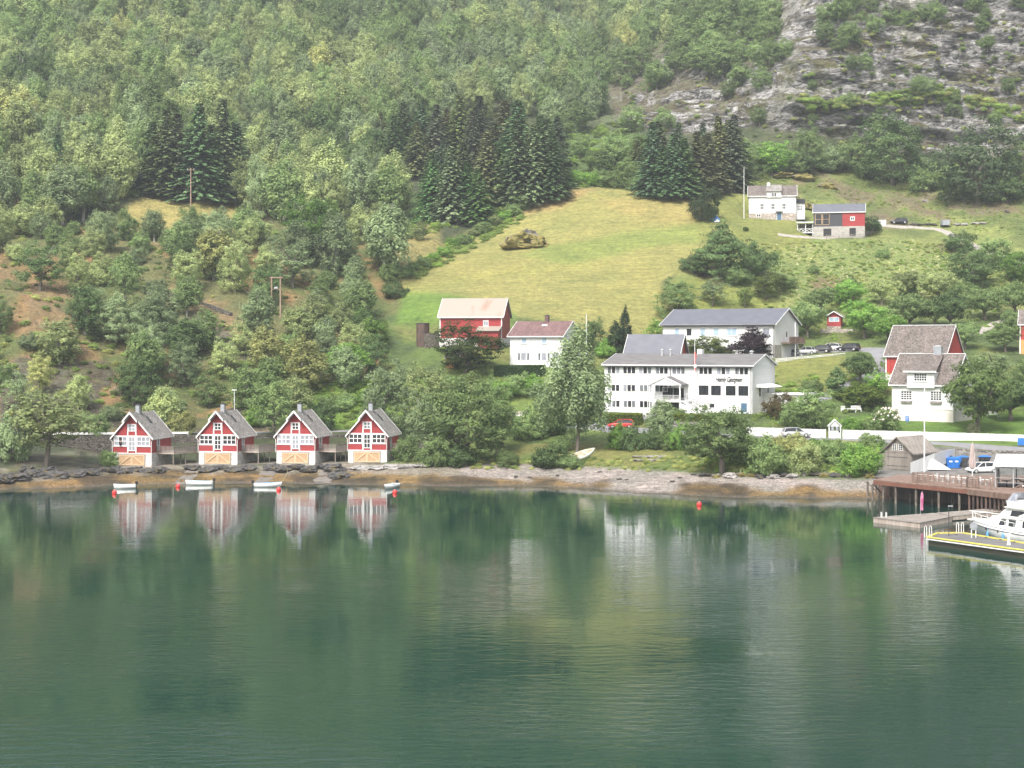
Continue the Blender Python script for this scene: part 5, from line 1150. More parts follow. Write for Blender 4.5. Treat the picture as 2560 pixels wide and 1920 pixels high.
# villa with front dormer
def villa():
    fp = FP['villa']; Ln, Wd = fp['L'], fp['W']; BH, WH, RI = 1.9, 4.25, 4.6
    r_, fc, rf, zt = gable_house('villa', 'white villa with mossy brown slate roof and broad front dormer', 'house', fp, WH, RI, BH, 'x', 'white_boards', 'cream_render', 'brown_slate', over=.45, eave=.45, barge=.24)
    f, r = fc['f'], fc['r']
    d = MB(); d.box(2.75, -.53, zt - .75, 7.35, 4.4, zt + 1.84); d_ = d.build('dormer', 'white_boards', r_)
    d = MB(); d.add([(2.3, -.95, zt + 1.85), (7.8, -.95, zt + 1.85), (7.2, 4.75, zt + 4.75), (3.6, 4.75, zt + 4.75), (2.3, -.95, zt + 2.0), (7.8, -.95, zt + 2.0), (7.2, 4.75, zt + 4.9), (3.6, 4.75, zt + 4.9)],
          [(0, 3, 2, 1), (4, 5, 6, 7), (0, 1, 5, 4), (1, 2, 6, 5), (2, 3, 7, 6), (3, 0, 4, 7)]); dr = d.build('dormer_roof', 'brown_slate', d_)
    d = MB(); d.box(2.25, -1.02, zt + 1.78, 7.85, -.953, zt + 2.04); d.build('dormer_fascia', 'white_paint', d_)
    ff = lambda a, b, c: (a, -.53 - c, b)
    window(d_, ff, 3.95, zt + .35, 2.2, 1.3, 5, 3, 'glass_dark', fw=.09, mw=.08, trim=.05)
    window(r_, f, 1.5, BH + 1.45, 1.95, 1.55, 4, 4, 'glass_dark', fw=.1, mw=.09, trim=.1); window(r_, f, 6.5, BH + 1.45, 1.95, 1.55, 4, 4, 'glass_dark', fw=.1, mw=.09, trim=.1)
    for a in (1.55, 6.55): mb = MB(); mb.fbox(f, a, BH + 1.0, .02, a + 1.9, BH + 1.22, .32); fb = mb.build('flower_box', 'grey_wood', r_)
    for a in (2.0, 7.0): window(r_, f, a, .65, 1.25, .95, 3, 2, 'glass_mid', mw=.08)
    window(r_, r, 1.6, BH + 1.4, 1.4, 1.6, 2, 3, 'glass_dark'); window(r_, r, 6.0, BH + 1.4, 1.4, 1.6, 2, 3, 'glass_dark'); window(r_, r, 3.9, zt + .8, 1.4, 1.4, 2, 2, 'glass_dark')
    mb = MB(); mb.fbox(f, -.04, BH - .06, -.01, Ln + .04, BH + .08, .1); mb.build('base_board', 'white_paint', r_)
    chimney(rf, 6.2, 4.75, zt + 3.9, zt + RI + 1.4, 1.3, 1.0, 'zinc', 'steel')
    mb = MB(); mb.box(-.45, Wd / 2 - .12, zt + RI + .19, Ln + .45, Wd / 2 + .12, zt + RI + .30); mb.build('ridge', 'white_paint', rf)
villa()
fp = FP['redbarn']; r_, fc, rf, zt = gable_house('barn', 'red barn with lichen-covered slate roof directly behind the white villa', 'barn', fp, 3.6, 5.1, 1.6, 'x', 'dark_red_boards', 'pale_concrete', 'brown_slate', over=.3, eave=.35, barge=.2)
f = fc['f']; mb = MB()
for a in (0, 11.0): mb.fbox(f, a, 1.6, -.01, a + .2, 5.2, .05)
mb.build('corner_board', 'white_paint', r_)
sh = MB()
for i in range(7): sh.fbox(f, 2.0, 2.6 + i * .2, .0, 3.7, 2.74 + i * .2, .06)
sh.build('louvre_shutter', 'white_paint', r_)
mb = MB(); mb.box(-.3, 4.12, zt + 5.27, 11.5, 4.38, zt + 5.38); mb.build('ridge', 'white_paint', rf)
# grey weathered boathouse
fp = FP['boathouse']; r_, fc, rf, zt = gable_house('boathouse', 'small weathered grey timber boathouse with double doors', 'boathouse', fp, 2.55, 1.95, 0, 'y', 'grey_wood', roof='grey_wood', trim='grey_wood', over=.35, eave=.4, barge=.14)
f = fc['f']; dm = MB(); dm.fbox(f, .55, .05, .0, 2.28, 2.25, .06); dm.fbox(f, 2.32, .05, .0, 4.05, 2.25, .06); dd = dm.build('double_door', 'grey_wood', r_)
mb = MB()
for b in (.5, 1.75): mb.fbox(f, .6, b, .06, 4.0, b + .07, .085)
mb.build('hinge', 'dark_metal', dd)
window(r_, f, 1.45, 2.75, .7, .9, 2, 3, 'glass_dark', fr='white_paint', mw=.05, fw=.06); window(r_, f, 2.45, 2.75, .7, .9, 2, 3, 'glass_dark', fr='white_paint', mw=.05, fw=.06)
mb = MB(); mb.fbox(f, -.02, 2.45, -.01, 4.62, 2.6, .06); mb.build('tie_beam', 'grey_wood', r_)
# upper farm
def upper():
    fp = FP['upper']; BH = 1.95
    r_, fc, rf, zt = gable_house('farmhouse', 'small white farmhouse on stone base beside the flagpole, high on the slope', 'house', fp, 4.4, 2.7, BH, 'x', 'white_boards', 'house_stone', 'brown_slate', over=.25, eave=.3, barge=.2)
    f = fc['f']; k = 11.7 / 785.
    for x0 in (270, 452, 634): window(r_, f, (x0 - 82) * k, BH + .95, .95, 1.45, 2, 2, 'glass_dark', fw=.1, mw=.1, trim=.06)
    d = MB(); d.box(4.45, -.38, zt - .5, 8.05, 3.5, zt + .97); d_ = d.build('dormer', 'white_boards', r_)
    d = MB(); d.add([(4.3, -.7, zt + .98), (8.2, -.7, zt + .98), (8.2, 3.6, zt + 2.9), (4.3, 3.6, zt + 2.9), (4.3, -.7, zt + 1.12), (8.2, -.7, zt + 1.12), (8.2, 3.6, zt + 3.04), (4.3, 3.6, zt + 3.04)],
          [(0, 3, 2, 1), (4, 5, 6, 7), (0, 1, 5, 4), (1, 2, 6, 5), (2, 3, 7, 6), (3, 0, 4, 7)]); d.build('dormer_roof', 'slate', d_)
    window(d_, lambda a, b, c: (a, -.38 - c, b), 5.55, zt - .35, 1.35, 1.05, 3, 1, 'glass_dark', fw=.1, mw=.12)
    window(r_, lambda a, b, c: (a, -.04 - c, b), 1.9, 1.0, 1.1, .8, 2, 1, 'glass_dark', fw=.12, mw=.12)
    ds = lambda a, b, c: (a, -.04 - c, b); door(r_, ds, 7.0, .05, 1.1, 2.1, 'blue_door'); mb = MB(); mb.fbox(ds, 6.6, 2.25, 0, 8.4, 2.35, .6); mb.build('door_canopy', 'dark_metal', r_)
    chimney(rf, 4.9, 3.4, zt + 2.2, zt + 3.4, .8, .7, 'white_paint', 'white_paint')
    s = MB(); s.box(11.72, 1.2, .4, 13.9, 4.6, 4.35); s_ = s.build('side_porch', 'white_boards', r_); s = MB(); s.prism([(11.73, .9), (14.0, .9), (14.0, 4.9), (11.73, 4.9)], [4.36, 4.36, 5.7, 5.7], [4.5, 4.5, 5.85, 5.85]); s.build('porch_roof', 'black', s_)
    window(s_, lambda a, b, c: (a, 1.2 - c, b), 11.95, 2.6, 1.4, 1.35, 3, 2, 'glass_mid', fw=.1, mw=.1)
    fp = FP['upbarn']; BH = 2.35
    r_, fc, rf, zt = gable_house('barn', 'upper barn half charcoal and half red with blue-grey metal roof', 'barn', fp, 3.5, 2.1, BH, 'x', 'charcoal_boards', 'cream_concrete', 'slate_blue_metal', over=.2, eave=.25, barge=.3)
    f = fc['f']; mb = MB(); mb.box(6.9, -.03, BH, 12.23, 7.03, zt - .03); mb.build('red_cladding', 'red_boards', r_)
    window(r_, f, .35, BH + .45, 1.65, 2.7, 1, 2, 'glass_dark', mw=.08, fr='tan_wood'); window(r_, f, 2.15, BH + .45, 1.65, 2.7, 1, 2, 'glass_dark', mw=.08, fr='tan_wood')
    ds = lambda a, b, c: (a, -.04 - c, b); window(r_, ds, 8.75, BH + 1.35, 1.1, 1.0, 2, 1, 'glass_dark', fw=.2, mw=.1)
    for a, w, h in ((2.35, 1.9, 1.85), (8.55, 1.55, 1.9)): mb = MB(); mb.fbox(ds, a, .02, -.01, a + w, h, .03); mb.build('opening_shade', 'black', r_)  # black panels on the solid wall stand in for the shaded inside
    v_ = MB(); v_.box(-4.0, 1.6, .95, -.02, 5.6, 1.15); vd = v_.build('veranda', 'white_paint', r_); v_ = MB(); v_.prism([(-4.2, 1.2), (-.02, 1.2), (-.02, 5.8), (-4.2, 5.8)], [3.45, 3.45, 3.9, 3.9], [3.6, 3.6, 4.05, 4.05]); v_.build('veranda_roof', 'white_paint', vd)
    for a in (-3.95, -2.0, -.25): mb = MB(); mb.box(a - .08, 1.62, -1.5 if a != -2 else 1.1, a + .08, 1.78, 3.45); mb.build('veranda_post', 'white_paint', vd)
    mb = MB(); mb.bar((-4, 1.6, 2.0), (-.1, 1.6, 2.0), .1)
    for i in range(4): mb.bar((-4 + i * .97, 1.62, 1.15), (-3.03 + i * .97, 1.62, 1.95), .09); mb.bar((-3.03 + i * .97, 1.64, 1.15), (-4 + i * .97, 1.64, 1.95), .09)
    mb.build('cross_railing', 'white_paint', vd); mb = MB(); mb.box(-3.9, 5.3, 1.15, -.1, 5.55, 3.5); mb.build('veranda_wall', 'grey_wood', vd)
upper()
# small red summerhouse, brown shed, leaning orange shed, silo, house at the edge
def small(name, label, cat, u, v, Ln, Wd, ang, wh, ri, ridge, wall, roof, bh=0, base='grey_concrete', D=None, dz=0, **kw):
    p = hit(u, v) if D is None else Vector((xu(u, D), D, zv(v, D))); fp = dict(loc=(p.x, p.y, p.z + dz), rz=R(-ang), L=Ln, W=Wd); return gable_house(name, label, cat, fp, wh, ri, bh, ridge, wall, base, roof, **kw)
r_, fc, rf, zt = small('summerhouse', 'little red summerhouse with white window under the apple trees', 'summerhouse', 2068, 828, 2.8, 3.4, 18, 2.1, .85, 'y', 'red_boards', 'brown_slate', .9, 'house_stone', barge=.14, dz=.1)
window(r_, fc['f'], .35, 1.85, 2.1, .95, 2, 1, 'glass_sky')
t = MB(); t.box(-1.4, -1.0, -.9, 5.5, .3, .35); t.build('terrace_wall', 'house_stone', r_)
r_, fc, rf, zt = small('shed', 'small brown shed with pale roof hidden among trees below the farmhouse', 'shed', 1272, 1066, 2.6, 2.4, 14, 1.9, .5, 'x', 'dark_red_boards', 'corrugated', barge=.1, over=.2, eave=.2)
r_, fc, rf, zt = small('shed', 'orange plank shed with open dark doorway under the feathery tree', 'shed', 1116, 920, 2.4, 2.4, 20, 2.0, .8, 'x', 'orange_wood', 'corrugated', barge=.08, over=.25, eave=.3)
mb = MB(); mb.fbox(fc['f'], 1.5, 0, .0, 2.3, 1.8, .03); mb.build('opening_shade', 'black', r_)  # doorway is a black panel, its inner shade put into the colour
p = hit(1057, 863); mb = MB(); mb.lathe([(1.28, -.4), (1.26, 1.5), (1.3, 4.2)], 20); si = mb.build('silo', 'dark_timber'); si.location = p; tag(si, 'round dark timber silo left of the red barn', 'silo')
mb = MB(); mb.lathe([(1.38, 4.203), (1.38, 4.33), (.1, 4.42)], 20); mb.build('silo_lid', 'dark_metal', si)
for zz in (1.0, 2.6): mb = MB(); mb.lathe([(1.31, zz), (1.33, zz + .02), (1.33, zz + .08), (1.31, zz + .1)], 20); mb.build('hoop', 'dark_metal', si)
r_, fc, rf, zt = small('house', 'red and orange house cut off by the right edge of the photo', 'house', 2549, 884, 9, 8, 20, 2.9, 2.6, 'x', 'dark_red_boards', 'brown_slate', 2.6, 'orange_wood', barge=.2, eave=.25, over=.3)
mb = MB(); mb.fbox(fc['f'], -.02, 0, -.01, .22, 5.5, .06); mb.build('corner_board', 'white_paint', r_)

# ------------------------------------------------------------------ walls, fences, roads
def road(name, pts, w, mt, label, lift=.07, step=2.0):
    """ribbon draped on the ground; pts are world (x, y)"""
    P_ = [Vector(p) for p in pts]; q = []
    for a, b_ in zip(P_[:-1], P_[1:]):
        n_ = max(1, int((b_ - a).length / step)); q += [a.lerp(b_, i / n_) for i in range(n_)]
    q.append(P_[-1]); mb = MB(); K = 6; vs = []
    for i, p in enumerate(q):
        d = (q[min(i + 1, len(q) - 1)] - q[max(i - 1, 0)]).normalized(); nrm_ = Vector((-d.y, d.x))
        for j in range(K): s_ = p + nrm_ * w * (j / (K - 1) - .5); vs.append((s_.x, s_.y, H(s_.x, s_.y) + (lift if 0 < j < K - 1 else -.15)))
    mb.add(vs, [(i * K + j, i * K + j + 1, (i + 1) * K + j + 1, (i + 1) * K + j) for i in range(len(q) - 1) for j in range(K - 1)])
    return tag(mb.build(name, mt, None, True), label, None, None, 'structure')
mat('asphalt', (.20, .20, .205), (.16, .16, .165), .6, .9); mat('gravel', (.34, .31, .28), (.24, .22, .19), 1.5, .95); mat('dark_gravel', (.17, .15, .13), (.11, .10, .09), 1.5, .95)
def W2(*uD): return [(xu(u, D), D) for u, D in uD]
road('road', W2((-300, 259.5), (0, 262), (300, 265.5), (600, 268.5), (900, 271.5), (1150, 273.5), (1400, 271.5), (1500, 267), (1600, 261.5), (1850, 250.5), (2050, 246.8), (2300, 244.8), (2600, 239.5), (3000, 239.5)), 5.4, 'asphalt', 'grey coast road running behind the cabins and along the white fence')
road('drive', W2((1540, 266), (1600, 268.5), (1660, 272.5)), 3.2, 'asphalt', 'steep drive up to the guesthouse'); road('drive', W2((1690, 262), (1720, 266), (1780, 271)), 3.0, 'asphalt', 'second drive right of the small birch')
road('parking_lot', W2((1955, 309), (2060, 310.5), (2160, 309), (2230, 303), (2330, 300)), 8.5, 'asphalt', 'grey parking lot beside the long white building')
road('village_lane', W2((2190, 303), (2205, 298), (2200, 293), (2170, 289), (2130, 283), (2085, 278), (2040, 275)), 3.6, 'asphalt', 'narrow lane curving down from the parking lot')
def PV(*uv): return [(hit(u, v).x, hit(u, v).y) for u, v in uv]
road('farm_track', PV((2200, 562), (2280, 568), (2340, 572), (2370, 582), (2400, 600), (2450, 622), (2520, 645), (2600, 668)), 3.4, 'gravel', 'pale gravel track to the upper farm')
road('footpath', PV((2180, 577), (2100, 594), (2000, 592), (1945, 586)), 1.6, 'gravel', 'gravel path in front of the upper barn')
road('stony_path', PV((2420, 843), (2450, 828), (2490, 808), (2520, 800)), 3.0, 'gravel', 'stony path on the right slope')
road('slipway', W2((800, 233), (815, 240), (832, 249)), 3.2, 'dark_gravel', 'gravel slipway between the third and fourth cabins', .05); road('slipway', W2((455, 233), (480, 240), (505, 250)), 3.0, 'dark_gravel', 'gravel slipway between the first and second cabins', .05)
road('slipway', W2((650, 233), (668, 240), (690, 250)), 3.0, 'dark_gravel', 'gravel slipway between the second and third cabins', .05)
def wall(name, label, pts, z0, z1, th, mt, cat='wall'):
    mb = MB(); n_ = len(pts); f_ = lambda z, i: z[i] if hasattr(z, '__len__') else z
    for i in range(n_ - 1):
        a, b_ = Vector(pts[i]), Vector(pts[i + 1]); d = (b_ - a).normalized(); nn = Vector((-d.y, d.x)) * th
        mb.prism([a, b_, b_ + nn, a + nn], [f_(z0, i), f_(z0, i + 1), f_(z0, i + 1), f_(z0, i)], [f_(z1, i), f_(z1, i + 1), f_(z1, i + 1), f_(z1, i)])
    return tag(mb.build(name, mt), label, cat)
def rough(o, amp, s=.6):
    return o
wall('stone_wall', 'high dark dry-stone wall under the road, left of the first cabin', W2((95, 255.5), (180, 257), (290, 258.6), (420, 260.8)), -.5, [5.6, 5.6, 5.55, 5.5], .8, 'dry_wall')
wall('stone_wall', 'dark dry-stone wall under the road behind the second and third cabins', W2((425, 261), (600, 263.2), (860, 265.3)), -.5, [5.5, 5.4, 5.3], .8, 'dry_wall')
wall('stone_wall', 'low stone wall carrying the white picket fence', W2((1830, 249.0), (2075, 247.9), (2300, 248.2), (2700, 243.3)), 2, [6.1, 5.75, 5.4, 4.95], .5, 'garden_wall')
wall('stone_wall', 'stone wall between the quay yard and the coast road', W2((2355, 240.6), (2480, 238.3), (2700, 235.4)), 0, [4.7, 4.6, 4.4], .6, 'garden_wall')
wall('retaining_wall', 'long grey retaining wall behind the parked cars', W2((2110, 319), (2200, 314), (2330, 309)), 15, [20.2, 20.1, 19.9], .3, 'grey_concrete')
mb = wall('stone_wall', 'dark stone wall between the silo and the red barn', W2((1060, 312), (1098, 311.5)), 17, 22.5, .6, 'dry_wall')
wall('retaining_wall', 'short dark retaining wall under the right hedge', [tuple(hit(1675, 1078)[:2]), tuple(hit(1775, 1078)[:2])], 5.5, 7.9, .3, 'garden_wall')
def picket(name, label, pts, z, h, mt='white_paint', step=.15, gap=.05, cat='fence'):
    r_ = thing(name, label, cat, (pts[0][0], pts[0][1], z[0])); o = Vector((pts[0][0], pts[0][1], z[0]))
    bd = MB(); po = []
    for i in range(len(pts) - 1):
        a, b_ = Vector((*pts[i], z[i])) - o, Vector((*pts[i + 1], z[i + 1])) - o; ln = (b_ - a).length; n_ = int(ln / step)
        for j in range(n_):
            p0, p1 = a.lerp(b_, (j + .02) / n_), a.lerp(b_, (j + 1 - gap / step) / n_)
            d = (p1 - p0).normalized(); nn = Vector((-d.y, d.x, 0)) * .03
            bd.prism([p0.xy, p1.xy, (p1 + nn).xy, (p0 + nn).xy], [p0.z, p1.z, p1.z, p0.z], [p0.z + h, p1.z + h, p1.z + h, p0.z + h])
        nn = Vector((-(b_ - a).y, (b_ - a).x, 0)).normalized() * .07
        bd.bar(a + nn + Vector((0, 0, h * .8)), b_ + nn + Vector((0, 0, h * .8)), .05, .09); bd.bar(a + nn + Vector((0, 0, h * .25)), b_ + nn + Vector((0, 0, h * .25)), .05, .09)
        m_ = max(1, int(ln / 3.2)); po += [a.lerp(b_, j / m_) for j in range(m_ + (i == len(pts) - 2))]
    bd.build('pickets', mt, r_)
    for p in po[:60]: q = MB(); q.box(p.x - .07, p.y + .1, p.z - .5, p.x + .07, p.y + .24, p.z + h + .04); q.build('post', mt, r_)
    return r_
picket('picket_fence', 'long white picket fence left of the gabled garden gate', W2((1868, 248.9), (2064, 248.1)), [6.13, 5.8], 1.35, step=.14, gap=.025)
picket('picket_fence', 'long white picket fence right of the gabled garden gate', W2((2108, 248.2), (2300, 248.4), (2700, 243.5)), [5.74, 5.45, 5.0], 1.35, step=.14, gap=.025)
g = thing('garden_gate', 'white gabled gate portal in the long picket fence', 'gate', (xu(2072, 248), 248, 5.6))
mb = MB(); mb.box(0, 0, 0, .16, .3, 2.1); mb.box(1.75, 0, 0, 1.91, .3, 2.1); mb.box(.16, .08, 0, 1.75, .14, 1.35); mb.build('gate_leaf', 'white_boards', g)
mb = MB(); mb.extr([(-.12, 2.0), (.955, 3.0), (2.03, 2.0), (2.03, 2.14), (.955, 3.16), (-.12, 2.14)], 'y', -.1, .5); mb.extr([(.1, 2.02), (1.8, 2.02), (.955, 2.85)], 'y', .1, .16); mb.build('gate_roof', 'white_paint', g)
mb = MB(); mb.box(.4, .05, 1.45, .8, .12, 2.0); mb.box(1.1, .05, 1.45, 1.5, .12, 2.0); mb.build('gate_pane', 'glass_pale', g); mb = MB(); mb.box(1.5, -.1, 1.1, 1.72, .0, 1.4); mb.build('letter_box', 'black', g)
def rails(name, label, pts, zs, h, rows, mt, pst, cat='fence', rw=.12):
    o = Vector((*pts[0], zs[0])); r_ = thing(name, label, cat, o); P_ = [Vector((*p, z)) - o for p, z in zip(pts, zs)]; mb = MB()
    for a, b_ in zip(P_[:-1], P_[1:]):
        for k_ in range(rows): zz = h * (k_ + .6) / rows; mb.bar(a + Vector((0, 0, zz)), b_ + Vector((0, 0, zz)), .04, rw)
    mb.build('rails', mt, r_)
    for a, b_ in zip(P_[:-1], P_[1:]):
        m_ = max(1, int((b_ - a).length / pst))
        for j in range(m_ + 1): p = a.lerp(b_, j / m_); q = MB(); q.box(p.x - .06, p.y + .03, p.z - .4, p.x + .06, p.y + .15, p.z + h); q.build('post', mt, r_)
    return r_
rails('rail_fence', 'white four-rail fence below the parked cars', W2((1940, 298), (2020, 300.5), (2112, 303)), [16.75, 17.2, 17.75], .98, 4, 'white_paint', 2.2, rw=.13)
rails('rail_fence', 'grey rail fence in front of the upper barn openings', W2((2066, 388.5), (2160, 388)), [zv(596, 388.5), zv(594, 388)], .95, 2, 'grey_wood', 2.5)
rails('guard_rail', 'white guard rail along the road above the high stone wall', W2((95, 257), (200, 258.2), (290, 259.5)), [5.65, 5.6, 5.55], .6, 1, 'white_paint', 2.5, 'guard rail', .35)
rails('guard_rail', 'white guard rail along the road between the first two cabins', W2((398, 261.2), (470, 262)), [5.5, 5.5], .6, 1, 'white_paint', 2.5, 'guard rail', .35)
def at_p(u, v): p = hit(u, v); return p
a, b_ = at_p(1213, 1127), at_p(1228, 1118); rails('plank_fence', 'weathered plank fence beside the beach willow, left piece', [a.xy, b_.xy], [a.z, b_.z], 1.25, 8, 'grey_wood', 1.0, rw=.13)
a, b_ = at_p(1232, 1118), at_p(1249, 1117); rails('plank_fence', 'weathered plank fence beside the black bin, right piece', [a.xy, b_.xy], [a.z, b_.z], 1.25, 8, 'grey_wood', 1.0, rw=.13)
for i, (u, v, hh, t_) in enumerate([(398, 730, 1.4, 'first'), (430, 738, 1.4, 'second'), (458, 748, 1.3, 'third'), (486, 757, 1.3, 'fourth')]):
    p = hit(u, v); mb = MB(); mb.tube([(0, 0, -.3), (.03, 0, hh)], .06, 6); o = mb.build('fence_post', 'pole_wood'); o.location = p; tag(o, f'{t_} of the thin posts above the old wall on the brown slope', 'post', 'old fence posts on the brown slope')
a = [hit(u, v) for u, v in ((375, 728), (440, 745), (520, 768), (575, 790))]
wall('stone_wall', 'ruined low stone wall crossing the brown left slope', [p.xy for p in a], [p.z - .6 for p in a], [p.z + .7 for p in a], .7, 'dry_wall')
# ------------------------------------------------------------------ poles
def pole(name, label, u, v, h, r0, r1, mt, cat='pole', D=None):
    p = hit(u, v) if D is None else Vector((xu(u, D), D, zv(v, D))); r_ = thing(name, label, cat, p); mb = MB(); mb.tube([(0, 0, -.4), (0, 0, h)], [r0, r1], 8); mb.build('shaft', mt, r_); return r_, p
r_, p = pole('flagpole', 'white flagpole with a hanging red and white flag before the guesthouse', 1737, 1038, 12.6, .09, .05, 'white_paint', 'flagpole', D=271.5)
mb = MB(); 
for i in range(9):
    z1 = 10.7 - i * .52; x0, x1 = -.02 + math.sin(i * 1.3) * .06, .30 + math.sin(i * 1.9) * .1
    mb.add([(x0 - .12, .03, z1), (x1 - .12, -.08, z1), (x1 - .1, -.05, z1 - .53), (x0 - .1, .06, z1 - .53), (x0 - .12, .07, z1), (x1 - .12, -.04, z1), (x1 - .1, -.01, z1 - .53), (x0 - .1, .1, z1 - .53)], [(0, 1, 2, 3), (7, 6, 5, 4), (0, 4, 5, 1), (1, 5, 6, 2), (2, 6, 7, 3), (3, 7, 4, 0)], 1 if i in (4, 7, 8) else 0)
mb.build('flag', ['red_paint', 'white_paint'], r_); mb = MB(); mb.lathe([(.03, 12.6), (.1, 12.68), (.03, 12.78)], 8); mb.build('finial', 'steel', r_)
for u, v, h, lab, D in ((1466, 880, 6.8, 'thin white flagpole right of the white farmhouse', 296), (1860, 553, 13.2, 'tall white flagpole beside the upper white farmhouse', 398), (2311, 1181, 11.6, 'white flagpole between the grey boathouse and the white boarding', 221.5)):
    r_, p = pole('flagpole', lab, u, v, h, .11, .06, 'white_paint', 'flagpole', D); mb = MB(); mb.lathe([(.04, h), (.1, h + .08), (.03, h + .2)], 8); mb.build('finial', 'steel', r_)
r_, p = pole('power_pole', 'lone wooden power pole above the pale clearing', 477, 520, 10.2, .17, .12, 'pole_wood', 'power pole')
mb = MB(); mb.bar((-.9, 0, 9.7), (.9, 0, 9.7), .12); mb.build('crossarm', 'pole_wood', r_)
for x_ in (-.8, 0, .8): mb = MB(); mb.tube([(x_, 0, 9.75), (x_, 0, 10.1)], .08, 6); mb.build('insulator', 'steel', r_)
P0 = p
p = hit(690, 792); r_ = thing('power_pole', 'H-shaped double wooden pole standing among the birches', 'power pole', p)
for x_ in (-.9, .9): mb = MB(); mb.tube([(x_, 0, -.4), (x_, 0, 8.2)], [.17, .13], 8); mb.build('shaft', 'pole_wood', r_)
mb = MB(); mb.bar((-1.4, 0, 8.0), (1.4, 0, 8.0), .18); mb.bar((-.9, 0, 5.6), (.9, 0, 5.6), .14); mb.build('crossarm', 'pole_wood', r_); mb = MB(); mb.box(-.35, -.25, 5.7, .35, .25, 6.1); mb.build('switch', 'steel', r_)
for j, dx in enumerate((-.8, 0, .8)):
    q = hit(330, 300); a, b_ = P0 + Vector((dx, 0, 10.1)), q + Vector((dx, 0, 14)); mb = MB(); n_ = 8
    mb.tube([a.lerp(b_, i / n_) - Vector((0, 0, 3 * 4 * (i / n_) * (1 - i / n_))) for i in range(n_ + 1)], .025, 4); tag(mb.build('power_line', 'black'), f'{("left", "middle", "right")[j]} of the three wires running uphill from the lone power pole', 'cable', 'wires from the lone pole')
r_, p = pole('street_lamp', 'slim lamp post behind the second red cabin roof', 586, 1078, 6.9, .07, .05, 'white_paint', 'street lamp', D=269); mb = MB(); mb.box(-.4, -.15, 6.85, .4, .15, 7.0); mb.build('lamp_head', 'white_paint', r_)

# ------------------------------------------------------------------ rocks
def rockmesh(seed, flat=.5):
    b_ = __import__('bmesh').new(); __import__('bmesh').ops.create_icosphere(b_, subdivisions=4, radius=1)
    for v in b_.verts:
        c = v.co * 1.3 + Vector((seed * 3.1, 0, 0)); d = 1 + .45 * mnoise.noise(c) + .22 * mnoise.noise(c * 2.7) + .12 * mnoise.noise(c * 7) + .06 * mnoise.noise(c * 15); v.co = v.co * d; v.co.z *= flat
        v.co.x = round(v.co.x * 5) / 5 * .4 + v.co.x * .6; v.co.z = round(v.co.z * 6) / 6 * .5 + v.co.z * .5
    me = bpy.data.meshes.new('rock'); b_.to_mesh(me); b_.free(); return me
RK = [rockmesh(i) for i in range(6)]
def stone(u, v, w, h, d, label, mt='dark_rock', group=None, name='rock', cat='rock', D=None):
    p = hit(u, v) if D is None else Vector((xu(u, D), D, H(xu(u, D), D))); s = p.y / F; me = random.choice(RK); key = me.name + mt
    if key not in ROCKM: m2 = me.copy(); m2.materials.clear(); m2.materials.append(MATS[mt]); ROCKM[key] = m2
    o = link(bpy.data.objects.new(name, ROCKM[key])); o.location = p + Vector((0, 0, h * s * .1)); o.scale = (w * s / 2, d, h * s); o.rotation_euler = (random.uniform(-.12, .12), random.uniform(-.1, .1), random.uniform(-.3, .3)); return tag(o, label, cat, group)
ROCKM = {}
k9 = ['first', 'second', 'third', 'fourth', 'fifth', 'sixth', 'seventh', 'eighth', 'ninth', 'tenth', 'eleventh', 'twelfth', 'thirteenth', 'fourteenth', 'fifteenth', 'sixteenth']
for ci, (u0, u1, v0, nm) in enumerate(((280, 400, 1176, 'first'), (485, 620, 1172, 'second'), (680, 805, 1170, 'third'))):
    for i in range(5):
        t_ = i / 4; stone(u0 + (u1 - u0) * t_, v0 + (i % 2) * 5, 44, 16, 1.8, f'{k9[i]} flat black slab from the left under the {nm} red cabin', group='dark shore slabs under the cabins')
stone(835, 1176, 66, 26, 2.2, 'large slanting dark slab left of the fourth cabin'); stone(850, 1190, 60, 16, 1.6, 'dark boulder on the weed under the slanting slab')
for i in range(5): stone(905 + 38 * i, 1172 - i * 1.5, 52, 12, 1.4, f'{k9[i]} pale slab from the left along the bank by the fourth cabin', 'pale_rock', 'pale slabs along the bank')
for i, (u, v, w, h) in enumerate([(10, 1200, 50, 26), (45, 1196, 60, 24), (85, 1188, 44, 22), (140, 1190, 66, 18), (185, 1186, 70, 16), (225, 1180, 56, 14), (70, 1175, 40, 20), (120, 1178, 50, 16)]): stone(u, v, w, h, 2, f'{k9[i]} dark shore rock from the left edge, left of the cabins' if i < 6 else ('higher dark rock behind the left shore rocks' if i == 6 else 'flat rock behind the left shore rocks'), group='dark rocks on the left shore')
for i in range(16): stone(1768 + 27 * i + random.uniform(-5, 5), 1190 + random.uniform(-3, 3), random.uniform(20, 34), random.uniform(10, 16), 1.1, f'{k9[i]} boulder from the left in the row on top of the beach', random.choice(['dark_rock', 'pale_rock', 'mossy_rock']), 'boulders along the top of the beach')
for i, (u, v, w) in enumerate([(1735, 1187, 16), (1700, 1195, 12), (1682, 1204, 14), (1548, 1198, 14), (1568, 1200, 10), (1500, 1181, 14), (1290, 1192, 10), (1325, 1194, 12), (1395, 1190, 10)]): stone(u, v, w, 5, .4, f'small dark stone on the gravel beach, {k9[i]} of those from the right', group='small stones on the gravel beach')
for i in range(9): stone(1592 + (i % 5) * 17, 1142 + (i // 5) * 9, 22, 5, .8, f'{k9[i]} slab of the pale flat patch in the shore grass', 'pale_rock', 'pale slabs in the shore grass')
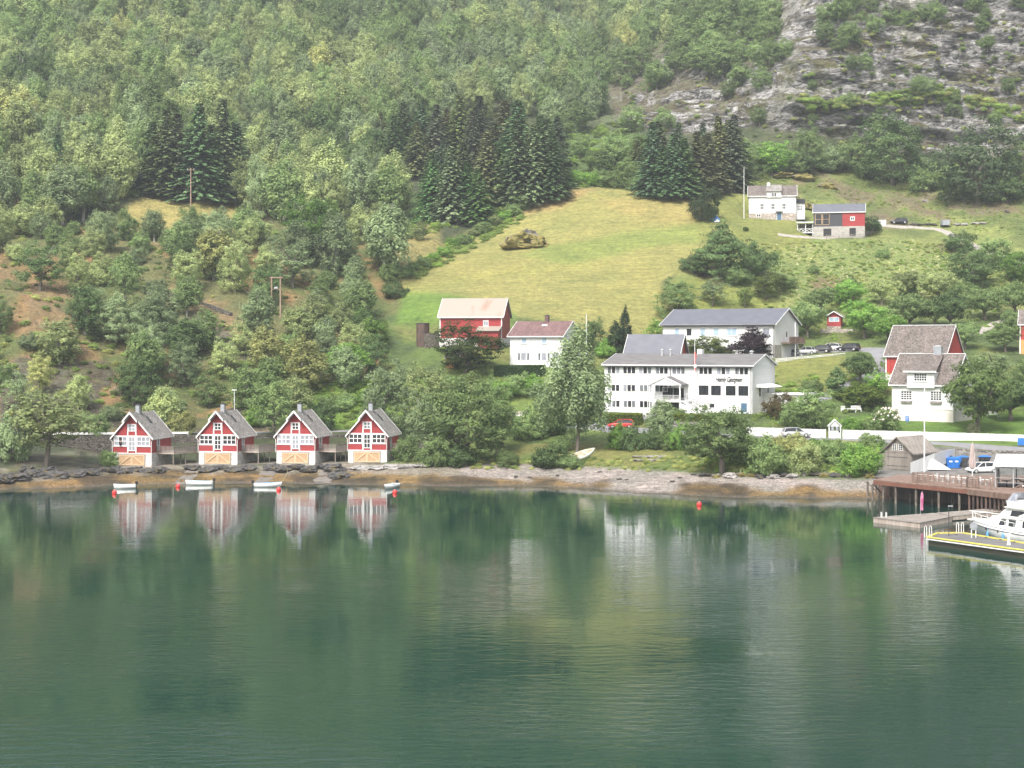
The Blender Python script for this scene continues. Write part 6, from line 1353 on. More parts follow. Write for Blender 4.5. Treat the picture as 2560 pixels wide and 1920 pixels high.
stone(1300, 616, 90, 40, 4.5, 'left shoulder of the rock mound in the hay meadow', 'mossy_rock'); stone(1345, 613, 50, 26, 3, 'right end of the rock mound in the hay meadow', 'mossy_rock'); stone(1318, 612, 84, 52, 4.5, 'big moss-covered rock mound in the hay meadow', 'mossy_rock'); stone(1326, 600, 44, 40, 2.5, 'dark rock peak on the meadow mound', 'dark_rock')
for u, v, w, h, lab in ((2010, 448, 60, 20, 'rock outcrop above the upper farmhouse, right one'), (1960, 440, 50, 18, 'rock outcrop above the upper farmhouse, left one'), (2068, 470, 50, 20, 'brown rock hump above the upper barn'), (2018, 520, 34, 22, 'grey boulder between the upper farmhouse and barn'), (2020, 580, 40, 22, 'grey boulder at the left end of the upper barn'), (2285, 448, 46, 30, 'pale rock below the large dark tree under the cliff')): stone(u, v, w, h, 2.2, lab, 'mossy_rock')
stone(2313, 504, 16, 9, .9, 'lone pale boulder on the upper right grass', 'pale_rock'); stone(2518, 531, 14, 8, .8, 'lone dark boulder on the upper right grass', 'dark_rock')
for i, (u, v) in enumerate([(2285, 562), (2300, 563), (2318, 562), (2335, 563), (2395, 562), (2410, 562), (2440, 560), (2455, 559)]): stone(u, v, 20, 7, .9, f'{k9[i]} from the left of the stones lining the farm track', random.choice(['dark_rock', 'pale_rock']), 'stones lining the farm track')
# ------------------------------------------------------------------ boats and buoys
def hull(Lh, B, Hh, n=14, fine=2.2, transom=.75, keel=.25, sheer=.35, th=.05):
    """open boat hull, bow at +x; returns outer+inner shell"""
    rows = []
    for i in range(n + 1):
        t = i / n; x = -Lh / 2 + Lh * t; w = B / 2 * (transom + (1 - transom) * math.sin(min(t * 2.2, 1) * math.pi / 2)) * (1 - max(0, (t - .42) / .58) ** fine) + .02
        zt = Hh * (1 + sheer * max(0, (t - .3) / .7) ** 2); zk = -keel + keel * 1.4 * max(0, (t - .6) / .4) ** 2; xo = x + (.12 * Lh * 0)
        rows.append([(x, 0, zk), (x + .0, w * .62, zk + .12), (x + .02, w * .93, zk + (zt - zk) * .55), (x + .05 * t, w, zt)])
    mb = MB(); vs = []
    for r in rows:
        o = r; inn = [(p[0], max(p[1] - th, 0), p[2] + (th if k_ < 3 else 0)) for k_, p in enumerate(r)]
        ring = [(p[0], p[1], p[2]) for p in o] + [(p[0], p[1], p[2]) for p in inn[::-1]]
        vs.append(ring)
    m_ = 8
    for sgn in (1, -1):
        k0 = len(mb.v); mb.v += [(p[0], p[1] * sgn, p[2]) for r in vs for p in r]
        for i in range(n):
            for j in range(m_ - 1):
                q = (k0 + i * m_ + j, k0 + (i + 1) * m_ + j, k0 + (i + 1) * m_ + j + 1, k0 + i * m_ + j + 1); mb.f.append(q if sgn > 0 else q[::-1]); mb.m.append(1 if j > 3 else 0)
        q = tuple(k0 + j for j in range(m_)); mb.f.append(q); mb.m.append(0)
    r0 = rows[0]; mb.add([(r0[0][0] + .01, 0, r0[0][2])] + [(p[0] + .01, p[1], p[2]) for p in r0[1:]] + [(p[0] + .01, -p[1], p[2]) for p in r0[:0:-1]], [tuple(range(7))], 0)
    return mb
def rowboat(u, v, Lh, ang, label, motor_side=-1, blue=True):
    p = at_z(u, v, 0); r_ = thing('rowing_boat', label, 'boat', p, R(ang), 'small white boats moored off the cabins')
    h = hull(Lh, 1.5, .52); h.build('hull', ['boat_white', 'boat_blue' if blue else 'boat_inside'], r_, True)
    for x_ in (-Lh * .25, .1, Lh * .24): s = MB(); s.box(x_ - .13, -.55 if x_ < Lh * .2 else -.4, .30, x_ + .13, .55 if x_ < Lh * .2 else .4, .34); s.build('thwart', 'boat_inside', r_)
    m_ = MB(); m_.box(-Lh / 2 - .32, -.14, .55, -Lh / 2 + .06, .14, .95); m_.box(-Lh / 2 - .2, -.07, -.2, -Lh / 2 - .06, .07, .55); m_.build('outboard_motor', 'black', r_)
    g = MB(); g.box(-Lh / 2 + .05, -.66, .5, -Lh / 2 + .35, .66, .56); g.build('stern_deck', 'boat_white', r_)
rowboat(312, 1221, 3.0, 200, 'smallest white rowing boat, moored below the first cabin', blue=False)
rowboat(499, 1212, 3.9, 184, 'white rowing boat with pale blue inside closest to the shore, below the second cabin', blue=False)
rowboat(669, 1217, 3.9, 6, 'white rowing boat with blue inside between second and third cabins, beside a red buoy')
rowboat(977, 1220, 4.0, 250, 'white rowing boat seen end-on below the fourth cabin', blue=False)
for u, v, c, lab in ((286, 1234, 'red_plastic', 'pinkish red buoy left of the smallest rowing boat'), (445, 1218, 'red_plastic', 'red buoy left of the rowing boat nearest the shore'), (697, 1226, 'red_plastic', 'red buoy at the bow of the blue-lined boat'), (987, 1233, 'red_plastic', 'red buoy in front of the end-on boat'), (1748, 1264, 'red_plastic', 'lone red buoy on open water before the guesthouse')):
    p = at_z(u, v, 0); r_ = thing('buoy', lab, 'buoy', p, 0, 'red mooring buoys'); mb = MB(); mb.lathe([(.02, -.28), (.2, -.22), (.30, -.05), (.33, .12), (.30, .3), (.18, .43), (.06, .48)], 16); mb.build('float', c, r_, True); mb = MB(); mb.lathe([(.05, .47), (.05, .53), (.03, .55)], 8); mb.build('eye', 'white_paint', r_)
def rope(u0, v0, z0, u1, v1, z1, lab):
    a, b_ = at_z(u0, v0, z0), hit(u1, v1) + Vector((0, 0, .15)); mb = MB(); mb.tube([a.lerp(b_, i / 8) - Vector((0, 0, 1.2 * (i / 8) * (1 - i / 8))) + Vector((0, 0, .1)) for i in range(9)], .025, 5); tag(mb.build('mooring_rope', 'rope'), lab, 'rope')
rope(470, 1210, .5, 500, 1172, 0, 'pale mooring rope from the nearest-shore boat up the slipway'); rope(700, 1210, .4, 720, 1180, 0, 'pale mooring rope across the weed before the third cabin')
# upturned white boat hauled out on the grass
p = hit(1455, 1150); r_ = thing('dinghy', 'white dinghy lying on the grass bank with buff interior', 'boat', p + Vector((0, -.3, .45)), R(38)); r_.rotation_euler = (R(18), R(-16), R(28))
hull(4.6, 1.75, .6, transom=.85).build('hull', ['boat_white', 'boat_buff'], r_, True); mb = MB(); mb.box(-1.2, -.6, .35, -.9, .6, .4); mb.box(.5, -.6, .35, .8, .6, .4); mb.build('thwart', 'boat_buff', r_)
# ------------------------------------------------------------------ cars
def car(name, label, loc, rz, mt, L_=4.4, Wd=1.8, Hh=1.5, kind='hatch'):
    """x forward; lofted body and cabin"""
    r_ = thing(name, label, 'car', loc, rz, 'parked cars'); h = Wd / 2
    st = [(-L_ / 2, .42, .72, .80), (-L_ / 2 + .08, .28, .86, .92), (-L_ * .30, .24, .93, 1), (0, .24, .92, 1), (L_ * .2, .24, .90, 1), (L_ * .42, .27, .74, .95), (L_ / 2, .38, .62, .78)]
    mb = MB(); vs = []
    for x, z0, z1, w in st: vs += [(x, -h * w, z0 + .1), (x, -h * w * .92, z0), (x, h * w * .92, z0), (x, h * w, z0 + .1), (x, h * w, z1 - .12), (x, h * w * .9, z1), (x, -h * w * .9, z1), (x, -h * w, z1 - .12)]
    fs = [(i * 8 + j, (i + 1) * 8 + j, (i + 1) * 8 + (j + 1) % 8, i * 8 + (j + 1) % 8) for i in range(len(st) - 1) for j in range(8)] + [tuple(range(8)), tuple(range((len(st) - 1) * 8, len(st) * 8))[::-1]]
    mb.add(vs, fs); mb.build('body', mt, r_, True)
    rear = -L_ * .47 if kind != 'sedan' else -L_ * .34; cab = [(rear, .86, .90), (rear + .28, Hh - .1, .76), (-.1, Hh, .76), (L_ * .07, Hh - .06, .76), (L_ * .26, .88, .88)]
    g = MB(); vs = []
    for x, z, w in cab: vs += [(x, -h * w, z), (x, h * w, z)]
    low = [(rear, .84), (L_ * .26, .84)]
    vs2 = [(x, s_ * h * w, z) for x, z, w in cab for s_ in (-1, 1)]; n_ = len(cab); fs = [(2 * i, 2 * i + 2, 2 * i + 3, 2 * i + 1) for i in range(n_ - 1)]; fs += [tuple(2 * i for i in range(n_))[::-1], tuple(2 * i + 1 for i in range(n_))]
    g.add(vs2, fs); g.build('window_glass', 'glass_dark', r_)
    rf = MB(); rf.prism([(rear + .30, -h * .72), (L_ * .07, -h * .72), (L_ * .07, h * .72), (rear + .30, h * .72)], [Hh - .09, Hh - .05, Hh - .05, Hh - .09], [Hh + .01, Hh + .01, Hh + .01, Hh + .01])
    for s_ in (-1, 1):
        for a, b_ in (((L_ * .26, .9), (L_ * .07, Hh - .02)), ((rear, .88), (rear + .3, Hh - .06)), ((-.15, .9), (-.15, Hh))): rf.bar((a[0], s_ * h * .89, a[1]), (b_[0], s_ * h * .77, b_[1]), .07)
    rf.build('roof', mt, r_)
    for x_ in (-L_ * .31, L_ * .31):
        for s_ in (-1, 1):
            w = MB(); k0 = 14; ys = (s_ * h * 1.0, s_ * (h - .22)); vs = [(x_ + .33 * math.cos(6.283 * i / k0), y, .33 + .33 * math.sin(6.283 * i / k0)) for y in ys for i in range(k0)]
            w.add(vs, [(i, (i + 1) % k0, k0 + (i + 1) % k0, k0 + i) for i in range(k0)] + [tuple(range(k0)), tuple(range(k0, 2 * k0))[::-1]]); wh_ = w.build('wheel', 'rubber', r_)
            w = MB(); y = s_ * (h + .012); w.add([(x_, y, .33)] + [(x_ + .2 * math.cos(6.283 * i / 10), y, .33 + .2 * math.sin(6.283 * i / 10)) for i in range(10)], [(0, i + 1, (i + 1) % 10 + 1) for i in range(10)]); w.build('rim', 'steel', wh_)
    for s_ in (-1, 1):
        w = MB(); w.box(L_ * .46, s_ * h * .52, .58, L_ * .492, s_ * h * .74, .68); w.build('headlight', 'steel', r_)
        w = MB(); w.box(-L_ / 2 - .012, s_ * h * .5, .62, -L_ / 2 + .1, s_ * h * .74, .76); w.build('tail_light', 'red_plastic', r_)
    return r_
def carat(label, u, v, ang, mt, D=None, lift=.07, **kw):
    p = hit(u, v) if D is None else Vector((xu(u, D), D, H(xu(u, D), D))); p.z += lift; return car('parked_car', label, p, R(ang), mt, **kw)
carat('dark grey car nearest the wooden stairs of the long white building', 1988, 884, 160, 'grey_car', 309, kind='sedan'); carat('silver car second from the left in the parking row', 2016, 884, 150, 'silver_car', 308, kind='sedan')
carat('black estate car third from the left in the parking row', 2051, 884, 155, 'dark_car', 308.5); carat('white car parked behind the black ones', 2076, 878, 150, 'white_car', 312.5)
carat('black car at the right end of the white rail fence', 2122, 888, 145, 'dark_car', 307.5)
carat('red car on the coast road behind the bushes', 1552, 1064, 176, 'red_car', 264.5, lift=.12); carat('silver car half hidden on the road below the white fence', 1990, 1100, 4, 'silver_car', 247.4, lift=.12)
carat('dark estate car parked on the farm track by the upper barn', 2247, 560, 178, 'dark_car', None)
p = hit(2362, 568); r_ = thing('trailer', 'small grey box trailer beside the farm track', 'trailer', p, 0); mb = MB(); mb.box(-.9, -1.2, .45, .9, 1.2, 1.75); mb.build('cage', 'zinc', r_)
for s_ in (-1, 1): mb = MB(); mb.lathe([(.02, 0), (.3, .0), (.3, .18), (.02, .18)], 12); w = mb.build('wheel', 'rubber', r_); w.rotation_euler = (0, R(90), 0); w.location = (s_ * .95 - .09, 0, .32)
mb = MB(); mb.bar((0, -1.2, .5), (0, -2.3, .45), .08); mb.build('drawbar', 'steel', r_)
p = hit(2203, 566); r_ = thing('caravan_trailer', 'white box trailer standing behind the dark estate car', 'trailer', p + Vector((0, 2, 0)), 0); mb = MB(); mb.box(-1.5, -.9, .4, 1.5, .9, 1.7); mb.build('body', 'white_paint', r_); mb = MB(); mb.box(-1.3, -.95, .0, -.7, -.75, .6); mb.build('wheel', 'rubber', r_)
p = hit(1787, 552); mb = MB(); mb.add([(-1.4, -.8, 0), (1.4, -.8, 0), (1.3, .9, 0), (-1.2, .9, 0), (-.9, 0, 1.3), (.2, -.2, 1.5), (.9, .2, .7)], [(0, 1, 5, 4), (1, 2, 6), (1, 6, 5), (2, 3, 4, 5), (2, 5, 6), (3, 0, 4)]); o = mb.build('tarpaulin', 'blue_plastic'); o.location = p; tag(o, 'crumpled blue tarpaulin on the meadow edge', 'tarpaulin')
p = hit(1793, 556); mb = MB(); mb.add([(-.9, -.6, 0), (.9, -.6, 0), (.8, .5, 0), (-.8, .5, 0), (0, 0, .8)], [(0, 1, 4), (1, 2, 4), (2, 3, 4), (3, 0, 4)]); o = mb.build('sheet', 'white_paint'); o.location = p; tag(o, 'small white sheet in front of the blue tarpaulin', 'sheet')
# garden furniture
def seat(name, label, u, v, w, rz, hb=.9, dp=.55, group='white garden furniture'):
    p = hit(u, v); r_ = thing(name, label, name.replace('_', ' '), p, R(rz), group); mb = MB(); mb.box(-w / 2, -dp / 2, .38, w / 2, dp / 2, .45); mb.build('seat', 'white_paint', r_)
    mb = MB(); n_ = max(3, int(w / .14)); mb.box(-w / 2, dp / 2 - .06, hb - .07, w / 2, dp / 2, hb)
    for i in range(n_): x = -w / 2 + w * (i + .5) / n_; mb.box(x - .035, dp / 2 - .05, .45, x + .035, dp / 2 - .01, hb - .07)
    mb.build('backrest', 'white_paint', r_)
    for sx in (-1, 1):
        for sy in (-1, 1): mb = MB(); mb.box(sx * (w / 2 - .04) - .04, sy * (dp / 2 - .05) - .04, 0, sx * (w / 2 - .04) + .04, sy * (dp / 2 - .05) + .04, .38 if sy > 0 else .62); mb.build('leg', 'white_paint', r_)
    return r_
seat('garden_chair', 'white garden chair at the left end of the white garden table', 2108, 1030, .75, 0, 1.0)
seat('garden_bench', 'white garden bench behind the white garden table', 2140, 1029, 1.7, 0, 1.0); seat('garden_bench', 'white garden bench on the lawn right of the leaning tree', 2481, 1042, 1.9, 0, .95)
p = hit(2128, 1032); r_ = thing('garden_table', 'white garden table before the clipped round bush', 'garden table', p, 0, 'white garden furniture'); mb = MB(); mb.box(-.8, -.4, .68, .8, .4, .74); mb.build('tabletop', 'white_paint', r_)
for sx in (-1, 1):
    for sy in (-1, 1): mb = MB(); mb.box(sx * .7 - .04, sy * .32 - .04, 0, sx * .7 + .04, sy * .32 + .04, .68); mb.build('leg', 'white_paint', r_)
seat('garden_chair', 'white plastic chair beside the guesthouse hedge', 1604, 1042, .6, 10, 1.0); seat('garden_chair', 'white plastic chair next to the other one by the guesthouse hedge', 1611, 1042, .6, -10, 1.0)
p = hit(2268, 1062); r_ = thing('sign', 'blue sign board on a post on the villa lawn', 'sign', p, R(-10)); mb = MB(); mb.box(-.3, -.03, .55, .3, .03, 1.4); b_ = mb.build('board', 'blue_plastic', r_); mb = MB(); mb.box(-.04, .03, 0, .04, .1, 1.3); mb.build('post', 'grey_wood', r_)
mb = MB(); 
for i, zz in enumerate((1.2, 1.05, .9, .75)): mb.box(-.22, -.045, zz, .22 - .05 * i, -.032, zz + .05)
mb.build('lettering', 'white_paint', b_)
p = Vector((xu(2556, 242), 243.0, zv(1108, 243))); r_ = thing('sign', 'blue sign fixed to the white picket fence at the right edge', 'sign', p, R(-10)); mb = MB(); mb.box(-.4, -.2, -.3, .8, -.12, .8); mb.build('board', 'blue_plastic', r_)
p = hit(1254, 1119); r_ = thing('bin', 'black bin with a white lid beside the plank fence', 'bin', p); mb = MB(); mb.lathe([(.26, 0), (.34, .8)], 12); mb.build('barrel', 'black', r_); mb = MB(); mb.lathe([(.37, .803), (.37, .88), (.1, .95)], 12); mb.build('lid', 'white_paint', r_)
# ------------------------------------------------------------------ quay
ZD = 2.8
def w3(u, v, z): return at_z(u, v, z)
q1, q2, q2b, q3 = w3(2183, 1199, ZD), w3(2418, 1222, ZD), w3(2418, 1228, ZD), w3(2700, 1256, ZD)
quay = thing('quay', 'brown timber quay on piles with glass railing beside the boathouse', 'quay', (q1.x, q1.y, 0)); O = Vector((q1.x, q1.y, 0))
def rel(p): return Vector(p) - O
bk1, bk2 = w3(2252, 1186.5, ZD), w3(2700, 1190, ZD)
poly_ = [rel(q1).xy, rel(q2).xy, rel(q3).xy, rel(bk2).xy, rel(bk1).xy]
mb = MB(); mb.prism(poly_, ZD - .12, ZD); mb.build('decking', 'brown_deck', quay)
def along(a, b_, t): return Vector(a).lerp(Vector(b_), t)
mb = MB()
for (a, b_, dz, th) in ((rel(q1), rel(q2), .14, .5), (rel(q2), rel(q3), .14, .62)):
    d = (b_ - a).normalized(); nn = Vector((-d.y, d.x, 0)) * .2; mb.prism([a.xy, b_.xy, (b_ + nn).xy, (a + nn).xy], ZD - .125 - th, ZD - .125)
mb.build('edge_beam', 'quay_beam', quay)
mb = MB(); bw = [rel(w3(2205, 1196, ZD)) + Vector((0, 3.2, 0)), rel(w3(2460, 1215, ZD)) + Vector((0, 4.5, 0)), rel(w3(2700, 1240, ZD)) + Vector((0, 4.5, 0))]
for a, b_ in zip(bw[:-1], bw[1:]): mb.prism([a.xy, b_.xy, (b_.x, b_.y + .6), (a.x, a.y + .6)], -2, ZD - .13)
mb.build('quay_wall', 'dark_timber', quay)  # dark wall added to stand in for the deck shadow under the quay
for i, (u, t) in enumerate(((2189, 0), (2216, .12), (2243, .26), (2295, .48), (2350, .72), (2397, .93))):
    a = rel(q1).lerp(rel(q2), t)
    for back in (.5, 4.5):
        mb = MB(); mb.tube([(a.x + .3 * back * .2, a.y + back, -2), (a.x + .3 * back * .2, a.y + back, ZD - .6)], .15, 8); mb.build('pile', 'trunk', quay)
for i in range(14):
    a = rel(q2).lerp(rel(q3), .03 + i * .04); mb = MB(); mb.box(a.x - .12, a.y + .35, -2, a.x + .08, a.y + .5, ZD - .7); mb.build('sheet_pile', 'dark_timber', quay)
for (a, b_) in (((.2, .6, 2.1), (1.6, .9, .6)), ((.1, 4.6, 2.1), (1.9, 4.4, .5))): mb = MB(); mb.bar(a, b_, .14); mb.build('brace', 'dark_timber', quay)
mb = MB(); a, b_ = rel(w3(2386, 1230, 1.75)), rel(w3(2450, 1233, 1.75)); mb.bar(a, b_, .22, .12); mb.build('fender_plank', 'cream_render', quay)
# railing along the front and raised slatted terrace face
def glassrail(a, b_, h=1.25, z=ZD):
    a, b_ = rel(a), rel(b_); ln = (b_ - a).length; n_ = int(ln / .85); mb = MB()
    for i in range(n_ + 1): p = a.lerp(b_, i / n_); mb.box(p.x - .06, p.y, z, p.x + .06, p.y + .08, z + h)
    mb.bar((a.x, a.y + .04, z + h + .02), (b_.x, b_.y + .04, z + h + .02), .09, .05); mb.bar((a.x, a.y + .04, z + .08), (b_.x, b_.y + .04, z + .08), .06, .05); return mb.build('railing', 'brown_deck', quay)
ra, rb, rc = w3(2281, 1206, ZD), w3(2418, 1219, ZD), w3(2492, 1226, ZD); glassrail(ra, rb); glassrail(rb, rc)
a, b_ = rel(ra), rel(w3(2281, 1191, ZD)); mb = MB()
for i in range(10): zz = ZD + .05 + i * .13; mb.bar((a.x, a.y, zz), (a.x + 2.6, a.y - .25, zz), .03, .09)
mb.build('slat_screen', 'brown_deck', quay); a = rel(rb); mb = MB()
for i in range(11): zz = ZD + .05 + i * .13; mb.bar((a.x, a.y - .1, zz), (a.x + 1.3, a.y - .3, zz), .03, .09)
mb.build('slat_screen', 'brown_deck', quay)
a, b_ = rel(q2), rel(q3); mb = MB()
for i in range(5): zz = ZD - .62 + i * .13; mb.bar((a.x, a.y - .06, zz), (b_.x, b_.y - .06, zz), .04, .09)
mb.build('slatted_face', 'brown_deck', quay)
# terrace furniture
def table_set(u, v, n, lab):
    p = w3(u, v, ZD); r_ = thing('cafe_table', lab, 'table', p, 0, 'white tables and chairs on the quay terrace'); mb = MB(); mb.box(-.55, -.35, .70, .55, .35, .75); mb.build('tabletop', 'boat_white', r_); mb = MB(); mb.box(-.05, -.05, 0, .05, .05, .7); mb.box(-.25, -.25, 0, .25, .25, .04); mb.build('pedestal', 'steel', r_)
def chair_(u, v, rz, lab):
    p = w3(u, v, ZD); r_ = thing('cafe_chair', lab, 'chair', p, R(rz), 'white tables and chairs on the quay terrace'); mb = MB(); mb.box(-.24, -.24, .42, .24, .24, .47); mb.build('seat', 'boat_white', r_); mb = MB(); mb.box(-.24, .2, .47, .24, .25, .92); mb.build('backrest', 'boat_white', r_)
    for sx in (-1, 1):
        for sy in (-1, 1): mb = MB(); mb.bar((sx * .2, sy * .2, 0), (sx * .19, sy * .19, .42), .035); mb.build('leg', 'steel', r_)
for i in range(7):
    u = 2302 + i * 27; v = 1200 + i * 2.2; table_set(u, v, 0, f'{k9[i]} white cafe table from the left behind the quay railing')
    chair_(u - 9, v - 1, 90, f'white cafe chair at the left side of the {k9[i]} quay table'); chair_(u + 9, v - .6, -90, f'white cafe chair at the right side of the {k9[i]} quay table')
# closed parasol
p = w3(2431, 1192, ZD); r_ = thing('parasol', 'closed tall beige parasol on the quay terrace', 'parasol', p); mb = MB(); mb.tube([(0, 0, 0), (0, 0, 4.6)], .05, 8); mb.build('pole', 'white_paint', r_)
mb = MB(); n_ = 16; prf = [(.16, 1.05), (.36, 1.2), (.40, 1.7), (.30, 2.8), (.17, 4.2), (.05, 4.55)]; vs = [(rr * (1 + .16 * (-1) ** k_) * math.cos(6.283 * k_ / n_), rr * (1 + .16 * (-1) ** k_) * math.sin(6.283 * k_ / n_), z) for rr, z in prf for k_ in range(n_)]
mb.add(vs, [(i * n_ + k_, i * n_ + (k_ + 1) % n_, (i + 1) * n_ + (k_ + 1) % n_, (i + 1) * n_ + k_) for i in range(5) for k_ in range(n_)] + [tuple(range(n_))[::-1]]); mb.build('canopy', 'beige_cloth', r_); mb = MB(); mb.lathe([(.4, 0), (.4, .1), (.1, .14)], 12); mb.build('base', 'grey_concrete', r_)
# glazed pavilion
pa = w3(2489, 1218, ZD); r_ = thing('pavilion', 'glazed white-roofed cafe pavilion at the right edge of the quay', 'pavilion', pa, R(-22)); Lp, Wp, Hp = 6.5, 4.5, 2.35
mb = MB()
for x_ in (0, 2.1, 4.2, 6.4):
    for y_ in (0, Wp): mb.box(x_ - .07, y_ - .07, 0, x_ + .07, y_ + .07, Hp)
mb.box(-.07, -.09, Hp, Lp, .09, Hp + .22); mb.box(-.07, Wp - .09, Hp, Lp, Wp + .09, Hp + .22); mb.box(-.09, .09, Hp, .09, Wp - .09, Hp + .22)
for zz in (.55, 1.15): mb.box(0, -.03, zz, Lp, .03, zz + .06); mb.box(-.03, .07, zz, .03, Wp - .07, zz + .06)
mb.build('frame', 'zinc', r_); mb = MB(); mb.prism([(-.3, -.4), (Lp, -.4), (Lp, Wp + .3), (-.3, Wp + .3)], [Hp + .225, Hp + .225, Hp + 1.3, Hp + 1.3], [Hp + .33, Hp + .33, Hp + 1.42, Hp + 1.42]); mb.build('roof', 'white_paint', r_)
m = bpy.data.materials.new('clear_glass'); m.use_nodes = True; n = m.node_tree; b = n.nodes['Principled BSDF']; b.inputs['Roughness'].default_value = .02; b.inputs['Transmission Weight'].default_value = 1; b.inputs['IOR'].default_value = 1.1; b.inputs['Base Color'].default_value = (.8, .85, .85, 1); MATS['clear_glass'] = m
mb = MB(); mb.box(.08, -.012, .05, Lp - .1, .012, Hp - .02); mb.box(-.012, .1, .05, .012, Wp - .1, Hp - .02); mb.build('glass', 'clear_glass', r_)
for i, (x_, y_) in enumerate(((1.2, 1.2), (3.2, 1.4), (2.2, 3.2), (4.8, 2.6))):
    t_ = thing('cafe_table', f'{k9[i]} dark cafe table inside the glazed pavilion, counting from the glass front', 'table', r_.matrix_basis @ Vector((x_, y_, 0)), 0, 'dark furniture in the pavilion'); mb = MB(); mb.box(-.5, -.5, .7, .5, .5, .76); mb.build('tabletop', 'dark_timber', t_); mb = MB(); mb.box(-.06, -.06, 0, .06, .06, .7); mb.build('pedestal', 'black', t_)
# yard things behind the quay
def yard(u, v, dz=0.0): p = hit(u, v, 214); p.z += dz; return p
def container(name, label, u, v, L_, Wd, Hh, rz, mt, cat, lid=None):
    p = yard(u, v); r_ = thing(name, label, cat, p, R(rz)); mb = MB(); mb.prism([(-L_ / 2 + .15, -Wd / 2 + .1), (L_ / 2 - .15, -Wd / 2 + .1), (L_ / 2 - .15, Wd / 2 - .1), (-L_ / 2 + .15, Wd / 2 - .1)], 0, .1); mb.add([(-L_ / 2 + .15, -Wd / 2 + .1, .1), (L_ / 2 - .45, -Wd / 2 + .1, .1), (L_ / 2 - .45, Wd / 2 - .1, .1), (-L_ / 2 + .15, Wd / 2 - .1, .1), (-L_ / 2, -Wd / 2, Hh), (L_ / 2, -Wd / 2, Hh), (L_ / 2, Wd / 2, Hh), (-L_ / 2, Wd / 2, Hh)], [(0, 3, 2, 1), (4, 5, 6, 7), (0, 1, 5, 4), (1, 2, 6, 5), (2, 3, 7, 6), (3, 0, 4, 7)]); b_ = mb.build('body', mt, r_)
    mb = MB(); mb.add([(-L_ / 2 - .05, -Wd / 2 - .05, Hh + .004), (L_ / 2 + .05, -Wd / 2 - .05, Hh + .004), (L_ / 2 + .05, Wd / 2 + .05, Hh + .004), (-L_ / 2 - .05, Wd / 2 + .05, Hh + .004), (-L_ / 4, 0, Hh + .22), (L_ / 4, 0, Hh + .22)], [(0, 1, 5, 4), (2, 3, 4, 5), (1, 2, 5), (3, 0, 4), (0, 3, 2, 1)]); mb.build('lid', lid or mt, r_)
    mb = MB()
    for x_ in (-L_ * .22, L_ * .16): mb.box(x_ - .22, -Wd / 2 - .015, Hh * .62, x_ + .22, -Wd / 2 + .03, Hh * .78)
    mb.build('sticker', 'white_paint' if mt == 'blue_plastic' else 'dark_metal', b_); return r_
container('waste_container', 'big bright blue waste container on the quay yard', 2383, 1169, 2.2, 1.5, 1.35, -4, 'blue_plastic', 'container'); container('waste_container', 'dark blue-grey container right of the bright blue one', 2407, 1166, 1.6, 1.5, 1.35, -4, 'dark_metal', 'container', 'blue_plastic')
container('waste_container', 'black container left behind the bright blue one', 2366, 1163, 1.5, 1.3, 1.3, -4, 'black', 'container'); container('waste_bin', 'dark bin with blue lid against the stone wall', 2462, 1160, 1.7, .9, 1.05, -6, 'black', 'bin', 'blue_plastic')
p = yard(2466, 1188); car('parked_car', 'white car parked behind the quay terrace', p + Vector((0, 2.2, .12)), R(195), 'white_car')
# white boarding and sail-like wedge beside the flagpole
a, b_, c_ = w3(2276, 1180, 2.75), w3(2336, 1171, 2.75), w3(2386, 1161, 2.75)
o = thing('boarding', 'white stepped wooden boarding between the boathouse and the blue container', 'fence', a)
mb = MB(); mb.prism([(0, 0), (b_ - a).xy, ((b_ - a).xy + Vector((.05, .08))), (.05, .08)], [-.2, -.2, -.2, -.2], [1.3, 2.15, 2.15, 1.3]); mb.build('panel', 'white_upright', o)
mb = MB(); d_ = (b_ - a); e_ = (c_ - a); mb.prism([(d_.x + .06, d_.y), (e_.x, e_.y), (e_.x, e_.y + .1), (d_.x + .06, d_.y + .1)], [.0, .6, .6, .0], [2.15, 2.3, 2.3, 2.15]); mb.build('panel', 'white_boards', o)
p = w3(2341, 1173, 2.75); mb = MB(); mb.add([(-1.7, -.4, 0), (1.9, -.6, 0), (1.6, 1.4, 0), (-1.2, 1.2, 0), (-.6, .3, 1.55)], [(0, 1, 4), (1, 2, 4), (2, 3, 4), (3, 0, 4), (3, 2, 1, 0)]); o = mb.build('tarpaulin', 'white_upright'); o.location = p; tag(o, 'white pointed tent-like cover leaning by the white boarding', 'cover')
p = yard(2395, 1152); mb = MB(); mb.box(-.2, -.3, 0, 4.2, 1.2, 1.0); mb.build('x', 'white_paint') if False else None
# ------------------------------------------------------------------ floating docks
def dockpoly(name, label, pts, z0, z1, mt, cat='pontoon', skirt=None):
    o_ = pts[0]; r_ = thing(name, label, cat, (o_.x, o_.y, 0)); pp = [(p - o_).xy for p in pts]; mb = MB(); mb.prism(pp, z1 - .1, z1); mb.build('deck', mt, r_); mb = MB(); c = sum((Vector(p) for p in pp), Vector((0, 0))) / len(pp); mb.prism([Vector(p).lerp(c, .012) for p in pp], z0, z1 - .103); mb.build('float', skirt or 'deck_wood', r_); return r_, o_
A, B, Cc, Dd = w3(2182, 1293, .6), w3(2299, 1307, .6), w3(2381, 1291, .6), w3(2335, 1282, .6)
r1, o1 = dockpoly('floating_dock', 'pale grey wooden floating dock carrying the pink banner', [A, B, Cc, Dd], -.25, .6, 'grey_wood')
g = [w3(2381, 1290, .6), w3(2525, 1277, .6), w3(2600, 1272, .6), w3(2600, 1262, .6), w3(2489, 1270, .6), w3(2341, 1281.5, .6)]
dockpoly('dock_walkway', 'pale wooden floating walkway leading right from the grey dock', g, .1, .6, 'grey_wood', 'walkway')
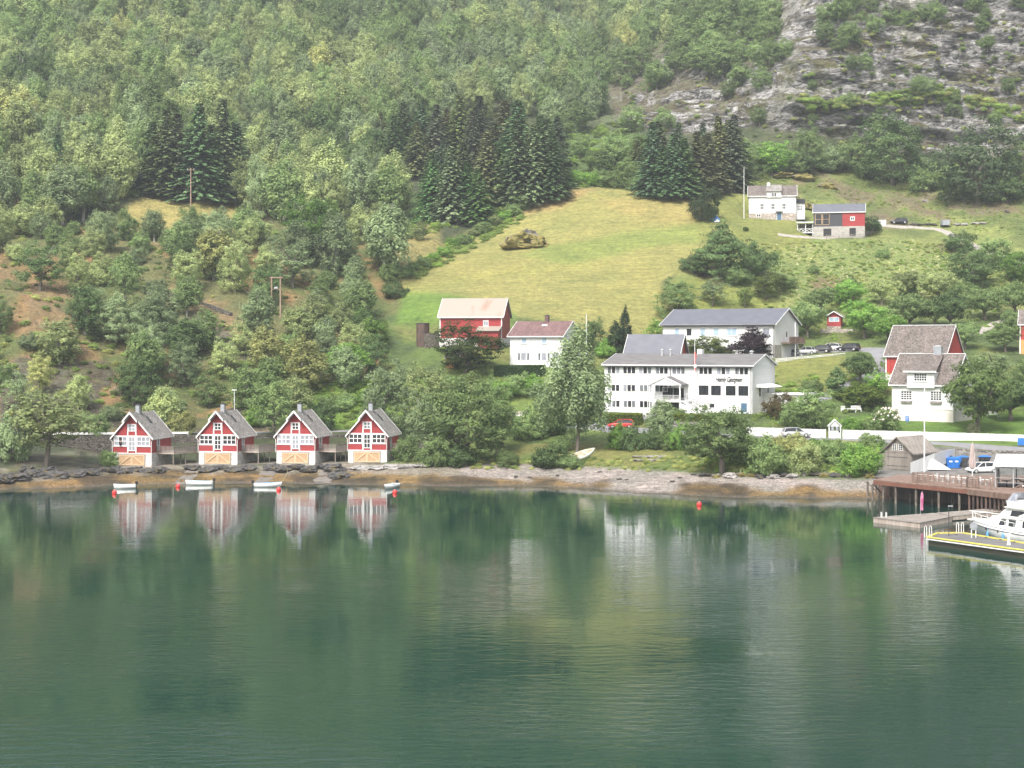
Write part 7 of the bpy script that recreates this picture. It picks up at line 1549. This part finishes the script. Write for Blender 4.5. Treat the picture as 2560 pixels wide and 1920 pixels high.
p = (B - o1); 
for k_ in (0, 1): mb = MB(); mb.tube([(1.0 + k_ * .5, -.2 - k_ * .18, -.6), (1.0 + k_ * .5, -.2 - k_ * .18, 1.15), (1.0 + k_ * .5, .3 - k_ * .18, 1.15), (1.0 + k_ * .5, .3 - k_ * .18, .6)], .04, 6); lad = mb.build('ladder_rail', 'white_paint', r1)
# pink feather banner
p = w3(2300, 1300, .6); p = w3(2301, 1288, .6); r_ = thing('banner_flag', 'tall pink and white feather banner on the grey dock', 'banner', p); r_.scale = (.66, .66, .66); mb = MB(); mb.tube([(0, 0, 0), (0, 0, 3.0), (.15, 0, 3.9), (.35, 0, 4.25)], .03, 6); mb.build('pole', 'steel', r_)
mb = MB(); n_ = 12; vs = []
for i in range(n_ + 1):
    t = i / n_; z = .9 + 3.3 * t; x0 = .03 + .3 * max(0, t - .75) / .25 * t; w = .42 * (1 - max(0, (t - .75) / .25) ** 2) + .05; y = .05 * math.sin(t * 7); vs += [(x0, y, z), (x0 + w, y + .06 * math.sin(t * 9), z - .1), (x0 + w, y + .03 + .06 * math.sin(t * 9), z - .1), (x0, y + .03, z)]
mb.add(vs, [(i * 4 + j, i * 4 + (j + 1) % 4, (i + 1) * 4 + (j + 1) % 4, (i + 1) * 4 + j) for i in range(n_) for j in range(4)] + [(3, 2, 1, 0), (n_ * 4, n_ * 4 + 1, n_ * 4 + 2, n_ * 4 + 3)]); mb.build('cloth', 'pink_cloth', r_)
# yellow-edged pontoon
E, Fq, Gq, Hq_, I_ = w3(2319, 1344, .75), w3(2640, 1388, .75), w3(2640, 1372, .75), w3(2405, 1333, .75), w3(2345, 1334, .75)
r2, o2 = dockpoly('pontoon', 'low concrete pontoon with yellow painted edges in front of the white yacht', [E, Fq, Gq, Hq_, I_], -.3, .75, 'grey_felt', 'pontoon', 'wet_timber')
mb = MB(); P5 = [q - o2 for q in (E, Fq, Gq, Hq_, I_)]
for i in (0, 2, 3, 4):
    a, b_ = P5[i], P5[(i + 1) % 5]; mb.bar((a.x, a.y, .81), (b_.x, b_.y, .81), .26, .11)
mb.build('edge_rail', 'yellow_paint', r2); a, b_ = P5[0], P5[1]; d = (b_ - a).normalized(); mb = MB(); mb.bar((a.x + d.y * .15, a.y - d.x * .15, .62), (b_.x + d.y * .15, b_.y - d.x * .15, .62), .05, .12); mb.build('white_strip', 'white_paint', r2)
def ladder(u, v, lab, rz=0):
    p = w3(u, v, .75); r_ = thing('ladder', lab, 'ladder', p, R(rz), 'white swimming ladders on the pontoon')
    for s_ in (-.25, .25): mb = MB(); mb.tube([(s_ - .12, 0, 0), (s_ - .12, 0, 1.0), (s_ - .06, 0, 1.12), (s_ + .06, 0, 1.12), (s_ + .12, 0, 1.0), (s_ + .12, 0, -.9)], .035, 6); mb.build('rail', 'boat_white', r_)
    return r_
ladder(2320, 1343, 'white ladder at the left corner of the yellow-edged pontoon'); ladder(2400, 1334, 'white ladder at the back edge of the yellow-edged pontoon')
p = w3(2372, 1340, .75); r_ = thing('lamp_post', 'thin dark dock lamp post on the yellow-edged pontoon', 'lamp post', p); mb = MB(); mb.tube([(0, 0, 0), (0, 0, 3.0)], .04, 8); mb.build('shaft', 'dark_metal', r_); mb = MB(); mb.box(-.08, -.06, 3.0, .42, .06, 3.12); mb.build('lamp_head', 'zinc', r_)
p = w3(2522, 1362, .75); r_ = thing('power_pedestal', 'white service pedestal on the yellow-edged pontoon', 'pedestal', p); mb = MB(); mb.lathe([(.2, 0), (.12, .35), (.12, .95), (.14, 1.0)], 10); mb.build('column', 'boat_white', r_); mb = MB(); mb.box(-.17, -.12, 1.0, .17, .12, 1.12); mb.build('cap', 'boat_white', r_)
p = w3(2434, 1344, .75); r_ = thing('hose_reel', 'grey hose reel on a white stand at the pontoon edge', 'hose reel', p); mb = MB(); mb.lathe([(.06, -.1), (.38, -.1), (.40, 0), (.38, .1), (.06, .1)], 16); w = mb.build('reel', 'zinc', r_); w.rotation_euler = (R(90), 0, 0); w.location = (0, 0, 1.15)
for s_ in (-.22, .22): mb = MB(); mb.box(s_ - .04, -.04, 0, s_ + .04, .04, 1.1); mb.build('stand', 'boat_white', r_)
for i, (u, v) in enumerate(((2390, 1337), (2464, 1343.5), (2502, 1349), (2535, 1355))): p = w3(u, v, .86); mb = MB(); mb.box(-.16, -.04, 0, .16, .04, .05); mb.box(-.05, -.04, -.03, .05, .04, .0); o = mb.build('cleat', 'dark_metal'); o.location = p; tag(o, f'{k9[i]} mooring cleat from the left on the back yellow edge', 'cleat', 'mooring cleats on the pontoon')
# gangway from walkway to quay with lifebuoy
a, b_ = w3(2499, 1272, .65), w3(2590, 1226, 2.85); r_ = thing('gangway', 'brown ramp with railing rising from the walkway to the quay', 'gangway', a); d = b_ - a; mb = MB(); nn = Vector((-d.y, d.x, 0)).normalized() * 1.4
mb.prism([(0, 0), d.xy, (d + nn).xy, nn.xy], [0, d.z, d.z, 0], [.15, d.z + .15, d.z + .15, .15]); mb.build('ramp', 'brown_deck', r_)
for s_ in (Vector((0, 0, 0)), nn):
    mb = MB(); m_ = 6; mb.bar(s_ + Vector((0, 0, 1.25)), s_ + d + Vector((0, 0, 1.25)), .09)
    for i in range(m_ + 1): p = s_ + d * (i / m_); mb.bar(p + Vector((0, 0, .1)), p + Vector((0, 0, 1.25)), .07)
    mb.build('railing', 'brown_deck', r_)
mb = MB(); mb.add([Vector((0, -.05, .15)), d + Vector((0, -.05, .15)), d + Vector((0, -.05, .95)), Vector((0, -.05, .95)), Vector((0, -.09, .15)), d + Vector((0, -.09, .15)), d + Vector((0, -.09, .95)), Vector((0, -.09, .95))], [(0, 1, 2, 3), (7, 6, 5, 4), (0, 4, 5, 1), (1, 5, 6, 2), (2, 6, 7, 3), (3, 7, 4, 0)]); mb.build('side_boards', 'brown_deck', r_)
lb = thing('lifebuoy', 'white lifebuoy hanging on the brown ramp', 'lifebuoy', a + Vector((.9, -.62, .95)), R(-30)); mb = MB(); n1, n2 = 20, 8; vs = [((.38 + .1 * math.cos(6.283 * j / n2)) * math.cos(6.283 * i / n1), .1 * math.sin(6.283 * j / n2), (.38 + .1 * math.cos(6.283 * j / n2)) * math.sin(6.283 * i / n1)) for i in range(n1) for j in range(n2)]
mb.add(vs, [(i * n2 + j, i * n2 + (j + 1) % n2, ((i + 1) % n1) * n2 + (j + 1) % n2, ((i + 1) % n1) * n2 + j) for i in range(n1) for j in range(n2)]); mb.build('ring', 'boat_white', lb, True)
# ------------------------------------------------------------------ motor yacht (runs out of the frame to the right)
YA = thing('motor_yacht', 'white motor yacht with flybridge moored behind the yellow-edged pontoon', 'yacht', (48.8, 169.4, 0), R(-58))
Ly = 13.0; n_ = 22; rows = []
for i in range(n_ + 1):
    t = i / n_; x = Ly * t; w = 1.95 * (1 - (1 - min(t / .45, 1)) ** 2.0) ** .75 + .03; zt = 1.95 - .55 * min(t / .6, 1); wl = w * (.35 + .55 * min(t / .35, 1)); xb = x + .9 * (1 - t) ** 3
    rows.append([(xb + .5 * (1 - t) ** 3, 0, -.35), (xb + .25 * (1 - t) ** 3, -wl * .8, -.1), (x + .2 * (1 - t) ** 3, -(wl * .4 + w * .6), .75 * zt * .7), (x + .02, -w * .985, zt * .80), (x, -w * 1.0, zt)])
mb = MB(); vs = []
for r in rows: vs += r + [(p[0], -p[1], p[2]) for p in r[::-1][:-1]]
m_ = 9
mb.add(vs, [(i * m_ + j, i * m_ + j + 1, (i + 1) * m_ + j + 1, (i + 1) * m_ + j) for i in range(n_) for j in range(m_ - 1)] + [tuple(range(n_ * m_, (n_ + 1) * m_))]); mb.build('hull', 'boat_white', YA, True)
mb = MB(); mb.add([(r[4][0], r[4][1], r[4][2] - .06) for r in rows] + [(r[4][0], -r[4][1], r[4][2] - .06) for r in rows], [(i, i + 1, n_ + 1 + i + 1, n_ + 1 + i) for i in range(n_)]); mb.build('foredeck', 'boat_white', YA)
mb = MB()
for s_ in (-1, 1): mb.tube([(r[3][0], s_ * (-r[3][1] + .02), r[3][2]) for r in rows], .035, 6)
mb.build('rub_rail', 'dark_metal', YA); mb = MB()
for s_ in (-1, 1): mb.tube([(r[4][0], s_ * (-r[4][1] + .02), r[4][2] + .02) for r in rows], .05, 6)
mb.build('gunwale', 'boat_white', YA)
mb = MB(); hr = [(rows[i][4][0], -rows[i][4][1] * .93, rows[i][4][2] + .75) for i in range(0, 13, 2)]
for s_ in (-1, 1):
    mb.tube([(-.45, 0, 2.75)] + [(p[0], s_ * p[1], p[2]) for p in hr], .03, 6)
    for i in range(0, 13, 2): p = rows[i][4]; mb.tube([(p[0], s_ * -p[1] * .95, p[2]), (p[0] - .05, s_ * -p[1] * .93, p[2] + .75)], .022, 5)
mb.build('bow_rail', 'boat_white', YA); mb = MB(); mb.box(-.55, -.25, 1.75, .5, .25, 1.87); mb.build('bow_pulpit', 'boat_white', YA)
def cabin(pts_b, pts_t, z0, z1, name, mt, par=YA):
    n0 = len(pts_b); mb = MB(); mb.add([(p[0], p[1], z0) for p in pts_b] + [(p[0], p[1], z1) for p in pts_t], [tuple(range(n0))[::-1], tuple(range(n0, 2 * n0))] + [(i, (i + 1) % n0, n0 + (i + 1) % n0, n0 + i) for i in range(n0)]); return mb.build(name, mt, par)
cabin([(1.9, -.5), (3.6, -1.15), (11.5, -1.5), (11.5, 1.5), (3.6, 1.15), (1.9, .5)], [(3.0, -.45), (4.2, -1.0), (11.5, -1.35), (11.5, 1.35), (4.2, 1.0), (3.0, .45)], 1.45, 2.55, 'cabin', 'boat_white')
cabin([(4.0, -1.0), (5.4, -1.25), (11, -1.35), (11, 1.35), (5.4, 1.25), (4.0, 1.0)], [(5.3, -.85), (6.2, -1.1), (10.8, -1.25), (10.8, 1.25), (6.2, 1.1), (5.3, .85)], 2.552, 3.6, 'wheelhouse', 'boat_white')
cabin([(5.4, -1.35), (11.6, -1.55), (11.6, 1.55), (5.4, 1.35)], [(5.3, -1.4), (11.7, -1.6), (11.7, 1.6), (5.3, 1.4)], 3.602, 3.75, 'flybridge_deck', 'boat_white')
cabin([(5.6, -1.1), (6.8, -1.35), (10.5, -1.4), (10.5, 1.4), (6.8, 1.35), (5.6, 1.1)], [(5.4, -1.15), (6.7, -1.42), (10.6, -1.45), (10.6, 1.45), (6.7, 1.42), (5.4, 1.15)], 3.752, 4.35, 'flybridge_coaming', 'boat_white')
cabin([(5.5, -1.1), (6.7, -1.36), (6.8, -1.32), (5.6, -1.0), (5.6, 1.0), (6.8, 1.32), (6.7, 1.36), (5.5, 1.1)], [(6.1, -.9), (7.1, -1.2), (7.2, -1.16), (6.2, -.85), (6.2, .85), (7.2, 1.16), (7.1, 1.2), (6.1, .9)], 4.352, 5.15, 'windscreen', 'glass_pale')
for s_ in (-1, 1):   # side windows and front windscreen
    for (x0, x1, z0, z1, sk) in ((4.4, 5.4, 1.75, 2.38, .35), (5.75, 6.7, 1.72, 2.4, 0), (7.6, 8.9, 1.72, 2.4, 0), (9.3, 10.6, 1.72, 2.4, 0)):
        y0 = 1.15 + (x0 - 3.6) * .0443; mb = MB(); q = s_ * .03
        f_ = lambda x, z: (x, s_ * (1.15 + (x - 3.6) * .0443 - (z - 1.45) * .136 + .012), z); g_ = lambda x, z: (x, s_ * (1.15 + (x - 3.6) * .0443 - (z - 1.45) * .136 - .03), z)
        mb.add([f_(x0, z0), f_(x1, z0), f_(x1, z1), f_(x0 + sk, z1), g_(x0, z0), g_(x1, z0), g_(x1, z1), g_(x0 + sk, z1)], [(0, 1, 2, 3), (7, 6, 5, 4), (0, 4, 5, 1), (1, 5, 6, 2), (2, 6, 7, 3), (3, 7, 4, 0)]); mb.build('side_window', 'glass_dark', YA)
    for (x0, x1) in ((6.0, 7.8), (8.1, 9.8)):
        f_ = lambda x, z: (x, s_ * (1.25 + (x - 5.4) * .0179 - (z - 2.55) * .13 + .012), z); g_ = lambda x, z: (x, s_ * (1.25 + (x - 5.4) * .0179 - (z - 2.55) * .13 - .03), z); mb = MB()
        mb.add([f_(x0, 2.8), f_(x1, 2.8), f_(x1, 3.4), f_(x0 + .2, 3.4), g_(x0, 2.8), g_(x1, 2.8), g_(x1, 3.4), g_(x0 + .2, 3.4)], [(0, 1, 2, 3), (7, 6, 5, 4), (0, 4, 5, 1), (1, 5, 6, 2), (2, 6, 7, 3), (3, 7, 4, 0)]); mb.build('side_window', 'glass_dark', YA)
for (y0, y1) in ((-.82, -.3), (-.25, .25), (.3, .82)):
    mb = MB(); f_ = lambda y, t, o_: (4.0 + 1.3 * t - .03 * o_, y * (1 - .1 * t), 2.7 + .8 * t + .0 + .02 * o_); mb.add([f_(y0, .05, 1), f_(y1, .05, 1), f_(y1, .95, 1), f_(y0, .95, 1), f_(y0, .05, -1), f_(y1, .05, -1), f_(y1, .95, -1), f_(y0, .95, -1)], [(0, 1, 2, 3), (7, 6, 5, 4), (0, 4, 5, 1), (1, 5, 6, 2), (2, 6, 7, 3), (3, 7, 4, 0)]); mb.build('windscreen_pane', 'glass_dark', YA)
for (x_, z_) in ((3.2, 1.25), (5.0, 1.15), (6.6, 1.1)): mb = MB(); w = 1.95 * (1 - (1 - min(x_ / Ly / .45, 1)) ** 2) ** .75; mb.lathe([(.02, -.03), (.12, -.03), (.12, .03), (.02, .03)], 12); o = mb.build('porthole', 'dark_metal', YA); o.rotation_euler = (R(90), 0, 0); o.location = (x_, -w * .985, z_)
for x_ in (3.6, 5.8):
    w = 1.95 * (1 - (1 - min(x_ / Ly / .45, 1)) ** 2) ** .75 + .12; mb = MB(); mb.lathe([(.03, .35), (.12, .42), (.13, .8), (.12, .98), (.03, 1.05)], 10, (x_, -w)); mb.tube([(x_, -w, 1.03), (x_, -w + .12, 1.75)], .015, 4); mb.build('fender', 'boat_blue', YA)
mb = MB(); mb.box(7.0, -.05, 4.36, 7.1, .05, 6.0); mb.box(6.9, -.5, 5.9, 7.2, .5, 6.0); mb.build('mast', 'boat_white', YA)
# ------------------------------------------------------------------ somebody in the open window of the first cabin
FPc = FP['cottage1']; mw = Matrix.Translation(Vector(FPc['loc'])) @ Matrix.Rotation(FPc['rz'], 4, 'Z')
J = {'pelvis': (0, 0, .0), 'waist': (0, 0, .22), 'chest': (0, 0, .42), 'neck': (0, 0, .56), 'head': (0, .0, .66), 'crown': (0, .0, .80), 'ls': (-.19, 0, .48), 'le': (-.24, -.10, .24), 'lh': (-.10, -.26, .30), 'rs': (.19, 0, .48), 're': (.22, -.08, .22), 'rh': (.12, -.26, .40)}
order = list(J); ed = [('pelvis', 'waist'), ('waist', 'chest'), ('chest', 'neck'), ('neck', 'head'), ('head', 'crown'), ('chest', 'ls'), ('ls', 'le'), ('le', 'lh'), ('chest', 'rs'), ('rs', 're'), ('re', 'rh')]; rad = {'pelvis': .15, 'waist': .13, 'chest': .15, 'neck': .055, 'head': .095, 'crown': .07, 'ls': .07, 'le': .05, 'lh': .035, 'rs': .07, 're': .05, 'rh': .035}
me = bpy.data.meshes.new('person'); me.from_pydata([J[k_] for k_ in order], [(order.index(a), order.index(b_)) for a, b_ in ed], []); me.materials.append(MATS['skin'])
po = bpy.data.objects.new('person', me); link(po); po.location = mw @ Vector((1.22, -.12, 1.95 + 1.22)); po.rotation_euler = (0, 0, FPc['rz']); po.modifiers.new('skin', 'SKIN'); po.modifiers.new('sub', 'SUBSURF').levels = 1; po.modifiers['sub'].render_levels = 1
for i, k_ in enumerate(order): me.skin_vertices[0].data[i].radius = (rad[k_], rad[k_] * .8)
me.skin_vertices[0].data[0].use_root = True; tag(po, 'person in a dark top standing at the open window of the first cabin', 'person')
mb = MB(); mb.tube([(0, 0, -.02), (0, 0, .22), (0, 0, .44), (0, 0, .53)], [.17, .15, .19, .09], 12); mb.tube([(-.19, 0, .5), (-.245, -.10, .25)], [.085, .06], 8); mb.tube([(.19, 0, .5), (.225, -.08, .23)], [.085, .06], 8); mb.build('shirt', 'black_cloth', po, True)
mb = MB(); mb.lathe([(.02, .84), (.07, .83), (.10, .77), (.105, .70), (.09, .66)], 12, (0, .02)); mb.build('hair', 'dark_timber', po, True)
#@@HAZE
hz = MB(); hz.box(-700, -70, -10, 700, 1240, 420)
m = bpy.data.materials.new('haze'); m.use_nodes = True; n = m.node_tree; n.nodes.clear(); MATS['haze'] = m
ov = n.nodes.new('ShaderNodeOutputMaterial'); pv = n.nodes.new('ShaderNodeVolumePrincipled'); pv.inputs['Density'].default_value = .00019; pv.inputs['Color'].default_value = (.90, .95, 1, 1)
pv.inputs['Anisotropy'].default_value = .2; L(n, pv.outputs[0], ov.inputs['Volume'])
tag(hz.build('haze', 'haze'), 'thin pale haze filling the fjord air', None, None, 'stuff')
#@@END
